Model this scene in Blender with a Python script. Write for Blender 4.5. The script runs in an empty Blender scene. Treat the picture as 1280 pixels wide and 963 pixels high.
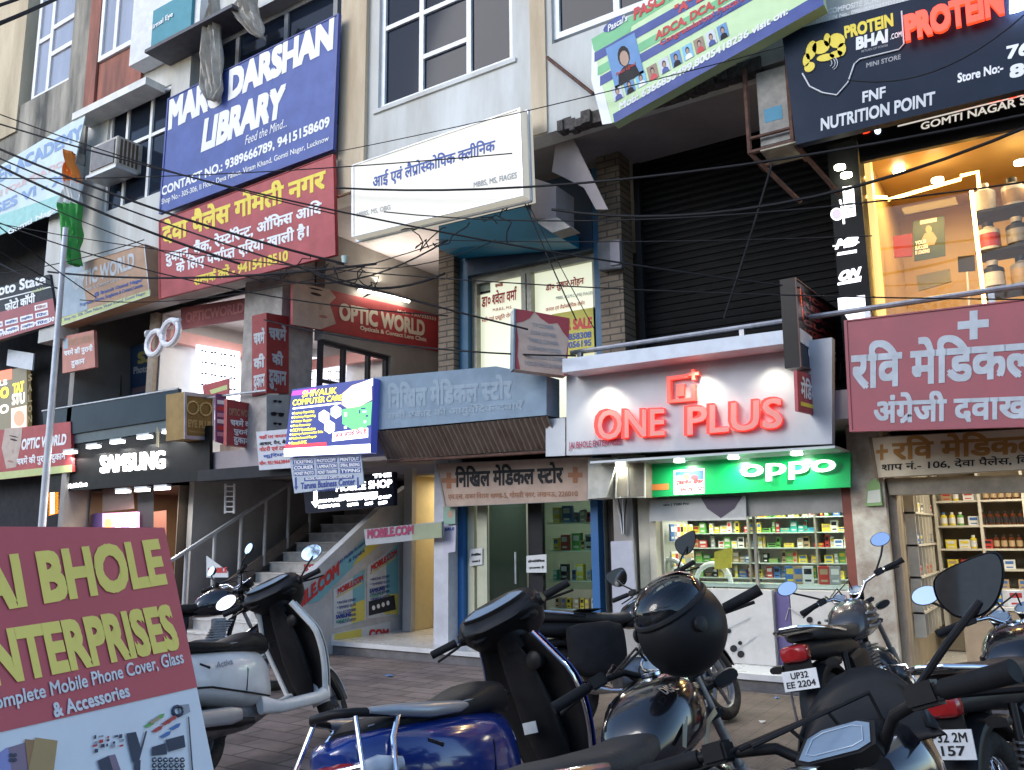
import bpy, bmesh, math, random
import numpy as np
from mathutils import Vector, Matrix
random.seed(7)
R_ = math.radians
sc = bpy.context.scene
COL = sc.collection

# ------------------------------------------------------------------ camera
F_PX, CX, CY, EYE = 1050.0, 640.0, 481.5, 1.55
_X = np.array([1640.0, -208.5, -F_PX]); _X /= np.linalg.norm(_X)
_Z = np.array([-69.0, (-F_PX * F_PX - 1640 * 69.0) / 208.5, F_PX]); _Z -= _X * (_X @ _Z); _Z /= np.linalg.norm(_Z)
_Y = np.cross(_Z, _X)
CAMR = np.stack([_X, _Y, _Z], 1)
cam = bpy.data.cameras.new('camera')
cam.sensor_width = 36.0; cam.lens = F_PX / 1280.0 * 36.0
cam.clip_start = 0.05; cam.clip_end = 500
camo = bpy.data.objects.new('camera', cam); COL.objects.link(camo)
camo.matrix_world = Matrix([[CAMR[0][i], -CAMR[1][i], -CAMR[2][i], 0] for i in range(3)] + [[0, 0, 0, 1]])
camo.location = (0, 0, EYE)
sc.camera = camo

# ------------------------------------------------------------------ daylight (overcast dusk) and exposure
SUN_EL, SUN_AZ = 28.0, 205.0
w = bpy.data.worlds.new('World'); sc.world = w; w.use_nodes = True
nt = w.node_tree; bg = nt.nodes['Background']
sky = nt.nodes.new('ShaderNodeTexSky'); sky.sky_type = 'NISHITA'; sky.sun_disc = False
sky.sun_elevation = R_(SUN_EL); sky.sun_rotation = R_(SUN_AZ)
sky.air_density = 1.0; sky.dust_density = 0.7; sky.ozone_density = 2.6
nt.links.new(sky.outputs[0], bg.inputs[0]); bg.inputs[1].default_value = 0.14
sl = bpy.data.lights.new('sun', 'SUN'); sl.energy = 0.5; sl.angle = R_(25); sl.color = (1.0, 0.96, 0.92)
so = bpy.data.objects.new('sun', sl); COL.objects.link(so)
so.rotation_euler = (R_(90 - SUN_EL), 0, R_(180 - SUN_AZ)); so.location = (0, -5, 20)
vs = sc.view_settings
sc.display_settings.display_device = 'sRGB'
vs.view_transform = 'Standard'; vs.look = 'None'; vs.gamma = 1.0; vs.exposure = 1.3
sc.cycles.max_bounces = 7; sc.cycles.diffuse_bounces = 3; sc.cycles.glossy_bounces = 3
sc.cycles.transparent_max_bounces = 12; sc.cycles.caustics_reflective = False; sc.cycles.caustics_refractive = False
sc.cycles.sample_clamp_indirect = 6.0
sc.cycles.use_denoising = True

# ------------------------------------------------------------------ pixel <-> world
def ray(px, py): return CAMR.T @ np.array([px - CX, py - CY, F_PX])
class Plane:
    """a plane in the world: point + normal; at(px,py) is the place on it that the photograph shows at a pixel"""
    def __init__(s, pt, n): s.p = np.array(pt, float); s.n = np.array(n, float) / np.linalg.norm(n)
    def at(s, px, py, lift=0.0):
        d = ray(px, py); o = np.array([0, 0, EYE]); p = s.p + s.n * lift
        return o + d * ((p - o) @ s.n) / (d @ s.n)
def proj_px(p):
    q = CAMR @ (np.array(p, float) - np.array([0, 0, EYE])); return (CX + F_PX * q[0] / q[2], CY + F_PX * q[1] / q[2])
def PY(y): return Plane((0, y, 0), (0, -1, 0))
def PX(x): return Plane((x, 0, 0), (1, 0, 0))
def PZ(z): return Plane((0, 0, z), (0, 0, 1))
def at(px, py, y): return PY(y).at(px, py)

# ------------------------------------------------------------------ materials
def _nodes(name):
    m = bpy.data.materials.new(name); m.use_nodes = True
    return m, m.node_tree, m.node_tree.nodes['Principled BSDF']
MATS = {}
def M(name, col, rough=0.5, metal=0.0, dirt=0.15, scale=6.0, bump=0.0, coat=0.0, dark=None, bscale=None, streak=False):
    if name in MATS: return MATS[name]
    m, nt, b = _nodes(name)
    b.inputs['Roughness'].default_value = rough; b.inputs['Metallic'].default_value = metal
    if max(col) < .06 and rough >= .3 and not metal and not coat: b.inputs['Specular IOR Level'].default_value = 0.16
    b.inputs['Coat Weight'].default_value = coat; b.inputs['Coat Roughness'].default_value = 0.06
    tc = nt.nodes.new('ShaderNodeTexCoord')
    src = tc.outputs['Object']
    if streak:
        mp = nt.nodes.new('ShaderNodeMapping'); mp.inputs['Scale'].default_value = (1, 1, 0.18); nt.links.new(src, mp.inputs[0]); src = mp.outputs[0]
    n = nt.nodes.new('ShaderNodeTexNoise'); n.inputs['Scale'].default_value = scale; n.inputs['Detail'].default_value = 8; n.inputs['Roughness'].default_value = 0.65
    nt.links.new(src, n.inputs['Vector'])
    rp = nt.nodes.new('ShaderNodeValToRGB'); rp.color_ramp.elements[0].position = 0.38; rp.color_ramp.elements[1].position = 0.66
    dk = dark or tuple(c * 0.35 for c in col)
    mx = [c * (1 - dirt) + d * dirt for c, d in zip(col, dk)]
    rp.color_ramp.elements[0].color = (*mx, 1); rp.color_ramp.elements[1].color = (*col, 1)
    nt.links.new(n.outputs['Fac'], rp.inputs[0]); nt.links.new(rp.outputs[0], b.inputs['Base Color'])
    mr = nt.nodes.new('ShaderNodeMapRange'); mr.inputs['To Min'].default_value = min(1, rough * 1.25 + 0.03); mr.inputs['To Max'].default_value = rough * 0.85
    nt.links.new(n.outputs['Fac'], mr.inputs[0]); nt.links.new(mr.outputs[0], b.inputs['Roughness'])
    if bump:
        n2 = nt.nodes.new('ShaderNodeTexNoise'); n2.inputs['Scale'].default_value = bscale or scale * 8; n2.inputs['Detail'].default_value = 6
        nt.links.new(tc.outputs['Object'], n2.inputs['Vector'])
        bp = nt.nodes.new('ShaderNodeBump'); bp.inputs['Strength'].default_value = bump; bp.inputs['Distance'].default_value = 0.02
        nt.links.new(n2.outputs['Fac'], bp.inputs['Height']); nt.links.new(bp.outputs[0], b.inputs['Normal'])
    MATS[name] = m; return m
def E(name, col, strength=1.0, base=None):
    if name in MATS: return MATS[name]
    m, nt, b = _nodes(name)
    b.inputs['Base Color'].default_value = (*(base or col), 1); b.inputs['Emission Color'].default_value = (*col, 1)
    b.inputs['Emission Strength'].default_value = strength; b.inputs['Roughness'].default_value = 0.4
    MATS[name] = m; return m
def glass(name, tint=(1, 1, 1), refl=1.0, rough=0.02):
    if name in MATS: return MATS[name]
    m = bpy.data.materials.new(name); m.use_nodes = True; nt = m.node_tree
    for n in list(nt.nodes):
        if n.type == 'BSDF_PRINCIPLED': nt.nodes.remove(n)
    out = nt.nodes['Material Output']
    t = nt.nodes.new('ShaderNodeBsdfTransparent'); t.inputs[0].default_value = (*tint, 1)
    g = nt.nodes.new('ShaderNodeBsdfGlossy'); g.inputs['Roughness'].default_value = rough
    f = nt.nodes.new('ShaderNodeFresnel'); f.inputs[0].default_value = 1.5
    k = nt.nodes.new('ShaderNodeMath'); k.operation = 'MULTIPLY'; k.inputs[1].default_value = refl; k.use_clamp = True
    mx = nt.nodes.new('ShaderNodeMixShader')
    nt.links.new(f.outputs[0], k.inputs[0]); nt.links.new(k.outputs[0], mx.inputs[0])
    nt.links.new(t.outputs[0], mx.inputs[1]); nt.links.new(g.outputs[0], mx.inputs[2]); nt.links.new(mx.outputs[0], out.inputs[0])
    MATS[name] = m; return m

# ------------------------------------------------------------------ mesh collector
def V(*a): return Vector(a)
class MB:
    def __init__(s): s.v = []; s.f = []; s.m = []
    def add(s, vs, fs, mi=0):
        o = len(s.v); s.v += [tuple(float(c) for c in v) for v in vs]; s.f += [[i + o for i in f] for f in fs]; s.m += [mi] * len(fs); return s
    def box(s, x0, x1, y0, y1, z0, z1, mi=0):
        vs = [(x, y, z) for z in (z0, z1) for y in (y0, y1) for x in (x0, x1)]
        return s.add(vs, [(0, 2, 3, 1), (4, 5, 7, 6), (0, 1, 5, 4), (2, 6, 7, 3), (0, 4, 6, 2), (1, 3, 7, 5)], mi)
    def cbox(s, c, d, mi=0): return s.box(c[0] - d[0] / 2, c[0] + d[0] / 2, c[1] - d[1] / 2, c[1] + d[1] / 2, c[2] - d[2] / 2, c[2] + d[2] / 2, mi)
    def slab(s, q, n, t, mi=0):
        """front polygon q (world points) extruded by t along n"""
        q = [np.array(p, float) for p in q]; n = np.array(n, float); k = len(q)
        vs = q + [p + n * t for p in q]
        fs = [tuple(range(k)), tuple(range(2 * k - 1, k - 1, -1))] + [(i, i + k, (i + 1) % k + k, (i + 1) % k) for i in range(k)]
        return s.add(vs, fs, mi)
    def face(s, q, mi=0): return s.add(q, [tuple(range(len(q)))], mi)
    def tube(s, pts, r, n=8, mi=0, caps=True, closed=False):
        pts = [Vector(p) for p in pts]; k = len(pts); rs = r if isinstance(r, (list, tuple)) else [r] * k
        up = None; rings = []
        for i, p in enumerate(pts):
            if closed: d = pts[(i + 1) % k] - pts[i - 1]
            else: d = pts[min(i + 1, k - 1)] - pts[max(i - 1, 0)]
            d.normalize()
            if up is None:
                up = Vector((0, 0, 1)) if abs(d.z) < 0.9 else Vector((1, 0, 0))
            a = up - d * up.dot(d)
            if a.length < 1e-6: a = d.orthogonal()
            a.normalize(); up = a; b = d.cross(a)
            rings.append([p + (a * math.cos(t) + b * math.sin(t)) * rs[i] for t in [2 * math.pi * j / n for j in range(n)]])
        vs = [v for r_ in rings for v in r_]; fs = []
        for i in range(k if closed else k - 1):
            i2 = (i + 1) % k
            for j in range(n): fs.append((i * n + j, i * n + (j + 1) % n, i2 * n + (j + 1) % n, i2 * n + j))
        if caps and not closed: fs += [tuple(range(n - 1, -1, -1)), tuple(range((k - 1) * n, k * n))]
        return s.add(vs, fs, mi)
    def cyl(s, a, b, r, n=16, mi=0, r2=None): return s.tube([a, b], [r, r if r2 is None else r2], n, mi)
    def torus(s, c, R, r, axis='y', n=32, k=10, mi=0, sq=1.0):
        vs = []; fs = []
        for i in range(n):
            t = 2 * math.pi * i / n
            for j in range(k):
                q = 2 * math.pi * j / k; rr = R + r * math.cos(q); h = r * sq * math.sin(q)
                p = {'y': (rr * math.cos(t), h, rr * math.sin(t)), 'z': (rr * math.cos(t), rr * math.sin(t), h), 'x': (h, rr * math.cos(t), rr * math.sin(t))}[axis]
                vs.append((c[0] + p[0], c[1] + p[1], c[2] + p[2]))
        for i in range(n):
            for j in range(k): fs.append((i * k + j, ((i + 1) % n) * k + j, ((i + 1) % n) * k + (j + 1) % k, i * k + (j + 1) % k))
        return s.add(vs, fs, mi)
    def lathe(s, prof, c=(0, 0, 0), n=20, axis='z', mi=0):
        vs = []; fs = []; k = len(prof)
        for r, h in prof:
            for j in range(n):
                t = 2 * math.pi * j / n; a, b = r * math.cos(t), r * math.sin(t)
                p = {'z': (a, b, h), 'x': (h, a, b), 'y': (a, h, b)}[axis]
                vs.append((c[0] + p[0], c[1] + p[1], c[2] + p[2]))
        for i in range(k - 1):
            for j in range(n): fs.append((i * n + j, i * n + (j + 1) % n, (i + 1) * n + (j + 1) % n, (i + 1) * n + j))
        fs += [tuple(range(n - 1, -1, -1)), tuple(range((k - 1) * n, k * n))]
        return s.add(vs, fs, mi)
    def loft(s, secs, n=16, mi=0, p=2.6, caps=True):
        """secs: (x, y, z, halfwidth_y, halfheight_z[, tilt about y in deg]) rings of superellipses strung along x"""
        vs = []; fs = []; k = len(secs)
        for q in secs:
            x, y, z, a, b = q[:5]; t0 = R_(q[5]) if len(q) > 5 else 0
            for j in range(n):
                t = 2 * math.pi * j / n; c_, s_ = math.cos(t), math.sin(t)
                u = a * math.copysign(abs(c_) ** (2 / p), c_); h = b * math.copysign(abs(s_) ** (2 / p), s_)
                vs.append((x + h * math.sin(t0), y + u, z + h * math.cos(t0)))
        for i in range(k - 1):
            for j in range(n): fs.append((i * n + j, i * n + (j + 1) % n, (i + 1) * n + (j + 1) % n, (i + 1) * n + j))
        if caps: fs += [tuple(range(n - 1, -1, -1)), tuple(range((k - 1) * n, k * n))]
        return s.add(vs, fs, mi)
    def xf(s, mat):
        s.v = [tuple(mat @ Vector(v)) for v in s.v]; return s
    def build(s, name, mats, parent=None, world=False, smooth=False, sub=0, bevel=0.0, solid=0.0):
        me = bpy.data.meshes.new(name)
        vs = s.v
        if world and parent is not None:
            o = Vector((0, 0, 0)); q = parent
            while q is not None: o += q.location; q = q.parent
            vs = [(a - o.x, b - o.y, c - o.z) for a, b, c in vs]
        me.from_pydata(vs, [], s.f)
        for m in (mats if isinstance(mats, (list, tuple)) else [mats]): me.materials.append(m)
        me.polygons.foreach_set('material_index', s.m)
        bm = bmesh.new(); bm.from_mesh(me)
        bmesh.ops.recalc_face_normals(bm, faces=bm.faces)
        if bevel:
            es = [e for e in bm.edges if len(e.link_faces) == 2 and e.calc_face_angle(0) > 0.6]
            bmesh.ops.bevel(bm, geom=es, offset=bevel, segments=2, affect='EDGES', clamp_overlap=True)
        bm.to_mesh(me); bm.free()
        if smooth:
            me.polygons.foreach_set('use_smooth', [True] * len(me.polygons))
            try: me.set_sharp_from_angle(angle=R_(42))
            except Exception: pass
        me.update()
        o = bpy.data.objects.new(name, me); COL.objects.link(o)
        if parent is not None: o.parent = parent
        if solid:
            q = o.modifiers.new('solid', 'SOLIDIFY'); q.thickness = solid; q.offset = 0
        if sub:
            q = o.modifiers.new('sub', 'SUBSURF'); q.levels = sub; q.render_levels = sub
        return o
def tag(o, label=None, cat=None, group=None, kind=None):
    if label: o['label'] = label
    if cat: o['category'] = cat
    if group: o['group'] = group
    if kind: o['kind'] = kind
    return o
def thing(name, label, cat, loc=(0, 0, 0), group=None, rz=0.0):
    o = bpy.data.objects.new(name, None); COL.objects.link(o); o.location = tuple(float(c) for c in loc); o.rotation_euler = (0, 0, rz)
    o.empty_display_size = 0.1
    return tag(o, label, cat, group)
def copy_tree(o, parent=None, loc=None):
    c = o.copy(); COL.objects.link(c)
    if parent is not None: c.parent = parent
    for ch in [q for q in bpy.data.objects if q.parent == o]: copy_tree(ch, c)
    if loc is not None: c.location = tuple(float(v) for v in loc)
    return c

# ------------------------------------------------------------------ lettering
_GL = {}
def _glyphs(s):
    """text -> (verts, faces) in em units, from the built-in font"""
    if s in _GL: return _GL[s]
    cu = bpy.data.curves.new('t', 'FONT'); cu.body = s; cu.size = 1; cu.resolution_u = 3; cu.fill_mode = 'FRONT'
    ob = bpy.data.objects.new('t', cu); COL.objects.link(ob)
    me = bpy.data.meshes.new_from_object(ob)
    vs = [(v.co.x, v.co.y) for v in me.vertices]; fs = [list(p.vertices) for p in me.polygons]
    bpy.data.objects.remove(ob); bpy.data.curves.remove(cu); bpy.data.meshes.remove(me)
    _GL[s] = (vs, fs); return _GL[s]
def _clip(vs, fs, x):
    bm = bmesh.new(); bv = [bm.verts.new((a, b, 0)) for a, b in vs]
    for f in fs:
        try: bm.faces.new([bv[i] for i in f])
        except ValueError: pass
    bmesh.ops.bisect_plane(bm, geom=bm.verts[:] + bm.edges[:] + bm.faces[:], plane_co=(x, 0, 0), plane_no=(1, 0, 0), clear_outer=True)
    bm.verts.index_update()
    out = ([(v.co.x, v.co.y) for v in bm.verts], [[v.index for v in f.verts] for f in bm.faces]); bm.free(); return out
def _stroke(pts, wd):
    vs = []; fs = []
    for i in range(len(pts)):
        a = np.array(pts[max(i - 1, 0)]); b = np.array(pts[min(i + 1, len(pts) - 1)]); d = (b - a) / np.linalg.norm(b - a); n = np.array([-d[1], d[0]]) * wd / 2
        vs += [tuple(np.array(pts[i]) + n), tuple(np.array(pts[i]) - n)]
    for i in range(len(pts) - 1): fs.append([2 * i, 2 * i + 1, 2 * i + 3, 2 * i + 2])
    return vs, fs
_CONS = set('कखगघचछजझटठडढणतथदधनपफबभमयरलवशषसह'); _HAL = '्'; _I = 'ि'
_MATRA = set('ािीुूृेैोौॅॉंँः')
_STEM = set('खगघचजणतथधनपबभमयलवशषस')
def compose(s):
    if s in _GL and ('c' + s) not in _GL and not any(c in _CONS for c in s): return _glyphs(s)
    if ('c' + s) in _GL: return _GL['c' + s]
    if not any(c in _CONS for c in s): return _glyphs(s)
    ops = []; i = 0; run = ''
    while i < len(s):
        c = s[i]
        if c not in _CONS: run += c; i += 1; continue
        pre = []; reph = False; j = i
        while j + 1 < len(s) and s[j] in _CONS and s[j + 1] == _HAL and j + 2 < len(s) and s[j + 2] in _CONS:
            if s[j] == 'र' and j == i: reph = True
            elif s[j + 2] == 'र': break
            else: pre.append(s[j])
            j += 2
        base = s[j]; j += 1; rak = False
        if s[j:j + 2] == _HAL + 'र': rak = True; j += 2
        mats = ''
        while j < len(s) and s[j] in _MATRA: mats += s[j]; j += 1
        if _I in mats: run += _I; mats = mats.replace(_I, '')
        if pre or rak or reph:
            for p in pre:
                if run: ops.append(('t', run)); run = ''
                ops.append(('h', p))
            run += base
            if rak: ops.append(('t', run)); run = ''; ops.append(('k', base))
            run += mats
            if reph: ops.append(('t', run)); run = ''; ops.append(('p', ''))
        else: run += base + mats
        i = j
    if run: ops.append(('t', run))
    vs = []; fs = []; x = 0.0
    def put(gv, gf, dx):
        o = len(vs); vs.extend((a + dx, b) for a, b in gv); fs.extend([k + o for k in f] for f in gf)
    for k, t in ops:
        if k == 't':
            lead = len(t) - len(t.lstrip(' ')); trail = len(t) - len(t.rstrip(' ')); x += lead * 0.26; t = t.strip(' ')
            if t:
                gv, gf = _glyphs(t)
                if t[0] in _MATRA and t[0] not in 'ािीोौॉ' and len(t) == 1: put(gv, gf, x)
                else:
                    put(gv, gf, x - (0.0)); x += max(a for a, b in gv) - 0.01
            x += trail * 0.26
        elif k == 'h':
            gv, gf = _glyphs(t); xm = max(a for a, b in gv)
            cut = xm - (0.17 if t in _STEM else 0.12); put(*_clip(gv, gf, cut), x); x += cut - 0.02
        elif k == 'k': put(*_stroke([(x - 0.12, 0.24), (x - 0.26, 0.12), (x - 0.40, 0.0)], 0.075), 0)
        elif k == 'p': put(*_stroke([(x - 0.16, 0.63), (x - 0.22, 0.74), (x - 0.15, 0.84), (x - 0.03, 0.82), (x + 0.0, 0.74)], 0.07), 0)
    _GL['c' + s] = (vs, fs); return _GL['c' + s]
def txt(parent, plane, s, bl, br, h, mat, bold=0.0, lift=0.004, depth=0.0, h2=None, lean=0.0, name='lettering', slant=0.0, mats=None, wide=0):
    """text s whose box has its bottom corners at the pixels bl, br of the plane and is h (h2 at its far end) pixels tall"""
    gv, gf = compose(s)
    if not gv: return None
    a = np.array(gv); x0, y0 = a.min(0); x1, y1 = a.max(0); x0 -= bold; x1 += bold; y0 -= bold; y1 += bold
    h2 = h if h2 is None else h2
    BL, BR = plane.at(*bl, lift), plane.at(*br, lift); TL, TR = plane.at(bl[0] + lean, bl[1] - h, lift), plane.at(br[0] + lean, br[1] - h2, lift)
    mb = MB()
    offs = [(0, 0)] if not bold else [(0, 0), (bold, bold), (-bold, bold), (bold, -bold), (-bold, -bold)]
    if bold > 0.045: offs += [(bold, 0), (-bold, 0), (0, bold), (0, -bold)]
    for q, (dx, dy) in enumerate(offs):
        U = (a[:, 0] + dx - x0) / (x1 - x0); W = (a[:, 1] + dy - y0) / (y1 - y0); U = U + slant * (W - 0.5) * (y1 - y0) / (x1 - x0)
        P = (np.outer((1 - U) * (1 - W), BL) + np.outer(U * (1 - W), BR) + np.outer((1 - U) * W, TL) + np.outer(U * W, TR)) + plane.n * (q * 0.00035 + depth)
        n0 = len(mb.v); mb.add(P, gf)
        if depth:
            B = P - plane.n * (depth + 0.0); k = len(B); mb.add(B, [])
            cnt = {}
            for f in gf:
                for i in range(len(f)):
                    e = (f[i], f[(i + 1) % len(f)]); key = tuple(sorted(e)); cnt[key] = None if key in cnt else e
            es = [e for e in cnt.values() if e]
            mb.f += [[e[0] + n0, e[1] + n0, e[1] + n0 + k, e[0] + n0 + k] for e in es]; mb.m += [1 if mats else 0] * len(es)
    me_o = mb.build_raw(name, mats or [mat], parent)
    return me_o
def _raw(s, name, mats, parent):
    me = bpy.data.meshes.new(name); o = Vector((0, 0, 0)); q = parent
    while q is not None: o += q.location; q = q.parent
    me.from_pydata([(a - o.x, b - o.y, c - o.z) for a, b, c in s.v], [], s.f)
    for m in mats: me.materials.append(m)
    me.polygons.foreach_set('material_index', s.m); me.update()
    ob = bpy.data.objects.new(name, me); COL.objects.link(ob); ob.parent = parent; return ob
MB.build_raw = _raw
def poly(parent, plane, pts, mat, lift=0.003, name='panel_print', depth=0.0):
    mb = MB()
    if depth: mb.slab([plane.at(*p, lift + depth) for p in pts], -plane.n, depth)
    else: mb.face([plane.at(*p, lift) for p in pts])
    return mb.build(name, mat, parent, world=True)
def rectpx(x0, y0, x1, y1, sl=0.0, sr=None):
    """a box in pixels whose edges follow slope sl (top) and sr (bottom)"""
    sr = sl if sr is None else sr
    return [(x0, y0), (x1, y0 + sl * (x1 - x0)), (x1, y1 + sr * (x1 - x0)), (x0, y1)]
def board(name, label, cat, corners, plane, thick, mat, edge=None, group=None, border=0.0, bmat=None, loc=None):
    """a sign panel: corners TL,TR,BR,BL in pixels on its plane, thick metres deep behind it; its frame is a part"""
    q = [plane.at(*c) for c in corners]
    o = thing(name, label, cat, loc if loc is not None else (q[2] + q[3]) / 2, group)
    mb = MB(); mb.slab(q, -plane.n, thick)
    mb.build('panel', mat, o, world=True)
    if border:
        fr = MB(); c = sum(q) / 4
        for i in range(4):
            a, b = q[i], q[(i + 1) % 4]
            ia = a + (c - a) / np.linalg.norm(c - a) * border * 1.4; ib = b + (c - b) / np.linalg.norm(c - b) * border * 1.4
            fr.slab([a + plane.n * 0.012, b + plane.n * 0.012, ib + plane.n * 0.012, ia + plane.n * 0.012], -plane.n, 0.01)
        fr.build('frame', bmat or edge or mat, o, world=True)
    return o
def lamp(parent, loc, energy, size=0.5, col=(1, 1, 1), rot=(0, 0, 0), name='lamp_light', sy=None, spot=None):
    l = bpy.data.lights.new(name, 'SPOT' if spot else 'AREA'); l.energy = energy; l.color = col
    if spot: l.spot_size = R_(spot); l.spot_blend = 0.6; l.shadow_soft_size = size
    else:
        l.shape = 'RECTANGLE' if sy else 'SQUARE'; l.size = size
        if sy: l.size_y = sy
    o = bpy.data.objects.new(name, l); COL.objects.link(o); o.location = loc; o.rotation_euler = rot
    if parent is not None:
        q = parent; b = Vector((0, 0, 0))
        while q is not None: b += q.location; q = q.parent
        o.parent = parent; o.location = Vector(loc) - b
    return o
# ================================================================== SETTING
def brickmat(name, c1, c2, mortar, scale, bw, bh, rough, ms=0.02, vert=False, bump=0.3):
    m, nt, b = _nodes(name)
    tc = nt.nodes.new('ShaderNodeTexCoord'); mp = nt.nodes.new('ShaderNodeMapping')
    nt.links.new(tc.outputs['Object'], mp.inputs[0])
    if vert: mp.inputs['Rotation'].default_value = (R_(90), 0, 0)
    br = nt.nodes.new('ShaderNodeTexBrick'); br.inputs['Scale'].default_value = scale; br.inputs['Brick Width'].default_value = bw; br.inputs['Row Height'].default_value = bh
    br.inputs['Mortar Size'].default_value = ms; br.inputs['Color1'].default_value = (*c1, 1); br.inputs['Color2'].default_value = (*c2, 1); br.inputs['Mortar'].default_value = (*mortar, 1)
    nt.links.new(mp.outputs[0], br.inputs['Vector'])
    n = nt.nodes.new('ShaderNodeTexNoise'); n.inputs['Scale'].default_value = 2.2; n.inputs['Detail'].default_value = 9; n.inputs['Roughness'].default_value = 0.7
    nt.links.new(tc.outputs['Object'], n.inputs['Vector'])
    rp = nt.nodes.new('ShaderNodeValToRGB'); rp.color_ramp.elements[0].position = 0.3; rp.color_ramp.elements[1].position = 0.7
    rp.color_ramp.elements[0].color = (0.42, 0.39, 0.37, 1); rp.color_ramp.elements[1].color = (1.05, 1, 0.97, 1); nt.links.new(n.outputs['Fac'], rp.inputs[0])
    mx = nt.nodes.new('ShaderNodeMix'); mx.data_type = 'RGBA'; mx.blend_type = 'MULTIPLY'; mx.inputs[0].default_value = 1
    nt.links.new(br.outputs['Color'], mx.inputs[6]); nt.links.new(rp.outputs[0], mx.inputs[7]); nt.links.new(mx.outputs[2], b.inputs['Base Color'])
    b.inputs['Roughness'].default_value = rough
    bp = nt.nodes.new('ShaderNodeBump'); bp.inputs['Strength'].default_value = bump; bp.inputs['Distance'].default_value = 0.01; bp.invert = True
    nt.links.new(br.outputs['Fac'], bp.inputs['Height']); nt.links.new(bp.outputs[0], b.inputs['Normal'])
    MATS[name] = m; return m
pav = brickmat('paver', (0.29, 0.232, 0.21), (0.20, 0.16, 0.145), (0.11, 0.09, 0.08), 1.0, 0.46, 0.24, 0.8, 0.012)
rib = brickmat('ribbed_tile', (0.26, 0.195, 0.155), (0.23, 0.175, 0.14), (0.07, 0.052, 0.042), 1.0, 0.32, 0.032, 0.75, 0.008, bump=0.8)
mb = MB(); mb.face([(-60, -60, 0), (60, -60, 0), (60, 60, 0), (-60, 60, 0)]); tag(mb.build('ground', pav), kind='structure')
mb = MB(); mb.face([(-4.4, 5.9, 0.004), (2.5, 5.9, 0.004), (2.5, 8.55, 0.004), (-4.4, 8.55, 0.004)]); tag(mb.build('pavement', rib), kind='structure')
marble = M('white_marble', (0.72, 0.71, 0.68), 0.25, dirt=0.35, scale=2.5)
plinth = M('plinth_stone', (0.16, 0.15, 0.15), 0.7, dirt=0.5, scale=5, bump=0.3)
mb = MB(); mb.box(-9.3, 1.8, 8.66, 12.5, 0, 0.11, 1); mb.box(-9.32, 1.82, 8.63, 12.5, 0.113, 0.17, 0)
tag(mb.build('pavement_step', [marble, plinth]), kind='structure')

# ------------------------------------------------------------------ the market building
YU = 8.2
plaster = M('white_plaster', (0.62, 0.63, 0.62), 0.8, dirt=0.5, scale=1.6, bump=0.12, dark=(0.30, 0.27, 0.22), streak=True)
cream = M('cream_plaster', (0.60, 0.50, 0.36), 0.8, dirt=0.5, scale=2.5, bump=0.12, dark=(0.30, 0.2, 0.12), streak=True)
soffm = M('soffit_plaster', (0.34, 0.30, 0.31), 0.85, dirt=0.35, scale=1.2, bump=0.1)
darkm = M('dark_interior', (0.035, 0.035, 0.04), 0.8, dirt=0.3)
inner = M('inner_wall', (0.30, 0.28, 0.26), 0.8, dirt=0.3, scale=2)
alu = M('white_upvc', (0.78, 0.79, 0.80), 0.4, dirt=0.2, scale=9)
pane = M('dark_window_glass', (0.012, 0.018, 0.032), 0.05, dirt=0.1); pane.node_tree.nodes['Principled BSDF'].inputs['Specular IOR Level'].default_value = 0.14
pane2 = M('curtained_window_glass', (0.33, 0.36, 0.45), 0.12, dirt=0.35, scale=2.2, streak=True)
rubble = M('broken_brickwork', (0.16, 0.14, 0.13), 0.95, dirt=0.9, scale=18, bump=1.0)
brickp = brickmat('slim_brick', (0.24, 0.19, 0.14), (0.19, 0.15, 0.11), (0.07, 0.06, 0.05), 1.0, 0.30, 0.085, 0.8, 0.01, vert=True)

mbld = thing('market_building', 'long three storey market block with white plaster upper wall over open shop fronts', 'building', (-6, 9, 0))
def part(name, mat, boxes, parent=mbld, **k):
    m_ = MB()
    for b in boxes: m_.box(*b)
    return m_.build(name, mat, parent, world=True, **k)
part('wall', plaster, [(-15, 3, YU, YU + .3, 6.35, 7.5), (-15, 3, YU, YU + .3, 10.1, 14), (-15, -14.32, YU, YU + .3, 7.5, 10.1), (-12.42, -11.9, YU, YU + .3, 7.5, 10.1),
     (-8.3, -7.53, YU, YU + .3, 7.5, 10.1), (-5.26, -4.68, YU, YU + .3, 7.5, 10.1), (-2.5, 3, YU, YU + .3, 7.5, 10.1)])
part('pilaster', cream, [(-8.22, -7.72, YU - .07, YU - .002, 6.36, 14)])
part('pilaster', cream, [(-4.98, -4.76, YU - .03, YU - .002, 6.36, 14)])
part('wall', plaster, [(-15, -9.35, YU + .02, 8.6, 5.55, 6.345)])
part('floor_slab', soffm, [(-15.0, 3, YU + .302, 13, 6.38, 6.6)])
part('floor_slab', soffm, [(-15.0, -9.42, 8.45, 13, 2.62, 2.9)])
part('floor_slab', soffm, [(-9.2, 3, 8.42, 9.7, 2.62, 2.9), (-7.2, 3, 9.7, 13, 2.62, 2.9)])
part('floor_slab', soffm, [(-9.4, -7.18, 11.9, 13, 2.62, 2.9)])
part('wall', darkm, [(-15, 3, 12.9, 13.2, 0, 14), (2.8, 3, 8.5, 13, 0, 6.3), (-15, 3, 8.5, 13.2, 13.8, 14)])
part('wall', soffm, [(-7.14, -6.98, 9.3, 12.9, 2.91, 6.37)])
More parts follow.
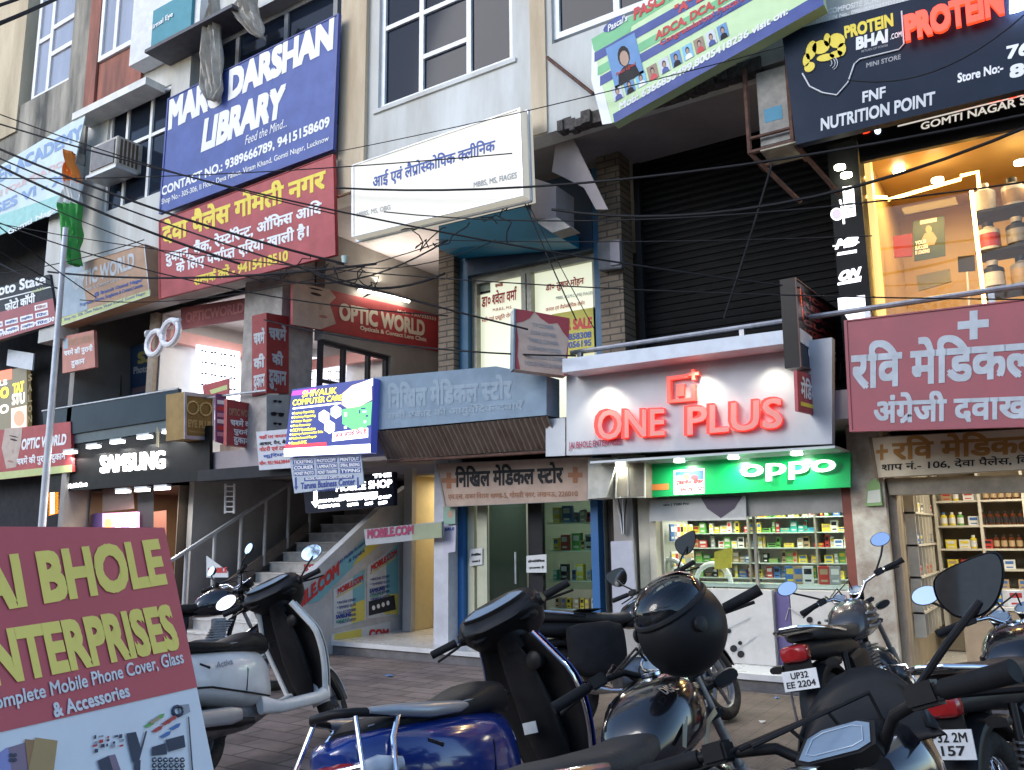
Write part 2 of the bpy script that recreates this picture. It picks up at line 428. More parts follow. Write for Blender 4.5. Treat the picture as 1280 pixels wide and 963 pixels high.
# edge of the overhang, knocked back to bare brick
random.seed(3); mb = MB()
x = -4.62
while x < -2.2:
    wd = random.uniform(.05, .16); mb.box(x, x + wd, YU - random.uniform(.0, .06), YU + .12, 6.33 - random.uniform(0, .04), 6.36 + random.uniform(.03, .13)); x += wd * .8
mb.build('broken_edge', rubble, mbld, world=True)
# right-hand pier by the nutrition shop and the pillar between the shops
tilec = M('old_pillar_paint', (0.52, 0.48, 0.40), 0.6, dirt=0.75, scale=4, dark=(0.2, 0.13, 0.08), bump=0.15)
part('pillar', tilec, [(-1.79, -1.47, 8.96, 9.6, .17, 2.61)])
part('pillar', brickp, [(-7.2, -6.93, 9.18, 9.5, 2.9, 6.37)])
part('pillar', brickp, [(-4.62, -4.3, 9.18, 9.5, 2.9, 6.37)])
part('column', M('column_paint', (0.42, 0.38, 0.35), .7, dirt=.5), [(-10.5, -9.64, 8.45, 9.1, 2.9, 6.34)])
part('wall', inner, [(-4.5, -4.25, 9.1, 12.9, .17, 2.61)])
part('wall', inner, [(-7.25, -7.02, 9.32, 12.9, .17, 2.61)])
part('wall', inner, [(-12.25, -12.12, 8.9, 12.9, 0, 2.61)])
part('wall', inner, [(-15.1, -14.95, 8.3, 12.9, 0, 14)])
part('arcade_beam', M('soot_black', (.03, .03, .035), .6), [(-11.3, -9.0, 8.35, 8.6, 2.45, 2.62)])

def window(x0, x1, z0, z1, y, parent=mbld, vs_=(), hs=(), glassm=pane, fw=0.06, fr=alu):
    """frame with mullions at x in vs_, rails (xa, xb, z) in hs; the pane is its sub-part"""
    m_ = MB(); a, b = y, y + .08
    m_.box(x0, x0 + fw, a, b, z0, z1); m_.box(x1 - fw, x1, a, b, z0, z1); m_.box(x0 + fw, x1 - fw, a, b, z0, z0 + fw); m_.box(x0 + fw, x1 - fw, a, b, z1 - fw, z1)
    for v in vs_: m_.box(v - fw * .5, v + fw * .5, a + .003, b, z0 + fw, z1 - fw)
    for xa, xb, z in hs: m_.box(xa, xb, a + .006, b, z - fw * .45, z + fw * .45)
    f = m_.build('window', fr, parent, world=True)
    p = MB(); p.box(x0 + fw * .5, x1 - fw * .5, y + .04, y + .05, z0 + fw * .5, z1 - fw * .5); p.build('pane', glassm, f, world=True)
    return f
def X(px, py, y=YU): return at(px, py, y)[0]
def Zp(px, py, y=YU): return at(px, py, y)[2]
m1, m2 = X(523, 110), X(583, 90)
window(-7.53, -5.26, 7.5, 10.1, YU + .05, vs_=(m1, m2), hs=((-7.47, m1, Zp(472, 37)), (m1, m2, Zp(555, 57)), (m1, m2, Zp(545, 5)), (m1, m2, 9.7)), fw=.075)
mb = MB(); mb.box(-7.6, -5.2, YU - .03, YU + .048, 7.44, 7.497); mb.build('window_sill', plaster, mbld, world=True)
window(-4.68, -2.5, 7.58, 10.1, YU + .05, vs_=(X(768, 10),), hs=((-4.6, -2.6, 9.4),), fw=.08)
m3, m4 = X(153, 200), X(183, 190)
window(-14.32, -12.42, 6.75, 9.5, YU - .006 + .05, vs_=(m3, m4), hs=((-14.25, -12.5, Zp(185, 168)),), fw=.07)
part('wall', plaster, [(-14.32, -12.42, YU + .02, YU + .3, 9.5, 10.1)])
# dark recess above the blue banner
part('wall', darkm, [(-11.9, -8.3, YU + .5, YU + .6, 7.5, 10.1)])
part('window_shade', M('brown_panel', (.10, .06, .05), .6), [(-8.62, -8.34, YU + .1, YU + .13, 6.4, 9.1)])
window(-11.88, -8.64, 7.5, 10.1, YU + .25, vs_=(-11.0, -9.8), hs=((-11.8, -9.8, 8.9),), fw=.09, fr=M('grey_frame', (.22, .23, .25), .5))
mb = MB(); q = [PY(YU - .5).at(*p) for p in ((190, 72), (268, 10), (268, 22), (196, 78))]
part('canopy', M('dark_canopy_underside', (.10, .10, .12), .6, dirt=.4), [(-12.5, -10.2, YU - .5, YU, 9.85, 9.91)])
part('canopy', M('white_canopy', (.74, .74, .72), .6, dirt=.3, scale=3), [(-14.9, -12.6, YU - .38, YU, 9.36, 9.5)])
# left end: stained older block
old = thing('old_building', 'older stained plaster block with curtained white windows and a black mould ledge', 'building', (-19, 9, 0))
mould = M('mouldy_plaster', (0.46, 0.43, 0.37), .9, dirt=1.0, scale=1.1, bump=.3, dark=(.07, .07, .065), streak=True)
yellow = M('yellowed_plaster', (0.58, 0.50, 0.36), .9, dirt=.6, scale=1.5, bump=.2, dark=(.24, .19, .13), streak=True)
redp = M('red_oxide_paint', (0.34, 0.12, 0.085), .8, dirt=.7, scale=3, bump=.3, dark=(.10, .06, .05), streak=True)
zs = Zp(70, 108)
part('wall', mould, [(-30, -15.1, YU + .0, YU + .3, 8.85, zs), (-15.9, -15.1, YU + .01, YU + .3, zs, 19)], old)
part('wall', yellow, [(-19.1, -17.75, YU - .04, YU + .25, zs - .6, 19)], old)
part('ledge', M('grey_ledge', (.50, .49, .47), .85, dirt=.6, scale=3), [(-30, -15.02, YU - .28, YU - .002, 8.62, 8.84)], old)
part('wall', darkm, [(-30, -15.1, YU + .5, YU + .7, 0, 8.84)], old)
part('pilaster', plaster, [(-15.75, -15.02, YU - .2, YU + .4, 5.2, 8.61)], old)
part('wall', mould, [(-30, -15.1, YU + .01, YU + .3, 19, 22)], old)
a, b, c_, d = X(40, 60), X(58, 60), X(95, 40), X(108, 40)
window(a, d, zs + .02, 19, YU + .08, old, vs_=(b, c_), hs=((a, b, Zp(48, 48)), (b, c_, Zp(75, 56)), (b, c_, Zp(78, 22)), (c_, d, 15.2), (a, d, 13.8)), glassm=pane2, fw=.11)
a2 = X(18, 90)
window(-26, -19.15, zs + .02, 19, YU + .08, old, vs_=(-24.5, -22.8, -21.2, -20.1), hs=((-26, -19.2, 11.4), (-26, -19.2, 13.4), (-26, -19.2, 15.2)), glassm=pane2, fw=.12)
part('wall', redp, [(-14.7, -13.3, YU - .05, YU - .002, 9.51, 10.6)], mbld)
part('pilaster', redp, [(-15.08, -14.72, YU - .1, YU - .052, 9.51, 14)], mbld)
window(-14.68, -13.32, 10.62, 13.5, YU - .1, mbld, vs_=(-14.15,), hs=(), glassm=pane2, fw=.1)
part('wall', M('white_panel', (.7, .72, .74), .6, dirt=.25), [(-13.28, -11.3, YU - .3, YU - .002, 9.96, 13.5)], mbld)
part('sign_box', M('teal_sign', (.03, .23, .30), .5), [(-12.55, -11.45, YU - .36, YU - .302, 10.0, 10.75)], mbld)
# block across the recess behind ground floor, left
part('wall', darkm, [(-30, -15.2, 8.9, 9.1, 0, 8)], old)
# ================================================================== SIGNS
white = M('white_print', (.80, .80, .80), .5, dirt=.08)
yel = M('yellow_print', (.80, .62, .05), .5, dirt=.1)
blackp = M('black_print', (.02, .02, .022), .5)
redt = M('red_print', (.55, .03, .03), .5, dirt=.1)
bluet = M('blue_print', (.03, .08, .32), .5, dirt=.1)
blueb = M('blue_banner', (.045, .085, .33), .5, dirt=.35, scale=2.5, bump=.25, bscale=3)
redb = M('red_banner', (.42, .045, .05), .5, dirt=.4, scale=2.5, bump=.25, bscale=3)
alum = M('sign_aluminium', (.55, .56, .58), .4, metal=.6, dirt=.3)
greyp = M('grey_print', (.35, .36, .38), .6)
steel = M('galvanised_pipe', (.42, .43, .46), .42, metal=.85, dirt=.5, scale=12)
rust = M('rusty_iron', (.13, .06, .04), .8, dirt=.7, scale=14, bump=.3)

# blue library banner
P8 = PY(7.98)
o = board('banner', 'big blue flex banner with bold white English library lettering', 'banner', [(210, 124), (424, 17), (417, 187), (199, 268)], P8, .05, blueb, border=.03, bmat=M('blue_frame', (.03, .05, .25), .4))
txt(o, P8, 'MARG DARSHAN', (210, 164), (416, 62), 39, white, bold=.055, h2=41, lean=2, wide=1)
txt(o, P8, 'LIBRARY', (251, 191), (353, 146), 42, white, bold=.055, h2=42, lean=5)
txt(o, P8, 'Feed the Mind...', (307, 181), (359, 158), 11, white, bold=0, slant=.3)
txt(o, P8, 'CONTACT NO.: 9389666789, 9415158609', (202, 247), (412, 160), 13, white, bold=.03, h2=15)
txt(o, P8, 'Shop No.- 305-306, II Floor, Deva Palace, Viram Khand, Gomti Nagar, Lucknow', (202, 258), (411, 178), 9, white, bold=.01, h2=9)
# red Hindi banner below it
P8b = PY(8.0)
o = board('banner', 'red flex banner with yellow Hindi heading hung under the blue banner', 'banner', [(199, 276), (417, 193), (420, 319), (199, 374)], P8b, .05, redb, border=.02, bmat=redb)
txt(o, P8b, 'देवा पैलेस गोमती नगर', (203, 308), (407, 237), 32, yel, bold=.035, h2=33)
txt(o, P8b, 'दुकान, बैंक, रेस्टॉरेन्ट, ऑफिस आदि', (207, 335), (402, 271), 22, white, bold=.03, h2=23)
txt(o, P8b, 'के लिए पर्याप्त एरिया खाली है।', (220, 345), (386, 299), 20, white, bold=.03, h2=22)
txt(o, P8b, 'सम्पर्क करें - 9415418510', (242, 358), (360, 326), 16, yel, bold=.035, h2=17)
# backlit clinic box
PC = PY(7.78)
litw = E('lit_clinic_panel', (1.0, .94, .78), .17, base=(.50, .49, .45))
o = board('clinic_light_box', 'white backlit box sign with blue Hindi clinic lettering', 'light box', [(440, 207), (651, 135), (655, 245), (440, 297)], PC, .26, litw, border=.03, bmat=alum)
txt(o, PC, 'आई एवं लैप्रोस्कोपिक क्लीनिक', (466, 239), (619, 192), 22, bluet, bold=.025, h2=22)
txt(o, PC, 'MBBS, MS, FIAGES', (592, 236), (646, 224), 8, greyp, bold=.02, h2=9)
txt(o, PC, 'MBBS, MS, OBG', (446, 273), (488, 263), 7, greyp, bold=.01)
mb = MB(); q = [PC.at(*p) for p in ((438, 205), (653, 133), (657, 247), (438, 299))]
for a, b, c in ((0, 1, -.02), (1, 2, 0), (3, 2, .0), (0, 3, 0)): mb.tube([q[a] + np.array([0, .13, 0]), q[b] + np.array([0, .13, 0])], .02, 6)
mb.build('back_rail', alum, o, world=True)
# institute banner hung askew
PP = PY(7.75)
gb = M('green_banner', (.16, .48, .22), .5, dirt=.1); pale = M('pale_banner', (.55, .72, .40), .5, dirt=.1); nav = M('navy_banner', (.03, .06, .27), .5, dirt=.15)
o = board('banner_board', 'green and navy striped institute banner board hanging askew with student portraits', 'banner', [(739, 49), (1010, -110), (1030, 6), (765, 154)], PP, .16, pale, border=0)
def band(x0, x1, y0l, y1l, mat): poly(o, PP, [(x0, y0l), (x1, y0l - (x1 - x0) * .565), (x1, y1l - (x1 - x0) * .565), (x0, y1l)], mat, lift=.003)
poly(o, PP, [(739, 49), (1010, -110), (1011, -104), (742, 62)], gb, .002)
poly(o, PP, [(741, 60), (790, 28), (788, 40), (744, 66)], gb, .0025)
band(743, 985, 66, 78, nav); band(747, 1000, 84, 95, gb); band(750, 1000, 96, 108, nav)
poly(o, PP, [(766, 143), (1027, -10), (1030, 6), (768, 154)], nav, .003)
poly(o, PP, [(740, 50), (752, 104), (765, 154), (753, 156), (739, 100)], white, .001)
txt(o, PP, 'PASCAL INSTITUTE', (792, 26), (930, -52), 15, redt, bold=.04, lift=.007)
txt(o, PP, '"A" Level', (843, 20), (905, -14), 13, redt, bold=.04, lift=.007)
txt(o, PP, 'ADCA, DCA, DATA', (819, 53), (935, -12), 13, redt, bold=.04, lift=.007)
txt(o, PP, "Congratulation! Pascal's", (825, 60), (930, 3), 10, redt, bold=.02, lift=.007)
txt(o, PP, 'Our "O" Level', (874, 36), (926, 7), 8, bluet, bold=.03, lift=.007)
txt(o, PP, 'Mob: 6366853499,8005418236 visit on:', (774, 140), (985, 19), 11, white, bold=.03, lift=.007, h2=11)
poly(o, PP, [(758 + 14 * math.cos(t) + 10, 30 + 7 * math.sin(t) - 8 * math.cos(t)) for t in [i * math.pi / 8 for i in range(16)]], nav, .005)
txt(o, PP, "Pascal's", (760, 40), (784, 26), 9, white, bold=.02, lift=.009)
skin = M('printed_skin', (.42, .26, .18), .5); hair = M('printed_hair', (.03, .025, .025), .5)
PORT = [M('portrait_blue', (.10, .25, .50), .5), M('portrait_white', (.6, .62, .66), .5), M('portrait_brown', (.30, .2, .14), .5), M('portrait_sky', (.2, .5, .7), .5)]
def portrait(par, pl, cx, cy, wpx, hpx, bgm, sl=-.56, cloth=nav, lift=.006):
    g = lambda u, v: (cx + u * wpx / 2 + v * hpx * .12, cy + v * hpx / 2 + sl * u * wpx / 2)
    ob = poly(par, pl, [g(-1, -1), g(1, -1), g(1, 1), g(-1, 1)], bgm, lift, name='portrait')
    e = lambda a, b, ra, rb, k=12: [g(a + ra * math.cos(i * 2 * math.pi / k), b + rb * math.sin(i * 2 * math.pi / k)) for i in range(k)]
    poly(ob, pl, [g(-.75, 1), g(-.6, .45), g(-.2, .25), g(.2, .25), g(.6, .45), g(.75, 1)], cloth, lift + .001, name='print')
    poly(ob, pl, e(0, -.22, .40, .50), hair, lift + .0015, name='print'); poly(ob, pl, e(0, -.12, .29, .37), skin, lift + .002, name='print')
portrait(o, PP, 781, 76, 36, 50, PORT[0], cloth=blackp)
txt(o, PP, 'Preeti Ujjwal', (770, 97), (794, 83), 6, redt, bold=.01, lift=.012)
for i in range(10): portrait(o, PP, 772 + i * 14.6, 116 - i * 8.5, 12, 17, PORT[(i * 3 + 1) % 4], cloth=[nav, blackp, white, redt][i % 4])
mb = MB(); mb.tube([at(684, 72, 8.15), at(742, 118, 7.85)], .022, 6); tag(mb.build('bracket_pipe', rust), 'short rusty pipe bracing the askew banner board to the wall', 'pipe')

# supplement-store board
PS = PY(7.98)
navyb = M('dark_navy_board', (.014, .024, .045), .55, dirt=.2, scale=2)
o = board('shop_board', 'dark navy supplement shop board with a yellow muscle man emblem', 'shop sign', [(977, 41), (1420, -72), (1420, 78), (995, 181)], PS, .1, navyb, border=0)
sv = M('silver_print', (.62, .63, .65), .4)
txt(o, PS, 'UNDER COMPOSITE SCHEME', (1008, 25), (1110, 0), 7, sv, bold=.02)
txt(o, PS, 'FIT N FIRST, GSTIN No.: 09BHRPT2837D2ZN', (988, 38), (1130, 3), 6, sv, bold=.02)
txt(o, PS, 'PROTEIN', (1056, 49), (1117, 33), 16, yel, bold=.045, h2=17, lean=-1)
txt(o, PS, 'BHAI', (1070, 63), (1110, 53), 16, white, bold=.05, h2=17)
txt(o, PS, '.COM', (1113, 50), (1127, 46), 7, white, bold=.02)
txt(o, PS, 'RETURN OF POWER', (1077, 66), (1110, 58), 3, greyp)
txt(o, PS, 'MINI STORE', (1083, 85), (1126, 74), 6, greyp, bold=.02)
txt(o, PS, 'FNF', (1078, 129), (1107, 122), 14, sv, bold=.03)
txt(o, PS, 'NUTRITION POINT', (1026, 164), (1169, 131), 16, sv, bold=.03, h2=17)
txt(o, PS, 'Store No:-', (1197, 104), (1254, 90), 12, white, bold=.03); txt(o, PS, '7607777774', (1258, 75), (1420, 38), 17, white, bold=.035)
txt(o, PS, '8090', (1262, 99), (1336, 82), 17, white, bold=.04)
# emblem: shield outline and muscle man
def pathtube(par, pl, pts, r, mat, lift=.012, name='emblem'):
    m_ = MB(); m_.tube([pl.at(*p, lift) for p in pts], r, 6); return m_.build(name, mat, par, world=True)
pathtube(o, PS, [(1003, 92), (1012, 108), (1028, 116), (1046, 119), (1060, 103), (1068, 80), (1075, 74), (1124, 62), (1130, 55), (1127, 14)], .008, sv)
def blob(par, pl, cx, cy, rx, ry, mat, rot=0, lift=.006, k=14, name='emblem'):
    c, s_ = math.cos(R_(rot)), math.sin(R_(rot))
    return poly(par, pl, [(cx + rx * math.cos(t) * c - ry * math.sin(t) * s_, cy + rx * math.cos(t) * s_ + ry * math.sin(t) * c) for t in [i * 2 * math.pi / k for i in range(k)]], mat, lift, name=name)
for cx, cy, rx, ry, ro in ((1014, 63, 7, 13, 15), (1026, 59, 12, 9, -20), (1046, 51, 11, 10, -10), (1034, 50, 5, 9, 0), (1012, 84, 8, 6, -40), (1008, 75, 5, 9, 10), (1052, 62, 6, 9, 10), (1032, 72, 12, 5, -12), (1045, 68, 9, 5, -14)):
    blob(o, PS, cx, cy, rx + .8, ry + .8, blackp, ro, .006); blob(o, PS, cx, cy, rx - .6, ry - .6, yel, ro, .008)
for i, r0 in enumerate((6, 10, 13)): pathtube(o, PS, [(1034 + r0 * math.cos(t), 79 + r0 * .8 * math.sin(t)) for t in np.linspace(-.7, .9, 6)], .004, sv)
# glowing red letters on the board
glowr = E('glowing_red_letter', (1.0, .06, .015), .75, base=(.5, .02, .02)); 
o2 = thing('illuminated_letters', 'glowing red block letters standing on the navy supplement board', 'sign letters', PS.at(1130, 50))
PSl = PY(7.92)
txt(o2, PSl, 'PROTEIN', (1133, 55), (1256, 20), 33, glowr, bold=.055, h2=36, depth=.04, lean=-3)
txt(o2, PSl, 'BHAI', (1262, 18), (1345, -2), 35, E('glowing_white_letter', (.75, .82, 1.0), 2.2), bold=.055, h2=36, depth=.04)
# second fascia behind it
PS2 = PY(8.5)
o = board('fascia_board', 'black fascia with pale block lettering above the glowing shop window', 'shop sign', [(1070, 150), (1420, 64), (1420, 128), (1075, 203)], PS2, .06, M('black_fascia', (.015, .013, .012), .35), border=0)
txt(o, PS2, 'GOMTI NAGAR STORE', (1151, 163), (1330, 119), 9, E('cream_letter_added_glow', (.85, .8, .7), .3), bold=.02, h2=12)
poly(o, PS2, [(1122, 157), (1300, 113), (1300, 115), (1122, 159)], E('cream_letter_added_glow', (1, 1, 1)), .006)
txt(o, PS2, 'PROTEIN BHAI', (1130, 151), (1290, 118), 7, glowr, bold=.05, depth=.01)
txt(o, PS2, 'D', (1079, 168), (1089, 166), 10, glowr, bold=.05, depth=.01); blob(o, PS2, 1097, 163, 4, 5, E('glow_bluewhite', (.7, .8, 1), 2.0), 0, .01)

# ------------------------------------------------------------------ phone shop, white box sign with red letters
PO = PY(8.28)
acp = M('white_cladding', (.50, .52, .545), .35, dirt=.2, scale=2)
o = board('shop_sign_box', 'white clad shop sign box with a projecting lit top edge and red block letters', 'shop sign', [(708, 466), (1040, 422), (1040, 555), (708, 569.5)], PO, .12, acp, border=0)
q = [PY(7.93).at(*p) for p in ((703, 449), (1000, 410), (1000, 427), (703, 466))]
mb = MB(); mb.slab(q, (0, 1, 0), .46); mb.build('canopy', M('white_canopy_edge', (.62, .66, .72), .4, dirt=.2), o, world=True)
q = [PO.at(*p) for p in ((683, 524), (707, 523), (707, 570), (683, 571))]
mb = MB(); mb.slab([p + np.array([0, -.015, 0]) for p in q], (0, 1, 0), .01); mb.build('cladding_panel', acp, o, world=True)
spotm = E('warm_spot_lens', (1.0, .93, .74), 9.0)
for px_, py_ in ((747, 462), (867, 446), (958, 434)):
    p = PO.at(px_, py_, .22); mb = MB(); mb.cyl(p + np.array([0, 0, .0]), p + np.array([0, 0, .05]), .045, 14); f = mb.build('spot_light', alum, o, world=True)
    m2_ = MB(); m2_.cyl(p + np.array([0, 0, -.006]), p + np.array([0, 0, -.001]), .036, 14); m2_.build('lens', spotm, f, world=True)
    lamp(f, p + np.array([0, .06, -.03]), 14 if px_ < 900 else 8, .03, (1.0, .92, .72), (R_(-8), 0, 0), spot=120)
redrim = E('red_letter_side', (1.0, .04, .02), .5, base=(.6, .02, .02)); redface = E('red_letter_face', (1.0, .10, .06), .25, base=(.75, .10, .08))
o2 = thing('illuminated_letters', 'two red block letter words glowing at their sides on the white cladding', 'sign letters', PO.at(860, 545))
def letters3d(par, pl, s, bl, br, h, h2, bold, dep=.07):
    txt(par, pl, s, bl, br, h, redrim, bold=bold + .004, h2=h2, depth=dep, mats=[redrim, redrim])
    txt(par, pl, s, (bl[0] + 1.2, bl[1] - 1.6), (br[0] - 1.2, br[1] - 1.6), h - 2.6, M('red_letter_skin', (.78, .26, .22), .35, dirt=.05), bold=max(bold - .008, .004), h2=h2 - 2.6, lift=.004 + dep + .008)
letters3d(o2, PO, 'ONE', (746, 552), (832, 546), 40, 36, .022); letters3d(o2, PO, 'PLUS', (858, 546), (979, 536), 38, 40, .022)
o2 = thing('logo_sign', 'glowing red square outline holding a numeral one and a plus', 'logo', PO.at(853, 505))
def bar(pts, r=.028):
    m_ = MB(); m_.slab([PO.at(*p, .07) for p in pts], (0, 1, 0), .066); return m_.build('bar', [redface], o2, world=True)
bar([(833, 471), (860, 467.5), (860, 472), (838, 475), (838, 500), (833.5, 504)]); bar([(833.5, 504), (838, 500), (864, 497), (864, 481), (868.5, 480.5), (869, 501)])
txt(o2, PO, '1', (847.5, 497), (857, 495.6), 15, redface, bold=.03, depth=.05, name='numeral')
bar([(859, 466.6), (864, 466), (863.6, 462), (867.6, 461.5), (868, 465.5), (873, 464.9), (873.2, 468.6), (868.4, 469.2), (868.8, 475), (864.8, 475.5), (864.4, 469.8), (859.4, 470.4)])
txt(o, PO, 'JAI BHOLE ENTERPRISES', (711, 564), (777, 558), 11, M('maroon_print', (.35, .03, .10), .5), bold=.02, h2=10, lift=.02)
# green fascia
PG = PY(8.82)
grn = M('green_fascia', (.0, .30, .075), .3, dirt=.08)
o = board('shop_fascia', 'glossy green shop fascia with white rounded letters', 'shop sign', [(808, 578), (1063, 566), (1063, 609), (808, 622)], PG, .07, grn, border=0)
wl = E('white_letter_lit', (1, 1, 1), .5)
txt(o, PG, 'oppo', (927, 604), (1045, 596), 22, wl, bold=.012, h2=22, depth=.035, lift=.002)
PGp = [(842, 588), (881, 585.5), (881, 617), (842, 619)]
poly(o, PG, PGp, white, .004, 'poster'); poly(o, PG, [(844, 590), (879, 588), (879, 599), (844, 601)], M('poster_blue', (.03, .12, .5), .5), .006, 'poster')
for k, (u, v) in enumerate(((849, 598), (858, 596), (868, 597))): blob(o, PG, u, v, 4.5, 3.4, [white, yel, redt][k], 0, .008, name='poster')
txt(o, PG, 'एक्सचेंज ऑफर', (845, 608), (879, 605.6), 8, redt, bold=.04, lift=.008); txt(o, PG, 'EMI 0% 11577', (851, 615), (880, 613), 5, redt, bold=.03, lift=.008)
poly(o, PG, [(810, 606), (836, 604.6), (836, 612), (810, 613.4)], M('orange_sticker', (.62, .20, .04), .5), .004, 'sticker')
# soffit with downlights between the two boards
mb = MB(); a = PO.at(683, 571); b = PO.at(1040, 555)
mb.box(a[0] + .55, b[0] + .02, 8.30, 9.0, 2.335, 2.36); so_ = thing('shop_soffit', 'glossy white soffit panel with round downlights over the green fascia', 'ceiling panel', (-3, 8.6, 2.335))
mb.build('panel', M('gloss_soffit', (.6, .63, .62), .08, dirt=.1), so_, world=True)
for x_ in (-4.15, -3.45, -2.85, -2.2):
    m_ = MB(); m_.cyl((x_, 8.62, 2.318), (x_, 8.62, 2.334), .055, 14); m_.build('downlight', E('cool_downlight', (.95, 1, .93), 9), so_, world=True)
    lamp(so_, (x_, 8.62, 2.30), 4, .08, (.95, 1.0, .92))
# blade signs beside it
def blade(name, label, cat, xw, corners, thick, mat, edge, **k):
    pl = PX(xw); o_ = board(name, label, cat, corners, pl, thick, mat, **k); return o_, pl
blk = M('black_acrylic', (.005, .004, .005), .3, dirt=.1)
o, pl = blade('blade_sign', 'black projecting box sign with apple shaped logos and red numeral logo', 'shop sign', -1.93, [(993, 347), (1052, 392), (1050, 474), (1000, 459)], .14, blk, None, border=.02, bmat=M('brown_frame', (.10, .04, .03), .5))
for u, v, s_ in ((1015, 440, 1), (1041, 446, .95)):
    blob(o, pl, u - 1.2, v, 3.6 * s_, 8 * s_, white, 0, .004, name='logo'); blob(o, pl, u + 1.6, v + .6, 3.4 * s_, 7.6 * s_, white, 0, .005, name='logo'); blob(o, pl, u + 4.6, v - 1, 1.8, 3, blk, 0, .007, name='logo'); blob(o, pl, u + 1, v - 11, 1.2, 3, white, 20, .005, name='logo')
poly(o, pl, [(1024, 427), (1035, 431), (1035, 459), (1024, 456)], M('logo_red', (.45, .02, .03), .4), .004, 'logo')
for q_ in ([(1025.5, 433), (1032, 435), (1032, 436.2), (1025.5, 434.2)], [(1025.5, 433), (1026.4, 433.2), (1026.4, 453.4), (1025.5, 453)], [(1025.5, 452), (1033, 454), (1033, 455.2), (1025.5, 453.2)], [(1032.2, 441), (1033, 441.2), (1033, 455), (1032.2, 454.8)], [(1028.6, 439), (1030.2, 439.4), (1030.2, 450), (1028.6, 449.6)]): poly(o, pl, q_, white, .007, 'logo')
led = E('red_dot_led', (1.0, .12, .03), .5, base=(.2, .02, .02))
for k, s_ in enumerate(('MOBILE', 'REPAIR', 'COVER', 'GLASS', 'ACCESSORIES')): txt(o, pl, s_, (1004, 372 + k * 11), (1046, 397 + k * 9.5), 7, M('dark_red_led', (.20, .02, .02), .4), bold=.03)
txt(o, pl, 'MEDICAL', (1000, 363), (1004, 400), 6, led, bold=.03)
o, pl = blade('arrow_sign', 'small red medical store blade sign with a yellow arrow', 'shop sign', -1.93, [(996, 463), (1044, 478), (1046, 525), (998, 514)], .03, redb, None)
txt(o, pl, 'मेडिकल स्टोर', (1001, 497), (1042, 509), 27, white, bold=.03, h2=25)
poly(o, pl, [(1001, 502), (1038, 512), (1038, 508.5), (1044, 516), (1038, 521), (1038, 517), (1001, 507)], yel, .004, 'arrow')

# ------------------------------------------------------------------ medical store boards
PR = PY(8.05)
mar = M('dusty_maroon_banner', (.36, .085, .10), .6, dirt=.4, scale=2.5, dark=(.2, .1, .1), bump=.2, bscale=3); gw = M('greyed_white_print', (.50, .53, .56), .6, dirt=.3)
o = board('banner', 'dusty maroon chemist banner with a white cross and big Hindi lettering', 'banner', [(1055, 401), (1420, 357), (1420, 530), (1062, 540)], PR, .06, mar, border=.02, bmat=mar)
poly(o, PR, [(1212, 389), (1222, 388), (1222, 400), (1236, 399), (1236, 409), (1222, 410), (1222, 424), (1212, 425), (1212, 411), (1197, 412.5), (1197, 402.5), (1212, 401)], gw, .004, 'cross')
txt(o, PR, 'रवि मेडिकल स्टोर', (1064, 488), (1420, 462), 60, gw, bold=.032, h2=60)
txt(o, PR, 'अंग्रेजी दवाखाना', (1092, 532), (1335, 524), 40, gw, bold=.03, h2=42)
PR2 = PY(8.86)
crm = M('aged_cream_board', (.62, .54, .40), .6, dirt=.4, scale=3, dark=(.35, .25, .14)); och = M('ochre_paint', (.36, .17, .03), .6, dirt=.3); 
o = board('painted_board', 'aged cream hand painted board with ochre Hindi lettering under the maroon banner', 'shop sign', [(1086, 547), (1420, 528), (1420, 580), (1094, 598)], PR2, .05, crm, border=.02, bmat=M('brown_trim', (.16, .11, .07), .6))
txt(o, PR2, 'रवि मेडिकल स्टोर', (1115, 576), (1400, 562), 30, och, bold=.03, h2=32)
poly(o, PR2, [(1100, 556), (1104, 555.6), (1104, 562), (1110, 561.6), (1110, 566), (1104, 566.4), (1104, 575), (1100, 575.2), (1100, 567), (1095, 567.2), (1095, 563), (1100, 562.6)], och, .004, 'cross')
txt(o, PR2, 'शाप नं.- 106, देवा पैलेस, विराम खण्ड', (1102, 590), (1360, 577), 12, blackp, bold=.015, h2=13)
# ------------------------------------------------------------------ boards of the chemist in the middle
PN = PY(8.9)
buff = M('buff_board', (.44, .32, .25), .6, dirt=.35, scale=3)
o = board('painted_board', 'buff hand painted chemist board with brown crosses and black Hindi lettering', 'shop sign', [(545, 580), (738, 571), (736, 626), (556, 634)], PN, .05, buff, border=.018, bmat=M('grey_trim', (.30, .27, .25), .6))
brn = M('brown_cross', (.30, .12, .05), .6)
for cx, cy in ((561, 601), (719, 594)): poly(o, PN, [(cx - 3, cy - 10), (cx + 3, cy - 10), (cx + 3, cy - 3), (cx + 9, cy - 3), (cx + 9, cy + 3), (cx + 3, cy + 3), (cx + 3, cy + 10), (cx - 3, cy + 10), (cx - 3, cy + 3), (cx - 9, cy + 3), (cx - 9, cy - 3), (cx - 3, cy - 3)], brn, .004, 'cross')
txt(o, PN, 'निखिल मेडिकल स्टोर', (569, 610), (704, 604), 27, blackp, bold=.035, h2=27)
txt(o, PN, 'एम.एस. वाबर विराम खण्ड-5, गोमती नगर, लखनऊ, 226010', (560, 626), (722, 622), 10, brn, bold=.01)
PA = PY(8.15)
faded = M('faded_blue_flex', (.22, .30, .38), .65, dirt=.3, scale=3, bump=.25, bscale=5); ghost = M('ghost_print', (.265, .34, .405), .6)
o = board('faded_banner', 'sun bleached grey blue awning banner with ghostly Hindi lettering', 'banner', [(467, 472), (620, 458), (683, 470), (683, 519), (464, 538)], PA, .3, faded, loc=PA.at(570, 525))
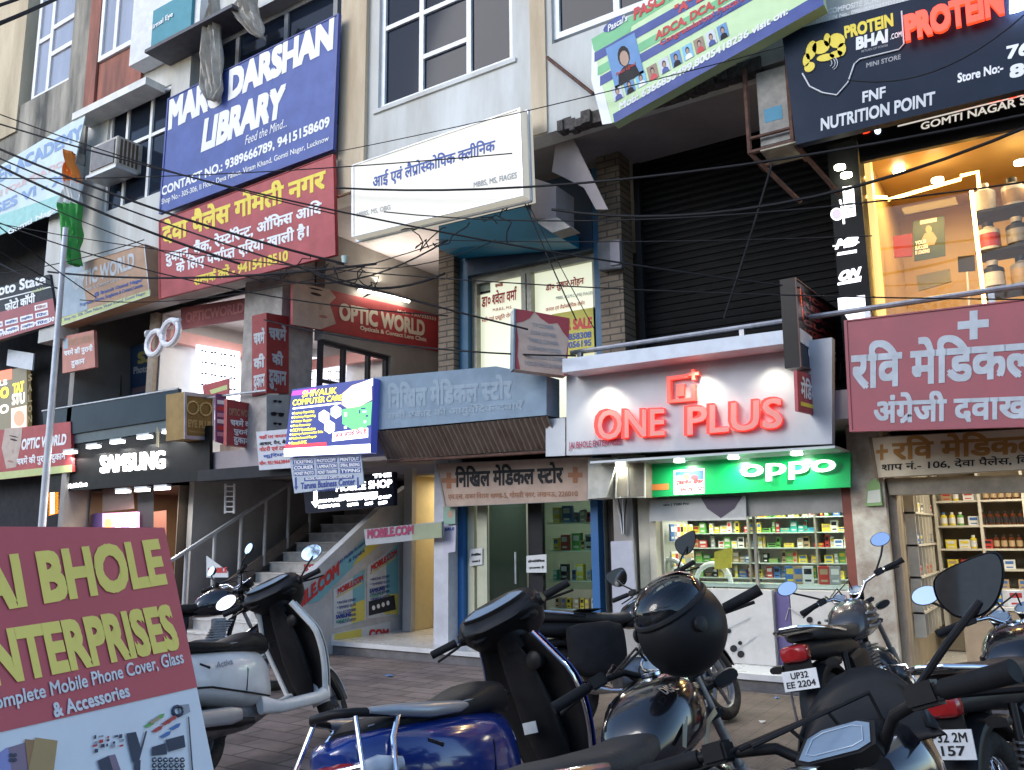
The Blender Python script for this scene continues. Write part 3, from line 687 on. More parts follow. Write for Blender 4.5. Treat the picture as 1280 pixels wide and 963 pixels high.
txt(o, PA, 'निखिल मेडिकल स्टोर', (484, 512), (640, 499), 33, ghost, bold=.04, h2=32)
txt(o, PA, 'सभी प्रकार की आयुर्वेदिक दवाएँ', (484, 528), (655, 514), 14, ghost, bold=.03)
tin = M('weathered_tin', (.20, .15, .12), .7, metal=.2, dirt=.6, scale=4, dark=(.09, .05, .03), streak=True)
o = thing('tin_awning', 'weathered brown corrugated tin valance under the bleached banner', 'awning', (-6.3, 8.6, 2.6))
mb = MB(); L_, R2 = PA.at(466, 540), PA.at(684, 520); n_ = 70
for i in range(n_):
    for j in (0, 1):
        u = (i + j) / n_; p = L_ * (1 - u) + R2 * u; off = .012 * (1 if (i + j) % 2 else -1)
        for dz, dy in ((0, .0), (-.34, .28)): mb.v.append((p[0], p[1] + dy + off + .02, p[2] + dz))
    k = len(mb.v) - 4; mb.f.append([k, k + 1, k + 3, k + 2]); mb.m.append(0)
mb.build('sheet', tin, o, world=True, solid=.004)
mb = MB(); mb.tube([PA.at(466, 541, .0) + np.array([0, .3, -.36]), PA.at(684, 522) + np.array([0, .3, -.36])], .02, 6); mb.build('rail', rust, o, world=True)
# ------------------------------------------------------------------ lit computer-repair box and the boards under it
PV = PY(8.02)
vdark = E("lit_navy_panel", (.02, .03, .16), .6); vyel = E('lit_yellow', (1, .85, .05), .9); vwh = E('lit_white', (.95, .97, 1), 1.0); vred = E('lit_red', (.8, .03, .05), .8); vcy = E('lit_cyan', (.35, .75, .95), .9); vgr = E('lit_green', (.1, .55, .15), .7); vsk = E('lit_skin', (.75, .45, .32), .8); vpur = E('lit_purple', (.35, .04, .4), .8)
o = board('light_box', 'tilted backlit computer repair sign with yellow list and a hand over a circuit board', 'light box', [(365, 487), (467, 473), (463, 566), (355, 571)], PV, .12, vdark)
poly(o, PV, [(366, 489), (396, 485), (394, 492), (364, 495)], vpur, .002); poly(o, PV, [(355, 561), (463, 555), (463, 566), (355, 571)], vwh, .003); poly(o, PV, [(357, 556), (408, 553), (408, 557), (356, 560)], vred, .004)
txt(o, PV, 'SHIVALIK', (378, 497), (421, 492), 8, vyel, bold=.02, slant=.15); txt(o, PV, 'COMPUTER CARE', (366, 507.5), (428, 500.5), 7.5, vyel, bold=.02, slant=.15)
poly(o, PV, [(366, 510), (426, 503), (426, 505), (366, 512)], vwh, .004)
for k, s_ in enumerate(('Laptop Repairing', 'Desktop Repairing', 'Printer Repair', 'Data Recovery', 'CCTV Installation', 'Laptop Accessories Sale', 'Motherboard Repair', 'Annual AMC')):
    y_ = 519 + k * 5.3; txt(o, PV, s_, (368 - k * .6, y_), (368 + len(s_) * 1.55, y_ - len(s_) * .15), 4, vyel, bold=.015); blob(o, PV, 366 - k * .6, y_ - 2, 1, 1.4, vwh, 0, .004)
def hexa(cx, cy, r, m_): poly(o, PV, [(cx + r * math.sin(i * math.pi / 3), cy + 1.15 * r * math.cos(i * math.pi / 3)) for i in range(6)], m_, .004)
for cx, cy, c in ((405, 521, vred), (420, 515, vcy), (412, 534, vcy)): hexa(cx, cy, 7.4, vwh); hexa(cx, cy, 6.4, c); blob(o, PV, cx, cy, 3.2, 3.4, vwh, 0, .006)
poly(o, PV, [(428, 492), (440, 482), (464, 474), (465, 500), (450, 508), (436, 512), (427, 506)], vsk, .004); poly(o, PV, [(442, 483), (466, 473), (466, 482), (450, 490)], vwh, .005)
poly(o, PV, [(428, 512), (450, 508), (465, 502), (463, 532), (446, 540), (428, 530)], vgr, .0045)
random.seed(5)
for k in range(16): u, v = random.uniform(430, 460), random.uniform(508, 545); poly(o, PV, rectpx(u, v, u + random.uniform(2, 6), v + random.uniform(2, 5), -.1), [vwh, vcy, vdark, vgr][k % 4], .006)
txt(o, PV, 'आज आपके लिए है', (419, 549), (458, 544), 9, vred, bold=.04, lift=.009); poly(o, PV, [(416, 541), (460, 535), (460, 547), (415, 552)], vwh, .007)
PV2 = PY(8.1)
gbd = M('greyblue_board', (.42, .47, .53), .55, dirt=.2)
o = board('hanging_board', 'grey board of navy service labels and two arrows hung under the computer sign', 'sign', [(362, 573), (451, 568), (455, 606), (368, 617)], PV2, .015, gbd)
for r_ in range(3):
    for c in range(3):
        x0 = 366 + c * 29 + r_ * .6; y0 = 575 - c * 1.6 + r_ * 7.2
        poly(o, PV2, [(x0, y0), (x0 + 26, y0 - 1.4), (x0 + 26, y0 + 4.6), (x0, y0 + 6)], nav, .003); txt(o, PV2, [['TICKETING', 'PHOTOCOPY', 'PRINTOUT'], ['COURIER', 'LAMINATION', 'SPIRAL BINDING'], ['MONEY PHOTO', 'MONEY TRANSFER', 'TYPING']][r_][c], (x0 + 1, y0 + 5.2), (x0 + 25, y0 + 3.9), 4.4, white, bold=.03, lift=.006)
poly(o, PV2, [(380, 597.4), (442, 594), (442, 598.4), (380, 602)], nav, .003); txt(o, PV2, 'INCOME, MARRIAGE & CASTE CERTIFICATE', (382, 601), (440, 597.6), 3.6, white, bold=.03, lift=.006)
txt(o, PV2, 'Taruna Business Center', (376, 612), (444, 606), 8.5, nav, bold=.03); txt(o, PV2, 'Mob.: 6307398513', (391, 616), (425, 612.6), 3.5, nav, bold=.02)
for u in (369.5, 447): poly(o, PV2, [(u - 1, 597), (u + 1.2, 596.8), (u + 1.4, 608), (u + 3, 608), (u + .6, 613), (u - 2, 608.4), (u - .8, 608.2)], nav, .004, 'arrow')
PV3 = PY(8.9)
o = board('light_box', 'dark lit shop sign with white bars and a down arrow behind the grey board', 'light box', [(378, 600), (492, 590), (492, 632), (382, 642)], PV3, .08, M('black_sign_face', (.012, .014, .03), .3))
wb = E('white_glow_bar', (.95, .97, 1), 2.2)
txt(o, PV3, 'MOBILE SHOP', (420, 615), (490, 609), 10, wb, bold=.03); txt(o, PV3, 'THE', (466, 598), (489, 596), 5, wb, bold=.05)
poly(o, PV3, [(424, 618.5), (472, 614.6), (472, 621.6), (424, 625.5)], wb, .004)
for r_ in range(2):
    for k, (a_, b_) in enumerate(((398, 430), (434, 453), (456, 471), (473, 489))): txt(o, PV3, ['COMPUTER', 'PHONE', 'SALE', 'SHOP', 'REPAIR', 'COVER', 'GLASS', 'USED'][r_ * 4 + k], (a_, 629 + r_ * 7 - (a_ - 398) * .06), (b_ - r_ * 5, 628 + r_ * 7 - (b_ - 398) * .06), 4, wb, bold=.05)
poly(o, PV3, [(392, 614), (396.6, 613.6), (397, 627), (400, 626.6), (394.4, 635), (389, 627.6), (391.8, 627.4)], wb, .005, 'arrow')
# ================================================================== LEFT-HAND FRONTS
salm = M('salmon_board', (.50, .20, .15), .55, dirt=.2); tan = M('tan_board', (.42, .25, .15), .55, dirt=.25); litface = M('printed_face', (.52, .40, .33), .55, dirt=.3); gry2 = M('blue_grey_print', (.34, .42, .48), .55, dirt=.2); limep = M('lime_strip', (.50, .55, .22), .5)
def face_print(o, pl, pts, eye, lip, m=litface):
    poly(o, pl, pts, m, .003, 'portrait'); (ex, ey, er), (lx, ly, lr) = eye, lip
    blob(o, pl, ex, ey, er * .8, er * .2, hair, 15, .006, name='portrait'); blob(o, pl, ex, ey - er * .7, er, er * .12, hair, 12, .006, name='portrait'); blob(o, pl, lx, ly, lr * .8, lr * .28, M('printed_lip', (.36, .15, .13), .5), 10, .006, name='portrait'); blob(o, pl, (ex + lx) / 2 + 1, (ey + ly) / 2 + er * .2, er * .25, er * .5, M('printed_shade', (.40, .29, .23), .5), 0, .005, name='portrait')
PL = PY(7.95)
o = board('banner', 'tan optician board with a pale portrait strip and lime footer', 'shop sign', [(77, 337), (181, 305), (188, 370), (76, 408)], PL, .25, tan, border=.01, bmat=alum)
poly(o, PL, [(77, 337), (107, 328), (104, 355), (110, 388), (76, 397)], gry2, .003, 'portrait'); poly(o, PL, [(76, 398), (188, 362), (188, 370), (76, 408)], limep, .003, 'panel_print')
txt(o, PL, 'OPTIC WORLD', (91, 364), (168, 335), 20, gw, bold=.035); txt(o, PL, 'Opticals & Contact Lens Clinic', (100, 368), (160, 348), 6, gw, bold=.01)
txt(o, PL, '@ Branch Gomti Nagar', (118, 372), (178, 353), 6, bluet, bold=.03); txt(o, PL, 'Progressive Glasses, Sunglasses & Contact Lenses', (100, 385), (178, 360), 6, bluet, bold=.02); txt(o, PL, 'Shop No. 206, Deva Palace, Viram Khand, Gomti Nagar', (80, 403), (182, 369), 5, blueb, bold=.01)
drk = M('charcoal_board', (.035, .038, .045), .5, dirt=.2)
o = board('banner', 'charcoal and maroon photocopy board with white label grid', 'shop sign', [(-70, 376), (62, 343), (71, 404), (-66, 444)], PL, .1, drk)
poly(o, PL, [(-68, 408), (66, 373), (71, 404), (-66, 444)], mar, .002); txt(o, PL, 'S.S. Photo State', (-40, 380), (57, 355), 14, white, bold=.03); poly(o, PL, [(-68, 391), (64, 358), (64, 359.4), (-68, 392.4)], white, .004)
txt(o, PL, 'फोटो कॉपी', (6, 390), (44, 378), 13, white, bold=.035); txt(o, PL, 'available', (39, 367), (56, 362), 4, limep, bold=.02)
for r_ in range(3):
    for c in range(4):
        x0 = -14 + c * 19 + r_; y0 = 396 - c * 4.6 + r_ * 9.5
        if r_ == 0 and c < 3: continue
        poly(o, PL, [(x0, y0), (x0 + 16, y0 - 4), (x0 + 16.5, y0 + 2.6), (x0 + .5, y0 + 6.6)], white, .004); txt(o, PL, ['लेमिनेशन', 'बाइंडिंग', 'टाइपिंग', 'प्रिंट'][c], (x0 + 1.5, y0 + 5), (x0 + 15, y0 + 1.6), 4, nav if r_ else mar, bold=.03, lift=.006)
txt(o, PL, '7905559119, 7879573530', (0, 422), (68, 402), 6.5, white, bold=.04)
o = board('hanging_board', 'small salmon optician board hung beside the flag pole', 'shop sign', [(78, 421), (117, 413), (119, 459), (78, 467)], PY(8.1), .06, salm); pl = PY(8.1)
txt(o, pl, 'OPTIC WORLD', (86, 434), (116, 427), 10, tan, bold=.03); txt(o, pl, 'चश्में की पुरानी', (80, 448), (116, 441), 11, white, bold=.03); txt(o, pl, 'दुकान', (89, 461), (106, 457), 9, white, bold=.03); poly(o, pl, [(79, 424), (85, 423), (85, 436), (79, 437)], gry2, .003)
o = board('notice_board', 'blank white board tilted above the tattoo studio sign', 'sign', [(10, 437), (42, 442), (40, 463), (8, 457)], PY(8.3), .03, M('dull_white_board', (.6, .63, .68), .5, dirt=.2))
tat = E('tattoo_sign_face', (.10, .08, .04), .5); o = board('light_box', 'black and yellow lit tattoo studio sign with a woman portrait', 'shop sign', [(-60, 478), (33, 458), (35, 545), (-60, 560)], PY(8.5), .08, tat); pl = PY(8.5)
ly_ = E('tattoo_yellow', (1, .75, .03), .75); lw_ = E('tattoo_white', (.9, .85, .75), .7)
txt(o, pl, 'TAT', (16, 493), (30, 489), 13, ly_, bold=.04); txt(o, pl, 'STU', (15, 507), (31, 504), 14, lw_, bold=.04); txt(o, pl, 'TATTOO', (-40, 506), (11, 497), 14, ly_, bold=.04); txt(o, pl, 'STUDIO', (-40, 524), (11, 516), 11, lw_, bold=.03)
txt(o, pl, 'NAILS', (-20, 486), (9, 481), 7, lw_, bold=.03); poly(o, pl, [(-30, 470), (15, 461), (15, 474), (-30, 484)], E('tattoo_red', (.7, .12, .05), .7), .003); poly(o, pl, [(14, 511), (33, 507), (33, 543), (14, 546)], vsk, .003, 'portrait'); blob(o, pl, 24, 523, 7, 10, E('lit_brown', (.4, .2, .12), .6), 0, .005, name='portrait')
o = thing('sign_letters', 'dim gold salon letters stacked vertically on a black pilaster', 'sign letters', at(37, 500, 8.5)); 
for k, c in enumerate('SALON'): txt(o, PY(8.5), c, (35, 477 + k * 13), (40, 476 + k * 13), 9, M('dim_gold', (.25, .17, .05), .5), bold=.03)
part('wall', M('beige_shop_wall', (.45, .36, .25), .7, dirt=.3), [(-16.2, -15.2, 9.3, 9.4, 3.0, 5.4)], old)
o = thing('tube_light', 'short white tube lamp glowing on the beige shop wall', 'lamp', at(82, 468, 9.2)); mb = MB(); mb.tube([at(74, 467, 9.2), at(92, 470, 9.2)], .03, 8); mb.build('tube', E('tube_white', (1, .97, .9), 6), o, world=True); lamp(o, at(83, 480, 9.0), 9, .3, (1, .95, .85), (R_(90), 0, 0))
PO2 = PY(8.28)
o = board('banner', 'red optician banner with a pale face and yellow footer over a lit orange stall', 'shop sign', [(-60, 545), (88, 527), (90, 590), (-60, 606)], PO2, .06, redb)
face_print(o, PO2, [(6, 536), (28, 534), (26, 556), (20, 584), (8, 586), (2, 560)], (17, 550, 6), (13, 577, 5)); poly(o, PO2, [(-60, 597), (90, 581), (90, 590), (-60, 606)], limep, .004)
txt(o, PO2, 'OPTIC WORLD', (27, 563), (83, 556), 14, white, bold=.04, slant=.2); txt(o, PO2, 'चश्में की पुरानी दुकान', (21, 585), (82, 577), 14, white, bold=.03)
# navy balcony parapet and the black electronics fascia
ng = M('navy_parapet', (.012, .028, .045), .35, dirt=.3, scale=2)
o = thing('balcony_parapet', 'navy panelled balcony parapet above the black electronics fascia', 'parapet', at(140, 545, 8.3))
q = [at(*p, 8.3) for p in ((53, 514), (223, 486), (223, 522), (56, 548))]; mb = MB(); mb.slab(q, (0, 1, 0), .06); mb.build('panel', ng, o, world=True)
q2 = [at(*p, 8.34) for p in ((56, 548), (223, 522), (223, 536), (58, 560))]; mb = MB(); mb.slab(q2, (0, 1, 0), .04); mb.build('lower_panel', M('slate_parapet', (.035, .06, .075), .4), o, world=True)
mb = MB(); mb.tube([q[0], q[1]], .02, 6); mb.build('rail', steel, o, world=True)
PB = PY(8.36)
o = board('shop_fascia', 'matte black electronics shop fascia with glowing white capital letters', 'shop sign', [(58, 561), (262, 532), (262, 600), (60, 616)], PB, .06, M('matte_black', (.007, .0075, .0085), .5, dirt=.1))
txt(o, PB, 'SAMSUNG', (127, 592), (207, 586), 22, E('white_channel_letter', (1, 1, 1), 1.3), bold=.025, h2=23, depth=.03); txt(o, PB, 'MobileCom', (85, 611), (109, 608), 6, E('white_channel_letter', (1, 1, 1)), bold=.05)
bar_w = E('spot_bar_white', (1, .98, .95), 2.5)
def spot(px_, py_, y, e):
    o_ = thing('spot_light', 'flat white spot lamp on the black electronics fascia', 'lamp', at(px_, py_, y), 'spot lamps over the electronics fascia'); p = np.array(at(px_, py_, y))
    mb_ = MB(); mb_.cbox(p + np.array([0, 0, .045]), (.34, .09, .03)); mb_.build('housing', alum, o_, world=True); mb_ = MB(); mb_.cbox(p, (.32, .08, .04)); mb_.build('lens', bar_w, o_, world=True)
    if e: lamp(o_, p + np.array([0, .0, -.06]), e, .25, (1, .97, .92), (R_(-15), 0, 0))
for k, (u, v) in enumerate(((88, 566), (117, 559), (147, 553), (181, 547), (213, 540))): spot(u, v, 8.22, 3)
for k, (u, v) in enumerate(((154, 615), (178, 613), (203, 611))): spot(u, v, 8.36, 6)
mb = MB(); q = [at(*p, 8.2) for p in ((196, 533), (199, 542), (198, 559), (195, 558))]; mb.slab(q, (0, 1, 0), .004); tag(mb.build('hanging_rag', M('drab_cloth', (.36, .32, .2), .9)), 'small drab rag hanging from the navy parapet', 'cloth')
# ground floor of those shops
def room(name, label, x0, x1, y0, y1, z0, z1, mat, back=None, open_side=False):
    o_ = thing(name, label, 'shop interior', ((x0 + x1) / 2, y0, z0)); e = .02
    m_ = MB(); m_.box(x0, x1, y1, y1 + e, z0, z1); m_.build('back_panel', back or mat, o_, world=True)
    m_ = MB(); m_.box(x0, x0 + e, y0, y1 - .002, z0, z1); m_.build('side_panel', mat, o_, world=True)
    if not open_side: m_ = MB(); m_.box(x1 - e, x1, y0, y1 - .002, z0, z1); m_.build('side_panel', mat, o_, world=True)
    m_ = MB(); m_.box(x0 + e + .002, x1 - e - .002, y0, y1 - .002, z1 - e, z1); m_.build('ceiling_panel', mat, o_, world=True)
    return o_
o = room('shop_interior', 'dim brown electronics shop interior with framed white cards on its wall', -14.9, -12.3, 8.75, 11, .02, 2.45, M('dim_brown', (.12, .085, .06), .6))
lamp(o, (-13.2, 9.4, 2.38), 42, .8, (1, .72, .45))
pl = PY(10.9)
for k in range(18):
    u, v = 214 + (k % 6) * 9, 650 + (k // 6) * 20
    poly(o, pl, rectpx(u, v, u + 6, v + 14, -.05), M('pale_card', (.62, .62, .52), .5), .01, 'card')
pl = PY(8.7)
for (c, m_) in (([(128, 612), (166, 608), (168, 636), (128, 640)], M('brown_panel2', (.16, .11, .09), .5)), ([(160, 644), (172, 643), (172, 662), (160, 662)], blackp), ([(172, 610), (192, 606), (192, 665), (172, 668)], blackp), ([(192, 640), (208, 638), (208, 700), (192, 700)], M('red_brown', (.25, .08, .04), .5))): poly(o, pl, c, m_, 0, 'panel')
o = board('display_screen', 'bright pink and white advert screen in the electronics shop window', 'screen', [(128, 642), (171, 640), (171, 680), (128, 682)], PY(8.6), .05, E('screen_pink', (.75, .30, .55), 1.0)); pl = PY(8.6)
for k in range(9): u, v = 144 + (k % 3) * 9, 645 + (k // 3) * 9; poly(o, pl, rectpx(u, v, u + 7, v + 7, -.03), [E('screen_white', (.95, .95, 1), 1.4), E('screen_violet', (.45, .35, .9), 1.0), E('screen_white', (1, 1, 1), 1)][k % 3], .004, 'screen_tile')
blob(o, pl, 135, 655, 5, 7, E('screen_orange', (1, .45, .1), 1.2), 0, .005, name='screen_tile')
o = board('lit_strip_sign', 'glowing orange striped panel under the red optician banner', 'lit panel', [(61, 616), (73, 612), (73, 642), (61, 645)], PY(8.7), .06, E('orange_panel', (1, .30, .03), 1.8)); poly(o, PY(8.7), [(63, 616), (68, 614), (68, 642), (63, 643)], E('pale_orange', (1, .72, .35), 2.2), .004, 'stripe')
o = board('lit_strip_sign', 'amber lit doorway panel beside the orange striped panel', 'lit panel', [(79, 617), (93, 613), (92, 640), (77, 643)], PY(8.75), .06, E('amber_panel', (1, .55, .15), 1.3)); poly(o, PY(8.75), [(93, 614), (103, 612), (102, 638), (92, 640)], M('tan_door', (.3, .19, .09), .6), .003, 'panel')
o = room('shop_interior', 'dark stall interior with a small grey card under the red optician banner', -21, -15.3, 8.85, 10.8, .02, 2.4, M('very_dark', (.035, .035, .04), .7)); lamp(o, (-17, 9.4, 2.3), 8, .6, (1, .6, .35))
poly(o, PY(8.8), [(27, 637), (40, 636), (40, 653), (27, 654)], gw, 0, 'card'); poly(o, PY(8.9), [(40, 655), (75, 651), (75, 690), (40, 690)], M('green_counter', (.16, .22, .13), .6), 0, 'counter'); poly(o, PY(8.82), [(95, 645), (128, 641), (128, 690), (95, 690)], M('purple_panel', (.18, .10, .28), .6), 0, 'panel')

# ------------------------------------------------------------------ optician on the first floor
o = room('optician_interior', 'bright white optician showroom on the first floor with pink cornice', -13.0, -9.66, 8.7, 12.2, 2.92, 5.5, M('showroom_white', (.62, .60, .58), .5, dirt=.1), open_side=True)
lamp(o, (-11.4, 9.7, 5.42), 26, 1.2, (1, .97, .93)); lamp(o, (-11.2, 11.0, 5.42), 16, 1.0, (1, .97, .93))
pink = M('pink_cornice', (.60, .30, .27), .5)
mb = MB(); mb.box(-12.97, -12.80, 8.75, 12.1, 4.98, 5.2); mb.build('cornice', pink, o, world=True); mb = MB(); mb.box(-12.77, -9.7, 12.0, 12.17, 4.98, 5.2); mb.build('cornice', pink, o, world=True)
def sunglasses(par, pl, cx, cy, w_):
    m_ = MB(); 
    for s_ in (-1, 1): m_.face([pl.at(cx + s_ * w_ * .27 + w_ * .22 * math.cos(t), cy + s_ * w_ * .03 + w_ * .15 * math.sin(t), .012) for t in [i * math.pi / 5 for i in range(10)]])
    m_.face([pl.at(cx - w_ * .5, cy - w_ * .14, .013), pl.at(cx + w_ * .5, cy - w_ * .08, .013), pl.at(cx + w_ * .5, cy - w_ * .02, .013), pl.at(cx - w_ * .5, cy - w_ * .07, .013)]); m_.build('sunglasses', blackp, par, world=True)
dsp = E('display_white', (.82, .88, 1.0), .9)
pl = PX(-12.72); o = board('eyewear_display', 'white lit eyewear wall with rows of dark sunglasses behind the red column', 'display', [(247, 431), (300, 440), (300, 530), (247, 520)], pl, .05, dsp)
for r_ in range(6):
    for c in range(4): sunglasses(o, pl, 255 + c * 12, 439 + r_ * 14 + c * 2, 8)
pl = PY(12.05); o = board('eyewear_display', 'white lit eyewear panel seen through the stairwell glass', 'display', [(386, 446), (432, 452), (428, 500), (386, 500)], pl, .05, dsp)
for r_ in range(4):
    for c in range(4): sunglasses(o, pl, 392 + c * 10, 455 + r_ * 10, 5)
mb = MB(); mb.box(-11.0, -10.2, 11.9, 11.98, 2.95, 4.2); tag(mb.build('display_column', pink), 'salmon pink column between eyewear panels behind stairwell glass', 'column')
o = board('banner', 'dark red optician banner above the white showroom', 'shop sign', [(226, 385), (312, 372), (312, 398), (226, 412)], PY(8.62), .04, M('dim_red_banner', (.20, .03, .035), .6)); txt(o, PY(8.62), 'OPTICWORLD', (232, 404), (305, 391), 13, M('dim_red_letter', (.36, .10, .10), .6), bold=.03)
# column banners
cr = M('column_red', (.30, .03, .03), .55, dirt=.3); pf, ps = PY(8.42), PX(-9.61)
o = board('column_banner', 'dark red banner with white Hindi words wrapped on the street face of the column', 'banner', [(315, 395), (333, 391), (333, 492), (315, 496)], pf, .02, cr)
for k, (s_, h) in enumerate((('चश्में', 20), ('की', 18), ('दुकान', 22))): txt(o, pf, s_, (317, 432 + k * 30), (331, 429 + k * 30), h, gw, bold=.04)
o = board('column_banner', 'dark red banner with white Hindi words wrapped on the stairwell face of the column', 'banner', [(333, 391), (361, 396), (361, 492), (333, 492)], ps, .02, cr)
for k, (s_, h) in enumerate((('चश्में', 20), ('की', 18), ('दुकान', 24))): txt(o, ps, s_, (336 + (k == 1) * 4, 424 + k * 31), (358 - (k == 1) * 4, 427 + k * 31), h, gw, bold=.04)
o = board('poster', 'pale poster of black sunglasses pasted under the column banner', 'poster', [(333, 494), (361, 494), (361, 540), (333, 540)], ps, .01, M('pale_poster', (.45, .46, .42), .6, dirt=.3))
for cy in (502, 518, 530): sunglasses(o, ps, 347, cy, 17 if cy == 518 else 11)
pn = PY(8.2)
o = board('notice_banner', 'white flex notice with red and black Hindi lines below the sunglasses poster', 'banner', [(320, 540), (366, 536), (366, 585), (324, 588)], pn, .01, M('white_flex', (.55, .56, .60), .6, dirt=.2))
for k, (s_, m_) in enumerate((('यहाँ पर जमानत', redt), ('आधार, पैन, बैंक', blackp), ('नोटरी एवं टाइप', redt), ('कूरियर', bluet), ('मो०: 9519663844', redt))): txt(o, pn, s_, (324 + (k == 3) * 5, 550 + k * 8), (362 - (k == 3) * 4, 547 + k * 8), 6 + (k == 2) * 1.5, m_, bold=.03)
# blade signs
pe = PX(-11.2)
gold = M('gold_board', (.30, .18, .04), .5, dirt=.3)
o = board('blade_sign', 'gold box sign with spectacles emblem in a silver frame over the fascia corner', 'shop sign', [(230, 490), (268, 494), (267, 551), (230, 549)], pe, .45, gold, border=.05, bmat=alum)
brt = M('pale_gold', (.55, .38, .12), .5)
for cx in (241, 257): pathtube(o, pe, [(cx + 7 * math.cos(t), 511 + 8 * math.sin(t) + (cx - 249) * .1) for t in np.linspace(0, 6.28, 16)], .014, brt)
txt(o, pe, 'EYE PLUS', (235, 534), (264, 537), 10, brt, bold=.05); txt(o, pe, 'Opticals & Contact Lens', (236, 541), (263, 543.6), 3.5, brt, bold=.02)
pr_ = PX(-10.3)
o = board('blade_sign', 'red optician box sign with yellow English and white Hindi lines beside the gold sign', 'shop sign', [(283, 499), (320, 506), (320, 561), (282, 557)], pr_, .05, redb, border=.01, bmat=salm)
txt(o, pr_, 'OPTIC WORLD', (286, 519), (318, 523), 9, tan, bold=.03)
for k, s_ in enumerate(('चश्में की', 'पुरानी', 'दुकान')): txt(o, pr_, s_, (288 + (k > 0) * 4, 532 + k * 12), (316 - (k > 0) * 4, 535 + k * 12), 10, white, bold=.03)
o = board('poster_board', 'narrow purple poster strip behind the gold box sign', 'poster', [(270, 492), (283, 494), (283, 556), (270, 552)], PX(-10.8), .03, M('plum_poster', (.20, .06, .16), .6))
for k in range(6): poly(o, PX(-10.8), rectpx(271.5, 500 + k * 8, 281, 505 + k * 8, .1), [white, redt, M('poster_pink', (.6, .3, .4), .5)][k % 3], .003)
o = board('small_board', 'small red board with a lime stripe on the balcony rail', 'sign', [(253, 482), (286, 473), (286, 492), (255, 498)], PY(8.5), .02, redb); poly(o, PY(8.5), [(262, 488), (284, 481), (284, 487), (264, 493)], limep, .003)
mb = MB(); mb.tube([at(200, 506, 8.35), at(300, 492, 8.35), at(345, 487, 8.35)], .02, 6); tag(mb.build('balcony_rail', steel), 'thin steel rail running behind the red optician box sign', 'rail')
mb = MB(); mb.slab([at(*p, 8.46) for p in ((275, 556), (322, 550), (322, 586), (275, 584))], (0, 1, 0), .03); tag(mb.build('wood_panel', M('ply_panel', (.34, .25, .19), .7, dirt=.5, streak=True)), 'bare plywood panel under the red optician box sign', 'panel')
# spectacles sign
o = thing('spectacles_sign', 'big white and red spectacles emblem hung in front of a dark balcony', 'shop sign', at(204, 440, 8.1)); pl = PY(8.1)
for (cx, cy, a) in ((194, 429, 10.5), (213, 416, 11)):
    pts = [(cx + a * math.cos(t) * .95, cy + a * 1.35 * math.sin(t) - .45 * a * math.cos(t)) for t in np.linspace(0, 2 * math.pi, 18)[:-1]]
    m_ = MB(); m_.tube([pl.at(*p) for p in pts], .05, 8, closed=True); m_.build('lens_rim', M('sign_white', (.8, .8, .82), .4), o, world=True)
    m_ = MB(); m_.tube([pl.at(cx + (p[0] - cx) * .78, cy + (p[1] - cy) * .8, -.05) for p in pts], .04, 6, closed=True); m_.build('rim_edge', redb, o, world=True)
m_ = MB(); m_.tube([pl.at(200, 420), pl.at(205, 414)], .06, 8); m_.tube([pl.at(220, 404), pl.at(225, 399)], [.08, .03], 8); m_.tube([pl.at(186, 418), pl.at(183, 416)], [.08, .04], 8); m_.build('bridge', M('sign_white', (1, 1, 1)), o, world=True)
# dim boards behind the balcony
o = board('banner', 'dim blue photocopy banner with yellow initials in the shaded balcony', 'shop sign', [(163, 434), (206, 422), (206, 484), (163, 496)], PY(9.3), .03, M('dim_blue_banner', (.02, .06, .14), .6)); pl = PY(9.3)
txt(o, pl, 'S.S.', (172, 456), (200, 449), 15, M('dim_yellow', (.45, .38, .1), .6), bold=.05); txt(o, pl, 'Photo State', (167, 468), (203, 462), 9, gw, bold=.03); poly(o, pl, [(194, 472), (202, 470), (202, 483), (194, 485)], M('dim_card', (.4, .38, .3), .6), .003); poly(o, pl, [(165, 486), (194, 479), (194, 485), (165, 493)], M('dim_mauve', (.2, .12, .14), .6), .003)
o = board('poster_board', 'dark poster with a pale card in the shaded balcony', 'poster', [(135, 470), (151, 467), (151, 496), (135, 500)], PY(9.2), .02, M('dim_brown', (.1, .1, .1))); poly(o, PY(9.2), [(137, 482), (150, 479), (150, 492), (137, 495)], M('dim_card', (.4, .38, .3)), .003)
mb = MB(); 
for k in range(14): mb.box(-13.95, -13.3, 9.25 + (k % 2) * .02, 9.3, 3.3 + k * .12, 3.3 + k * .12 + .11)
tag(mb.build('louvre_shutter', M('brown_shutter', (.09, .065, .05), .6)), 'brown ribbed shutter in the shaded balcony behind the spectacles emblem', 'shutter')
mb = MB(); mb.tube([at(124, 430, 9.0), at(122, 505, 9.0)], .06, 8); tag(mb.build('pipe', M('dull_grey_pipe', (.16, .17, .19), .6)), 'vertical grey pipe in the shaded balcony', 'pipe')
mb = MB(); mb.box(-13.2, -13.02, 8.6, 8.9, 2.95, 5.5); tag(mb.build('post', M('tan_post', (.36, .29, .22), .7, dirt=.5)), 'tan post at the edge of the white optician showroom', 'post')
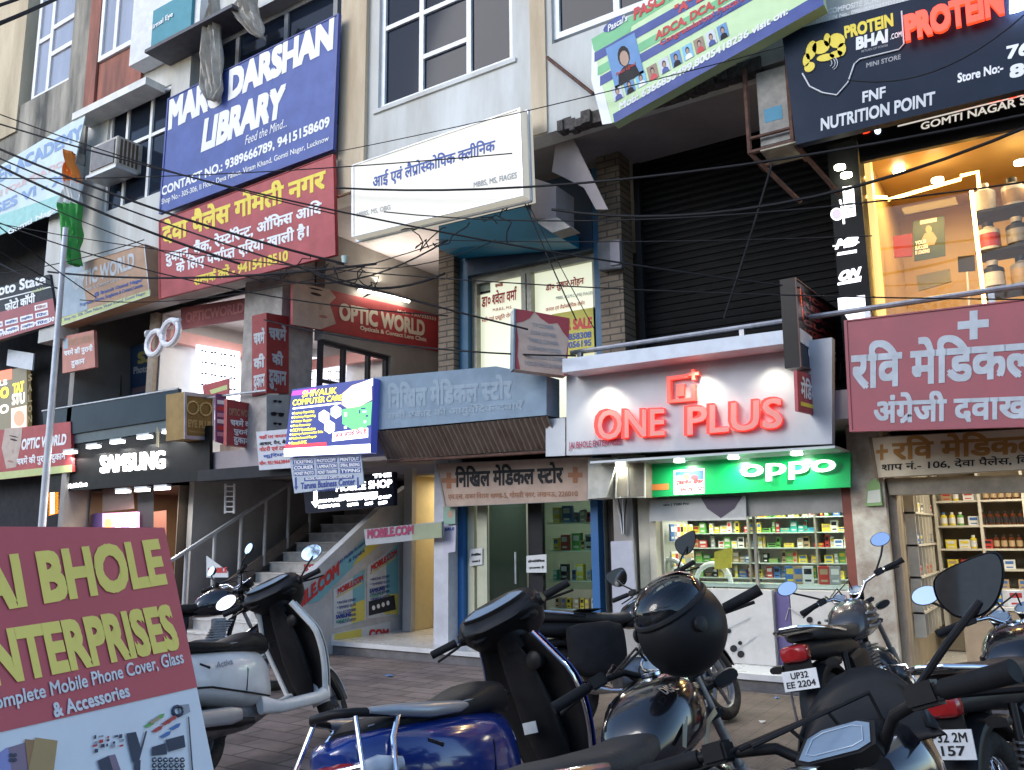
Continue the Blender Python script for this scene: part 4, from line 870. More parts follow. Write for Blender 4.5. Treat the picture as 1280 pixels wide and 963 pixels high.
# side wall of the stairwell with its glass and long red board
part('wall', inner, [(-9.62, -9.42, 9.11, 12.9, 2.91, 3.2), (-9.62, -9.42, 9.11, 12.9, 4.62, 6.37), (-9.62, -9.42, 10.7, 12.9, 3.2, 4.62)])
px9 = PX(-9.40)
o = thing('stairwell_window', 'glazed window between the stairwell and the bright optician showroom', 'window', (-9.5, 9.9, 3.2)); mb = MB()
for y_ in (9.12, 9.62, 10.2, 10.64): mb.box(-9.56, -9.48, y_, y_ + .06, 3.21, 4.61)
for z_ in (3.21, 3.95, 4.56): mb.box(-9.55, -9.49, 9.18, 10.64, z_, z_ + .05)
mb.build('frame', M('dark_frame', (.05, .05, .055), .5), o, world=True); mb = MB(); mb.box(-9.525, -9.52, 9.15, 10.68, 3.25, 4.58); mb.build('pane', glass('stair_glass', (.95, .95, .97), .5), o, world=True)
o = board('fascia_board', 'long red optician board with a portrait and cream lettering inside the stairwell', 'shop sign', [(366, 352), (548, 394), (550, 440), (366, 406)], px9, .05, redb)
face_print(o, px9, [(366, 352), (412, 362), (420, 372), (412, 380), (416, 392), (420, 405), (400, 412), (366, 406)], (395, 368, 9), (404, 396, 7))
txt(o, px9, 'OPTIC WORLD', (424, 400), (531, 421), 22, M('cream_print', (.75, .68, .55), .5), bold=.045, h2=20); txt(o, px9, 'Opticals & Contact Lens Clinic', (450, 414), (533, 429), 7, M('cream_print', (1, 1, 1)), bold=.03); txt(o, px9, 'Mob.: 7307335333', (497, 391), (545, 401), 4, M('cream_print', (1, 1, 1)), bold=.02)
o = thing('tube_light', 'glowing white tube lamp above the long red board in the stairwell', 'lamp', px9.at(480, 372)); mb = MB(); mb.tube([px9.at(449, 363, .09), px9.at(511, 377, .09)], .024, 8); mb.build('tube', E('tube_warm', (1, .93, .78), 9), o, world=True); mb = MB(); mb.tube([px9.at(447, 361, .04), px9.at(513, 375, .04)], .03, 4); mb.build('batten', alum, o, world=True)
p = px9.at(480, 368, .16); lamp(o, p, 30, 1.2, (1, .92, .76), (0, R_(90 - 180 - 35), 0), sy=.06)
# doctor's clinic front
yw = 9.3
o = thing('clinic_facade', 'blue framed clinic front with pale lit sliding doors painted in red Hindi', 'shop front', (-5.75, yw, 2.92)); blf = M('blue_paint', (.015, .10, .20), .45, dirt=.25); litp = E('lit_frosted_glass', (.85, .88, .66), .34, base=(.42, .44, .34))
mb = MB(); mb.box(-6.92, -6.77, yw, yw + .1, 2.92, 6.3); mb.build('post', blf, o, world=True); mb = MB(); mb.box(-4.76, -4.62, yw, yw + .1, 2.92, 6.3); mb.build('post', blf, o, world=True)
mb = MB(); mb.box(-6.767, -4.763, yw - .01, yw + .1, 5.2, 6.3); mb.build('header', M('navy_header', (.012, .035, .075), .5), o, world=True)
mb = MB(); mb.box(-6.8, -4.7, yw + .22, yw + .24, 2.95, 5.2); mb.build('pane', litp, o, world=True)
dalu = M('dull_aluminium', (.30, .29, .25), .45, metal=.5, dirt=.3)
mb = MB(); mb.box(-6.76, -4.76, yw + .12, yw + .19, 5.1, 5.19); mb.box(-6.76, -4.76, yw + .12, yw + .19, 2.95, 3.05)
for x_ in (-6.76, at(654, 380, yw + .15)[0], at(661, 380, yw + .15)[0], -4.84): mb.box(x_, x_ + .07, yw + .1, yw + .2, 3.05, 5.1)
mb.build('sliding_frame', dalu, o, world=True)
pg = PY(yw + .2)
txt(o, pg, 'डा० श्वेता वर्मा', (602, 385), (646, 375), 18, redt, bold=.03); txt(o, pg, 'M.B.B.S., M.S.', (616, 390), (640, 386), 4, redt, bold=.02); txt(o, pg, 'स्त्री एवं प्रसूति रोग', (602, 405), (640, 398), 8, redt, bold=.02); txt(o, pg, 'सम्पर्क', (619, 360), (629, 358), 6, redt, bold=.05)
poly(o, pg, [(596, 355), (613, 351), (613, 366), (597, 370)], M('pasted_notice', (.42, .45, .36), .6), .003, 'notice'); poly(o, pg, [(597, 366), (613, 363), (613, 365.5), (597, 368.5)], blackp, .005, 'notice')
txt(o, pg, 'डा० तुषार मोहन', (682, 367), (730, 358), 14, redt, bold=.03); txt(o, pg, 'MBBS, M.S.M.C. (MS) FIAGES', (695, 376), (741, 369), 5, greyp, bold=.02); txt(o, pg, 'जनरल एवं लैप्रोस्कोपिक सर्जन', (682, 391), (731, 382), 7, redt, bold=.02)
o = board('sale_poster', 'yellow for sale poster with red lettering and blue phone numbers on the clinic glass', 'poster', [(690, 393), (744, 384), (746, 440), (690, 448)], PY(yw + .1), .01, M('sale_yellow', (.60, .52, .10), .6, dirt=.15)); pl = PY(yw + .1)
txt(o, pl, 'FOR SALE', (693, 415), (740, 410), 14, redt, bold=.045); txt(o, pl, '9839858308', (692, 428), (739, 422), 8, bluet, bold=.03); txt(o, pl, '9415056195', (692, 438), (739, 432), 8, bluet, bold=.03)
mb = MB(); q = [at(*p, 8.75) for p in ((549, 283), (655, 259), (700, 282), (700, 297), (549, 312))]; mb.slab(q, (0, 1, 0), .5); tag(mb.build('blue_hood', M('cyan_blue_paint', (.01, .17, .32), .45, dirt=.35, scale=2)), 'bright blue hood over the clinic doors behind the backlit box', 'canopy')
o = thing('meter_box', 'grey electricity meter box with cables on the brick pier', 'meter box', at(762, 320, 9.1)); mb = MB(); mb.slab([at(*p, 9.05) for p in ((746, 303), (776, 298), (777, 335), (748, 338))], (0, 1, 0), .1); mb.build('box', M('dirty_grey_box', (.14, .14, .15), .6, dirt=.5), o, world=True, bevel=.01); mb = MB(); mb.slab([at(*p, 9.03) for p in ((762, 303), (774, 301), (775, 330), (763, 332))], (0, 1, 0), .02); mb.build('cover', M('mauve_cover', (.2, .18, .22), .4), o, world=True)
# draped soffit flex at the pier and concrete stub
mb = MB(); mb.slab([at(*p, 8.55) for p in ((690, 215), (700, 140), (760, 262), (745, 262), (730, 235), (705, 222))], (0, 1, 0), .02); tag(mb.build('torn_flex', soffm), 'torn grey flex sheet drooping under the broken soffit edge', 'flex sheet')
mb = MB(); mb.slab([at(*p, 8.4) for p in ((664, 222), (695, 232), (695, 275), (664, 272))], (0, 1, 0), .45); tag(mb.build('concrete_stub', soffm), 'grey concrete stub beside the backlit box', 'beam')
mb = MB(); mb.slab([at(*p, 8.3) for p in ((668, 276), (697, 272), (713, 284), (690, 291))], (0, 1, 0), .25); tag(mb.build('concrete_bracket', M('pale_concrete', (.4, .36, .33), .8, dirt=.4)), 'pale concrete bracket under the stub', 'bracket')
# black rolling shutter
o = thing('rolling_shutter', 'closed black ribbed rolling shutter filling the first floor bay', 'shutter', (-3.1, 9.66, 2.92)); mb = MB(); zz = 2.92; prof = []
while zz < 6.35: prof += [(zz, 0), (zz + .012, -.012), (zz + .05, -.018), (zz + .082, -.004)]; zz += .092
mb.v = [(x_, 9.68 + d_, z_) for z_, d_ in prof for x_ in (-4.28, -1.55)]; mb.f = [[2 * i, 2 * i + 1, 2 * i + 3, 2 * i + 2] for i in range(len(prof) - 1)]; mb.m = [0] * len(mb.f)
mb.build('curtain', M('black_shutter', (.0025, .0025, .003), .6, dirt=.4), o, world=True); mb = MB(); mb.box(-4.3, -4.22, 9.6, 9.67, 2.92, 6.36); mb.build('guide_rail', blackp, o, world=True); mb = MB(); mb.box(-1.6, -1.52, 9.6, 9.67, 2.92, 6.36); mb.build('guide_rail', blackp, o, world=True)
# balcony pipe rail
o = thing('pipe_railing', 'grey steel pipe railing along the first floor balcony edge', 'railing', (-2.2, 8.4, 2.9)); mb = MB(); mb.tube([(-4.62, 8.38, 3.64), (.8, 8.38, 3.66)], .028, 8); mb.build('rail', steel, o, world=True)
for x_ in (-4.5, -2.6, -1.38, -.35, .5): mb = MB(); mb.box(x_ - .025, x_ + .025, 8.35, 8.41, 2.9, 3.62); mb.build('post', steel, o, world=True)
# ================================================================== STAIRWELL AND SHOP INTERIORS
stone = M('stair_stone', (.58, .56, .53), .6, dirt=.5, scale=5, bump=.1); tread = M('tread_stone', (.66, .64, .60), .5, dirt=.4)
o = thing('staircase', 'wide stone staircase with advert stickers on its risers climbing into the stairwell', 'stairs', (-10.3, 8.4, 0))
SX0, SX1, SY, RUN, RISE = -11.75, -8.75, 8.45, .30, .165
for k in range(13):
    y0 = SY + k * RUN; z0 = .0 + k * RISE
    m_ = MB(); m_.box(SX0, SX1, y0, y0 + RUN + .6, z0, z0 + RISE - .02, 0); m_.box(SX0 - .01, SX1, y0 - .02, y0 + RUN + .3, z0 + RISE - .018, z0 + RISE + .004, 1); m_.build('step', [stone, tread], o, world=True)
    if k in (3, 5, 6, 7, 8, 9):
        pl = PY(y0 - .001)
        for j in range(2):
            xa = -11.5 + .1 * k + j * 1.15 + (.12 if k % 2 else 0); xb = xa + .95
            m_ = MB(); m_.slab([(xa, y0 - .004, z0 + .015), (xb, y0 - .004, z0 + .015), (xb, y0 - .004, z0 + .135), (xa, y0 - .004, z0 + .135)], (0, 1, 0), .003); st = m_.build('sticker', [M('sticker_white', (.5, .52, .56), .5), redb, gry2][0 if j else 1], o, world=True)
            pa, pb = (np.array(proj_px((xa + .1, y0 - .004, z0 + .04))), np.array(proj_px((xb - .08, y0 - .004, z0 + .04)))); ph = proj_px((xa + .1, y0 - .004, z0 + .115))
            txt(st, pl, ['vivo MOBILE', 'FLY EYE'][j], tuple(pa), tuple(pb), pa[1] - ph[1], white if j == 0 else nav, bold=.04, lift=.006)
wallm = M('grey_stair_wall', (.50, .49, .48), .6, dirt=.35, scale=3)
o = thing('stair_parapet', 'white side wall of the stairs covered with phone shop posters', 'wall', (-8.6, 9.2, 0))
mb = MB(); mb.slab([(-8.6, 7.7, .0), (-8.6, 10.2, .0), (-8.6, 10.2, 2.35), (-8.6, 9.75, 2.1), (-8.6, 7.7, .75)], (-1, 0, 0), .12); mb.build('wall', wallm, o, world=True)
p86 = PX(-8.597)
cy1 = M('poster_cyan', (.16, .40, .46), .5, dirt=.1); ylw = M('poster_sun_yellow', (.62, .52, .10), .5, dirt=.1); pwh = M('poster_white', (.58, .60, .60), .5, dirt=.1)
poly(o, p86, [(372, 758), (468, 660), (478, 672), (398, 752)], cy1, .003, 'banner_strip'); poly(o, p86, [(440, 708), (468, 668), (480, 676), (452, 700)], ylw, .004, 'banner_strip')
txt(o, p86, 'MOBILE.COM', (352, 782), (424, 719), 19, redt, bold=.05, h2=18, lift=.007); txt(o, p86, 'All Mobile Accessories', (424, 706), (462, 675), 5, nav, bold=.02, lift=.007); txt(o, p86, '& Service', (436, 704), (456, 690), 5, nav, bold=.02, lift=.007)
for k, (c, tx, base) in enumerate(([[(417, 737), (456, 712), (458, 775), (417, 786)], 418, 741], [[(459, 708), (498, 680), (500, 768), (459, 774)], 460, 712])):
    q = o; pb_ = board('poster', ['pale cyan and yellow phone price poster, the lower of two on the stair wall', 'pale cyan and yellow phone price poster reaching up to the shop doorway'][k], 'poster', c, p86, .0, pwh) if False else poly(o, p86, c, pwh, .004, 'poster')
    x0, x1 = c[0][0], c[1][0]; poly(pb_, p86, [(x0 + 24, c[0][1] - 15), (x1, c[1][1]), (x1, c[2][1]), (x0 + 24, c[3][1] - 5)], cy1, .006, 'print'); poly(pb_, p86, [(x0 + 22, c[3][1] - 30), (x1, c[2][1] - 26), (x1, c[2][1]), (x0 + 22, c[3][1] - 6)], ylw, .007, 'print')
    txt(pb_, p86, 'MOBILE.COM', (x0 + 5, c[0][1] + 7), (x1 - 2, c[1][1] + 14), 8, redt, bold=.05, lift=.01); poly(pb_, p86, [(x0 + 4, c[0][1] + 9), (x1 - 3, c[1][1] + 16), (x1 - 3, c[1][1] + 17.5), (x0 + 4, c[0][1] + 10.5)], ylw, .009, 'print')
    for j, s_ in enumerate(('* PHONE COVER', '* TEMPERED GLASS', '* ALL ACCESSORIES', '* PHONE REPAIR', '* MOBILE & LAPTOP')): txt(pb_, p86, s_, (x0 + 4, c[0][1] + 19 + j * 6.2), (x0 + 28, c[0][1] + 14 + j * 6.2), 3.6, nav, bold=.02, lift=.011)
    txt(pb_, p86, 'SAMSUNG', (x0 + 3, c[3][1] - 12 + k * -20), (x0 + 22, c[3][1] - 16 - k * 20), 5, nav, bold=.05, lift=.011); txt(pb_, p86, 'oppo', (x0 + 3, c[3][1] - 5 - k * 20), (x0 + 20, c[3][1] - 9 - k * 20), 5, M('oppo_green', (.05, .35, .25), .5), bold=.02, lift=.011)
    if k: poly(pb_, p86, [(x0 + 2, c[3][1] - 22), (x0 + 34, c[3][1] - 30), (x0 + 36, c[3][1] - 12), (x0 + 2, c[3][1] - 4)], drk, .010, 'print'); [blob(pb_, p86, x0 + 8 + j * 6, c[3][1] - 14 - j * 2, 2, 3, white, 0, .012, name='print') for j in range(4)]
poly(o, p86, [(414, 793), (488, 777), (488, 797), (414, 803)], pwh, .004, 'poster'); poly(o, p86, [(418, 793), (452, 786), (452, 797), (418, 800)], ylw, .006, 'print'); txt(o, p86, '.COM', (459, 799), (486, 798), 12, redt, bold=.05, lift=.009)
# railing
o = thing('stair_railing', 'grey steel stair railing with upright posts and a sloping handrail', 'railing', (SX0, 8.2, .1)); sl_ = RISE / RUN
hz = lambda y: .17 + (y - SY) * sl_
for x_ in (SX0 - .02, -8.9):
    y1_ = 11.2 if x_ < -10 else 9.6
    if x_ < -10:
        mb = MB(); mb.tube([(x_, 7.9, hz(7.9) + 1.15), (x_, y1_, hz(y1_) + 1.15)], .035, 8); mb.build('handrail', M('pale_post', (.48, .48, .48), .45, metal=.3, dirt=.3), o, world=True)
        mb = MB(); mb.slab([(x_ - .03, 8.3, hz(8.3) - .02), (x_ - .03, y1_, hz(y1_) - .02), (x_ - .03, y1_, hz(y1_) + .2), (x_ - .03, 8.3, hz(8.3) + .2)], (1, 0, 0), .04); mb.build('stringer', M('brown_stringer', (.22, .17, .14), .6, dirt=.4), o, world=True)
    for k in range(7):
        y_ = 8.05 + k * .52
        if y_ > y1_: break
        mb = MB(); mb.tube([(x_, y_, max(hz(y_), 0)), (x_, y_, hz(y_) + (1.15 if x_ < -10 else .75))], .03, 8); mb.build('post', M('pale_post', (.48, .48, .48), .45, metal=.3, dirt=.3), o, world=True)
mb = MB(); mb.slab([at(*p, 8.2) for p in ((258, 695), (285, 715), (285, 722), (258, 722))], (0, 1, 0), .01); b_ = thing('small_board', 'small white board with red lettering at the foot of the railing', 'sign', at(270, 722, 8.2)); mb.build('panel', pwh, b_, world=True); txt(b_, PY(8.2), 'MOBILE', (260, 717), (284, 716), 7, redt, bold=.05)
o = thing('ladder', 'short white ladder leaning under the black beam beside the stairs', 'ladder', at(288, 640, 9.2)); mb = MB()
for u in (282, 293): mb.tube([at(u, 605, 9.2), at(u - .5, 642, 9.2)], .02, 6)
for k in range(6): mb.tube([at(282, 608 + k * 6.4, 9.2), at(293, 608 + k * 6.4, 9.2)], .012, 6)
mb.build('frame', alu, o, world=True)
mb = MB(); mb.box(-11.8, -8.8, 12.35, 12.4, .0, 2.6); tag(mb.build('dark_partition', M('near_black_panel', (.02, .022, .03), .35), None), 'dark glossy partition behind the stair railing', 'partition')
# doorway of the phone shop under the stairs
o = room('shop_interior', 'small warm yellow lit shop interior behind the doorway by the stairs', -8.4, -7.28, 10.05, 12.4, .175, 2.5, M('warm_wall', (.55, .48, .30), .6, dirt=.15)); lamp(o, (-7.9, 11.0, 2.44), 11, .5, (1, .82, .5))
mb = MB(); mb.box(-8.46, -8.3, 9.95, 10.05, .175, 2.6); mb.build('jamb', M('grey_jamb', (.36, .35, .34), .5), o, world=True)
mb = MB(); mb.box(-7.62, -7.5, 10.4, 10.55, .18, 2.45); mb.build('door_edge', M('orange_wood', (.45, .17, .04), .45), o, world=True); mb = MB(); mb.box(-7.5, -7.3, 10.38, 10.4, .18, 2.45); mb.build('curtain', M('dark_brown_curtain', (.05, .03, .02), .8), o, world=True)
poly(o, PY(12.3), [(513, 672), (533, 670), (533, 700), (513, 702)], M('green_poster', (.10, .25, .15), .5), 0, 'poster'); blob(o, PY(12.3), 522, 682, 6, 7, white, 0, .01, name='poster')
mb = MB(); mb.tube([at(524, 762, 10.6), at(551, 757, 10.6)], .02, 6); mb.tube([at(538, 760, 10.6), at(538, 803, 10.6)], .02, 6); mb.build('barrier_bar', steel, o, world=True)
o = board('shop_sign', 'grey phone shop sign with maroon capitals above the small yellow doorway', 'shop sign', [(455, 662), (552, 652), (552, 672), (457, 682)], PY(8.85), .05, M('grey_sign', (.36, .37, .38), .55)); pl = PY(8.85)
poly(o, pl, [(515, 657), (552, 653), (552, 672), (515, 676)], M('olive_patch', (.30, .33, .2), .5), .003); txt(o, pl, 'MOBILE.COM', (459, 674), (517, 668), 12, M('maroon_print', (.35, .03, .10), .5), bold=.05, lift=.006)
mb = MB(); mb.box(-7.12, -6.88, 9.0, 9.3, .17, 2.6); o = thing('pillar', 'slim white pillar with pasted notices between the small doorway and chemist', 'pillar', (-7, 9.1, .17)); mb.build('shaft', M('white_pillar_paint', (.55, .55, .58), .6, dirt=.35, scale=4), o, world=True)
pl = PY(8.998); poly(o, pl, [(554, 633), (569, 632), (569, 655), (554, 656)], M('green_notice', (.25, .38, .3), .5), .002, 'notice'); blob(o, pl, 563, 643, 3.5, 5, skin, 0, .004, name='notice'); poly(o, pl, [(554, 658), (570, 657), (569, 690), (554, 692)], M('lilac_notice', (.5, .48, .56), .5), .002, 'notice')
txt(o, pl, 'SALE', (556, 664), (568, 663), 4, nav, bold=.04, lift=.004)

# ------------------------------------------------------------------ merchandise
BOXC = {'white': (.72, .72, .70), 'yellow': (.75, .60, .06), 'green': (.15, .42, .10), 'red': (.50, .05, .04), 'blue': (.06, .16, .42), 'grey': (.32, .33, .35), 'teal': (.05, .42, .36), 'black': (.03, .03, .035), 'tan': (.45, .32, .18)}
BMAT = {k: M('pack_' + k, v, .35, dirt=.2, scale=20) for k, v in BOXC.items()}
def packmesh(w_, h_, d_, col):
    m_ = MB(); m_.box(-w_ / 2, w_ / 2, -d_ / 2, d_ / 2, 0, h_); m_.box(-w_ * .36, w_ * .36, -d_ / 2 - .002, -d_ / 2 - .0005, h_ * .55, h_ * .86, 1); m_.box(-w_ * .3, w_ * .3, -d_ / 2 - .002, -d_ / 2 - .0005, h_ * .14, h_ * .26, 1)
    return m_
_PK = {}
def pack(kind, col, loc, label, group, dims, rz=0.0):
    lab = random.choice([c for c in ('white', 'yellow', 'red', 'blue', 'black', 'tan', 'white') if c != col]); key = (kind, col, dims, lab)
    if key not in _PK:
        ob = packmesh(*dims, col).build(kind, [BMAT[col], BMAT[lab]]); _PK[key] = ob
    else: ob = _PK[key].copy(); COL.objects.link(ob)
    ob.location = tuple(float(v) for v in loc); ob.rotation_euler = (0, 0, rz); return tag(ob, f'{col} ' + label, 'box', group)
def bottle_mesh(r, h, sh=.72):
    m_ = MB(); m_.lathe([(r * .9, 0), (r, .008), (r, h * sh), (r * .45, h * (sh + .1)), (r * .45, h * (sh + .13))], n=12); m_.lathe([(r * .52, h * (sh + .13)), (r * .52, h)], n=12, mi=1); m_.lathe([(r * 1.01, h * .15), (r * 1.012, h * .16), (r * 1.012, h * sh * .8), (r * 1.01, h * sh * .81)], n=12, mi=2); return m_
_BT = {}
def bottle(col, loc, label, group, r, h, cap='white', lab='white', kind='bottle', cat='bottle'):
    key = (kind, col, r, h, cap, lab)
    if key not in _BT: ob = bottle_mesh(r, h).build(kind, [BMAT.get(col) or MATS[col], BMAT[cap], BMAT[lab]], smooth=True); _BT[key] = ob
    else: ob = _BT[key].copy(); COL.objects.link(ob)
    ob.location = tuple(float(v) for v in loc); return tag(ob, label, cat, group)
amber = M('amber_glass', (.10, .025, .008), .12, dirt=.1)
# phone shop
rsh = M('pale_shop_wall', (.52, .52, .48), .5, dirt=.1); gls = glass('shop_glass', (.93, .97, .95), .55); shelfm = M('glass_shelf', (.45, .55, .5), .15, dirt=.05); counter = M('counter_white', (.50, .48, .46), .35, dirt=.2)
o = room('phone_shop_interior', 'bright phone accessory shop interior under the green fascia', -4.2, -1.80, 9.25, 11.2, .18, 2.36, rsh)
for x_ in (-3.6, -2.4): lamp(o, (x_, 9.9, 2.32), 15, .5, (1, .98, .86))
mb = MB(); mb.box(-4.06, -3.98, 9.12, 9.25, .17, 2.34); mb.box(-4.2, -4.07, 9.14, 9.24, .17, 2.34); mb.build('jamb', M('cream_jamb', (.52, .48, .38), .5, dirt=.3), o, world=True)
mb = MB(); mb.box(-1.885, -1.795, 9.0, 9.2, .17, 2.34); mb.build('jamb', M('red_oxide_jamb', (.20, .05, .03), .6, dirt=.3), o, world=True)
mb = MB(); mb.slab([at(*p, 9.05) for p in ((812, 600), (1056, 592), (1058, 640), (812, 652))], (0, 1, 0), .1); mb.build('shutter_box', M('grey_shutter_box', (.34, .32, .29), .5, dirt=.3), o, world=True)
vb = board('hanging_card', 'pale phone advert card with a dark diamond shaped print under the green fascia', 'advert', [(812, 625), (932, 620), (933, 650), (812, 652)], PY(9.0), .01, M('pale_advert', (.50, .49, .47), .5)); pl = PY(9.0)
poly(vb, pl, [(876, 622), (928, 620), (918, 636), (901, 648), (884, 636)], M('dark_mauve_print', (.07, .05, .08), .4), .003); txt(vb, pl, 'vivo | Y200 Pro', (829, 634), (861, 632), 4, drk, bold=.03)
mb = MB(); mb.box(-4.0, -1.78, 9.40, 9.404, 1.0, 2.1); gp = mb.build('window_pane', gls, o, world=True)
mb = MB(); mb.box(-2.93, -2.90, 9.37, 9.42, .2, 2.1); mb.build('mullion', dalu, o, world=True)
ctr = thing('shop_counter', 'white shop counter with camera lens circles and a purple wedge printed on its front', 'counter', (-2.9, 9.35, .17)); mb = MB(); mb.box(-4.0, -2.72, 9.22, 9.36, .175, .95); mb.box(-2.55, -1.8, 9.3, 9.7, .175, .95); mb.build('front_panel', counter, ctr, world=True); mb = MB(); mb.box(-2.71, -2.56, 9.3, 9.34, .175, .93); mb.build('purple_panel', M('purple_print', (.10, .08, .20), .4), ctr, world=True)
mb = MB(); mb.box(-4.0, -1.8, 9.45, 9.75, .96, 1.0); mb.build('counter_top', shelfm, ctr, world=True)
pl = PY(9.215)
for (u, v, r) in ((917, 811, 4.5), (925, 804, 2.6), (926, 818, 4.5), (931, 846, 3.5), (911, 789, 3)): blob(ctr, pl, u, v, r, r, blackp, 0, .003, name='lens_print'); 
poly(ctr, pl, [(900, 790), (938, 772), (938, 773.5), (900, 791.5)], greyp, .003, 'line_print'); poly(ctr, pl, [(915, 817), (945, 795), (945, 796.5), (915, 818.5)], greyp, .003, 'line_print')
pl = PY(9.295)
for (u, v, r) in ((1013, 783, 3), (1024, 779, 2.4), (1012, 775, 4)): blob(ctr, pl, u, v, r, r, blackp, 0, .003, name='lens_print')
pathtube(ctr, pl, [(982, 775), (986, 760), (1003, 771)], .006, greyp, .004, 'line_print')
random.seed(11)
SHZ = [1.02, 1.20, 1.38, 1.56, 1.74, 1.92, 2.10]
o = thing('shelf_unit', 'glass shelving full of small cartons along the back of the phone shop', 'shelf', (-3, 10.7, .2))
for z in SHZ: mb = MB(); mb.box(-4.15, -1.74, 10.35, 10.75, z - .012, z); mb.build('shelf', shelfm, o, world=True)
for x_ in (-3.3, -2.5): mb = MB(); mb.box(x_, x_ + .02, 10.33, 10.75, .9, 2.3); mb.build('upright', dalu, o, world=True)
rown = ['lowest', 'second', 'third', 'fourth', 'fifth', 'sixth', 'top']
for i, z in enumerate(SHZ):
    x_ = -4.12
    while x_ < -1.8:
        col = random.choice(['white', 'white', 'grey', 'yellow', 'green', 'blue', 'red', 'tan', 'white', 'black', 'yellow', 'green']) if not (i == 3 and -2.95 < x_ < -2.55) else 'teal'
        if i == 2 and x_ > -2.4: col = 'white'
        w_, h_ = random.choice([(.06, .11), (.08, .13), (.045, .12), (.10, .09), (.035, .14), (.07, .08), (.11, .05), (.05, .14)]); w_ = round(w_, 3)
        pack('carton', col, (x_ + w_ / 2, 10.42 + random.uniform(0, .05), z + .001), f'carton on the {rown[i]} glass shelf of the phone shop', 'cartons on the phone shop shelves', (w_, h_, .06), random.uniform(-.12, .12)); x_ += w_ + random.choice([.004, .008, .015, .05])
    
o = thing('pegboard', 'pegboard of hanging accessory packs on the side of the phone shop', 'display', (-4.1, 10, 1))
for r_ in range(3):
    for c in range(7):
        col = random.choice(['white', 'yellow', 'red', 'white', 'blue', 'black', 'grey']); pack('hanging_pack', col, (-4.0 + .02, 9.6 + c * .1, 1.15 + r_ * .32), 'blister pack hanging beside the cream jamb of the phone shop', 'packs hanging in the phone shop', (.08, .2, .02), R_(80))
mb = MB(); mb.box(-4.17, -4.05, 9.5, 10.3, 1.0, 2.1); mb.build('panel', rsh, o, world=True)
for k, (u, v, R, lb) in enumerate(((892, 728, .205, 'large white ring light standing in the phone shop window behind the black mirror'), (838, 720, .19, 'white ring light beside the cream jamb of the phone shop'))):
    p = at(u, v, 9.58); m_ = MB(); m_.torus(p, R, .03, 'y', 28, 8); o = m_.build('ring_light', M('ring_white', (.75, .75, .72), .4), None, smooth=True); tag(o, lb, 'lamp')
    m_ = MB(); m_.cyl((p[0], p[1], 1.0), (p[0], p[1], p[2] - R), .012, 8); m_.build('stand', blackp, o)
pf_ = PY(9.5)
for (c, m_, lb) in (([(905, 668), (945, 664), (944, 692), (905, 690)], 'white', 'white price card on the phone shop glass'), ([(893, 690), (915, 684), (914, 710), (893, 712)], 'yellow', 'yellow and white folded cloth pack in the phone shop window'), ([(845, 645), (905, 643), (905, 648), (845, 652)], 'red', 'long red strip above the ring lights in the phone shop')):
    if c[0][0] == 905: continue
    m2_ = MB(); m2_.slab([pf_.at(*p) for p in c], (0, 1, 0), .02); tag(m2_.build('display_card', BMAT[m_]), lb, 'card')
m2_ = MB(); a = at(925, 762, 9.6); m2_.cbox(a, (.3, .2, .22)); tag(m2_.build('card_machine', BMAT['black'], bevel=.02), 'black counter machine beside the large ring light', 'machine')
for k, (u, col) in enumerate(((990, 'blue'), (1000, 'tan'), (1012, 'white'), (1032, 'red'), (1046, 'grey'))): p = at(u, 745, 9.62); pack('product_box', col, (p[0], 9.62, 1.001), 'phone box standing on the glass counter of the phone shop', 'boxes on the phone shop counter', (.11, .19, .05), .2)
# window air conditioner box between the boards
o = thing('air_conditioner', 'open white air conditioner box with loose wires beside the green fascia', 'air conditioner', at(770, 620, 8.7)); mb = MB(); mb.slab([at(*p, 8.55) for p in ((735, 573), (772, 572), (758, 622), (735, 624))], (0, 1, 0), .35); mb.build('casing', M('cream_casing', (.55, .53, .45), .5, dirt=.4), o, world=True); mb = MB(); mb.slab([at(*p, 8.62) for p in ((771, 573), (806, 570), (806, 622), (771, 620))], (0, 1, 0), .3); mb.build('grille', M('tan_grille', (.22, .19, .14), .6, dirt=.5), o, world=True); mb = MB(); mb.tube([at(u, v, 8.6) for u, v in ((771, 572), (806, 570), (806, 622), (770, 622), (771, 572))], .014, 6); mb.tube([at(786, 572, 8.6), at(785, 622, 8.6)], .008, 6); mb.build('frame', M('cream_casing', (1, 1, 1)), o, world=True)
mb = MB(); mb.slab([at(*p, 8.85) for p in ((763, 677), (790, 676), (797, 770), (766, 772))], (0, 1, 0), .02); tag(mb.build('plywood_board', M('lilac_board', (.42, .42, .47), .6, dirt=.2), bevel=.006), 'pale lilac blank board propped between the two shops', 'board')
for k in range(4): mb = MB(); mb.tube([at(768 + k * 5, 624, 8.95), at(775 + k * 2, 645, 9.0), at(778 + k, 668, 9.05)], .008, 5); tag(mb.build('loose_wire', [white, blackp][k % 2]), ['white', 'black'][k % 2] + ' loose wire hanging below the open air conditioner box', 'wire', 'loose wires below the air conditioner box')
part('wall', M('dark_gap', (.07, .05, .04), .7), [(-4.72, -4.21, 9.4, 9.5, .17, 2.6)])
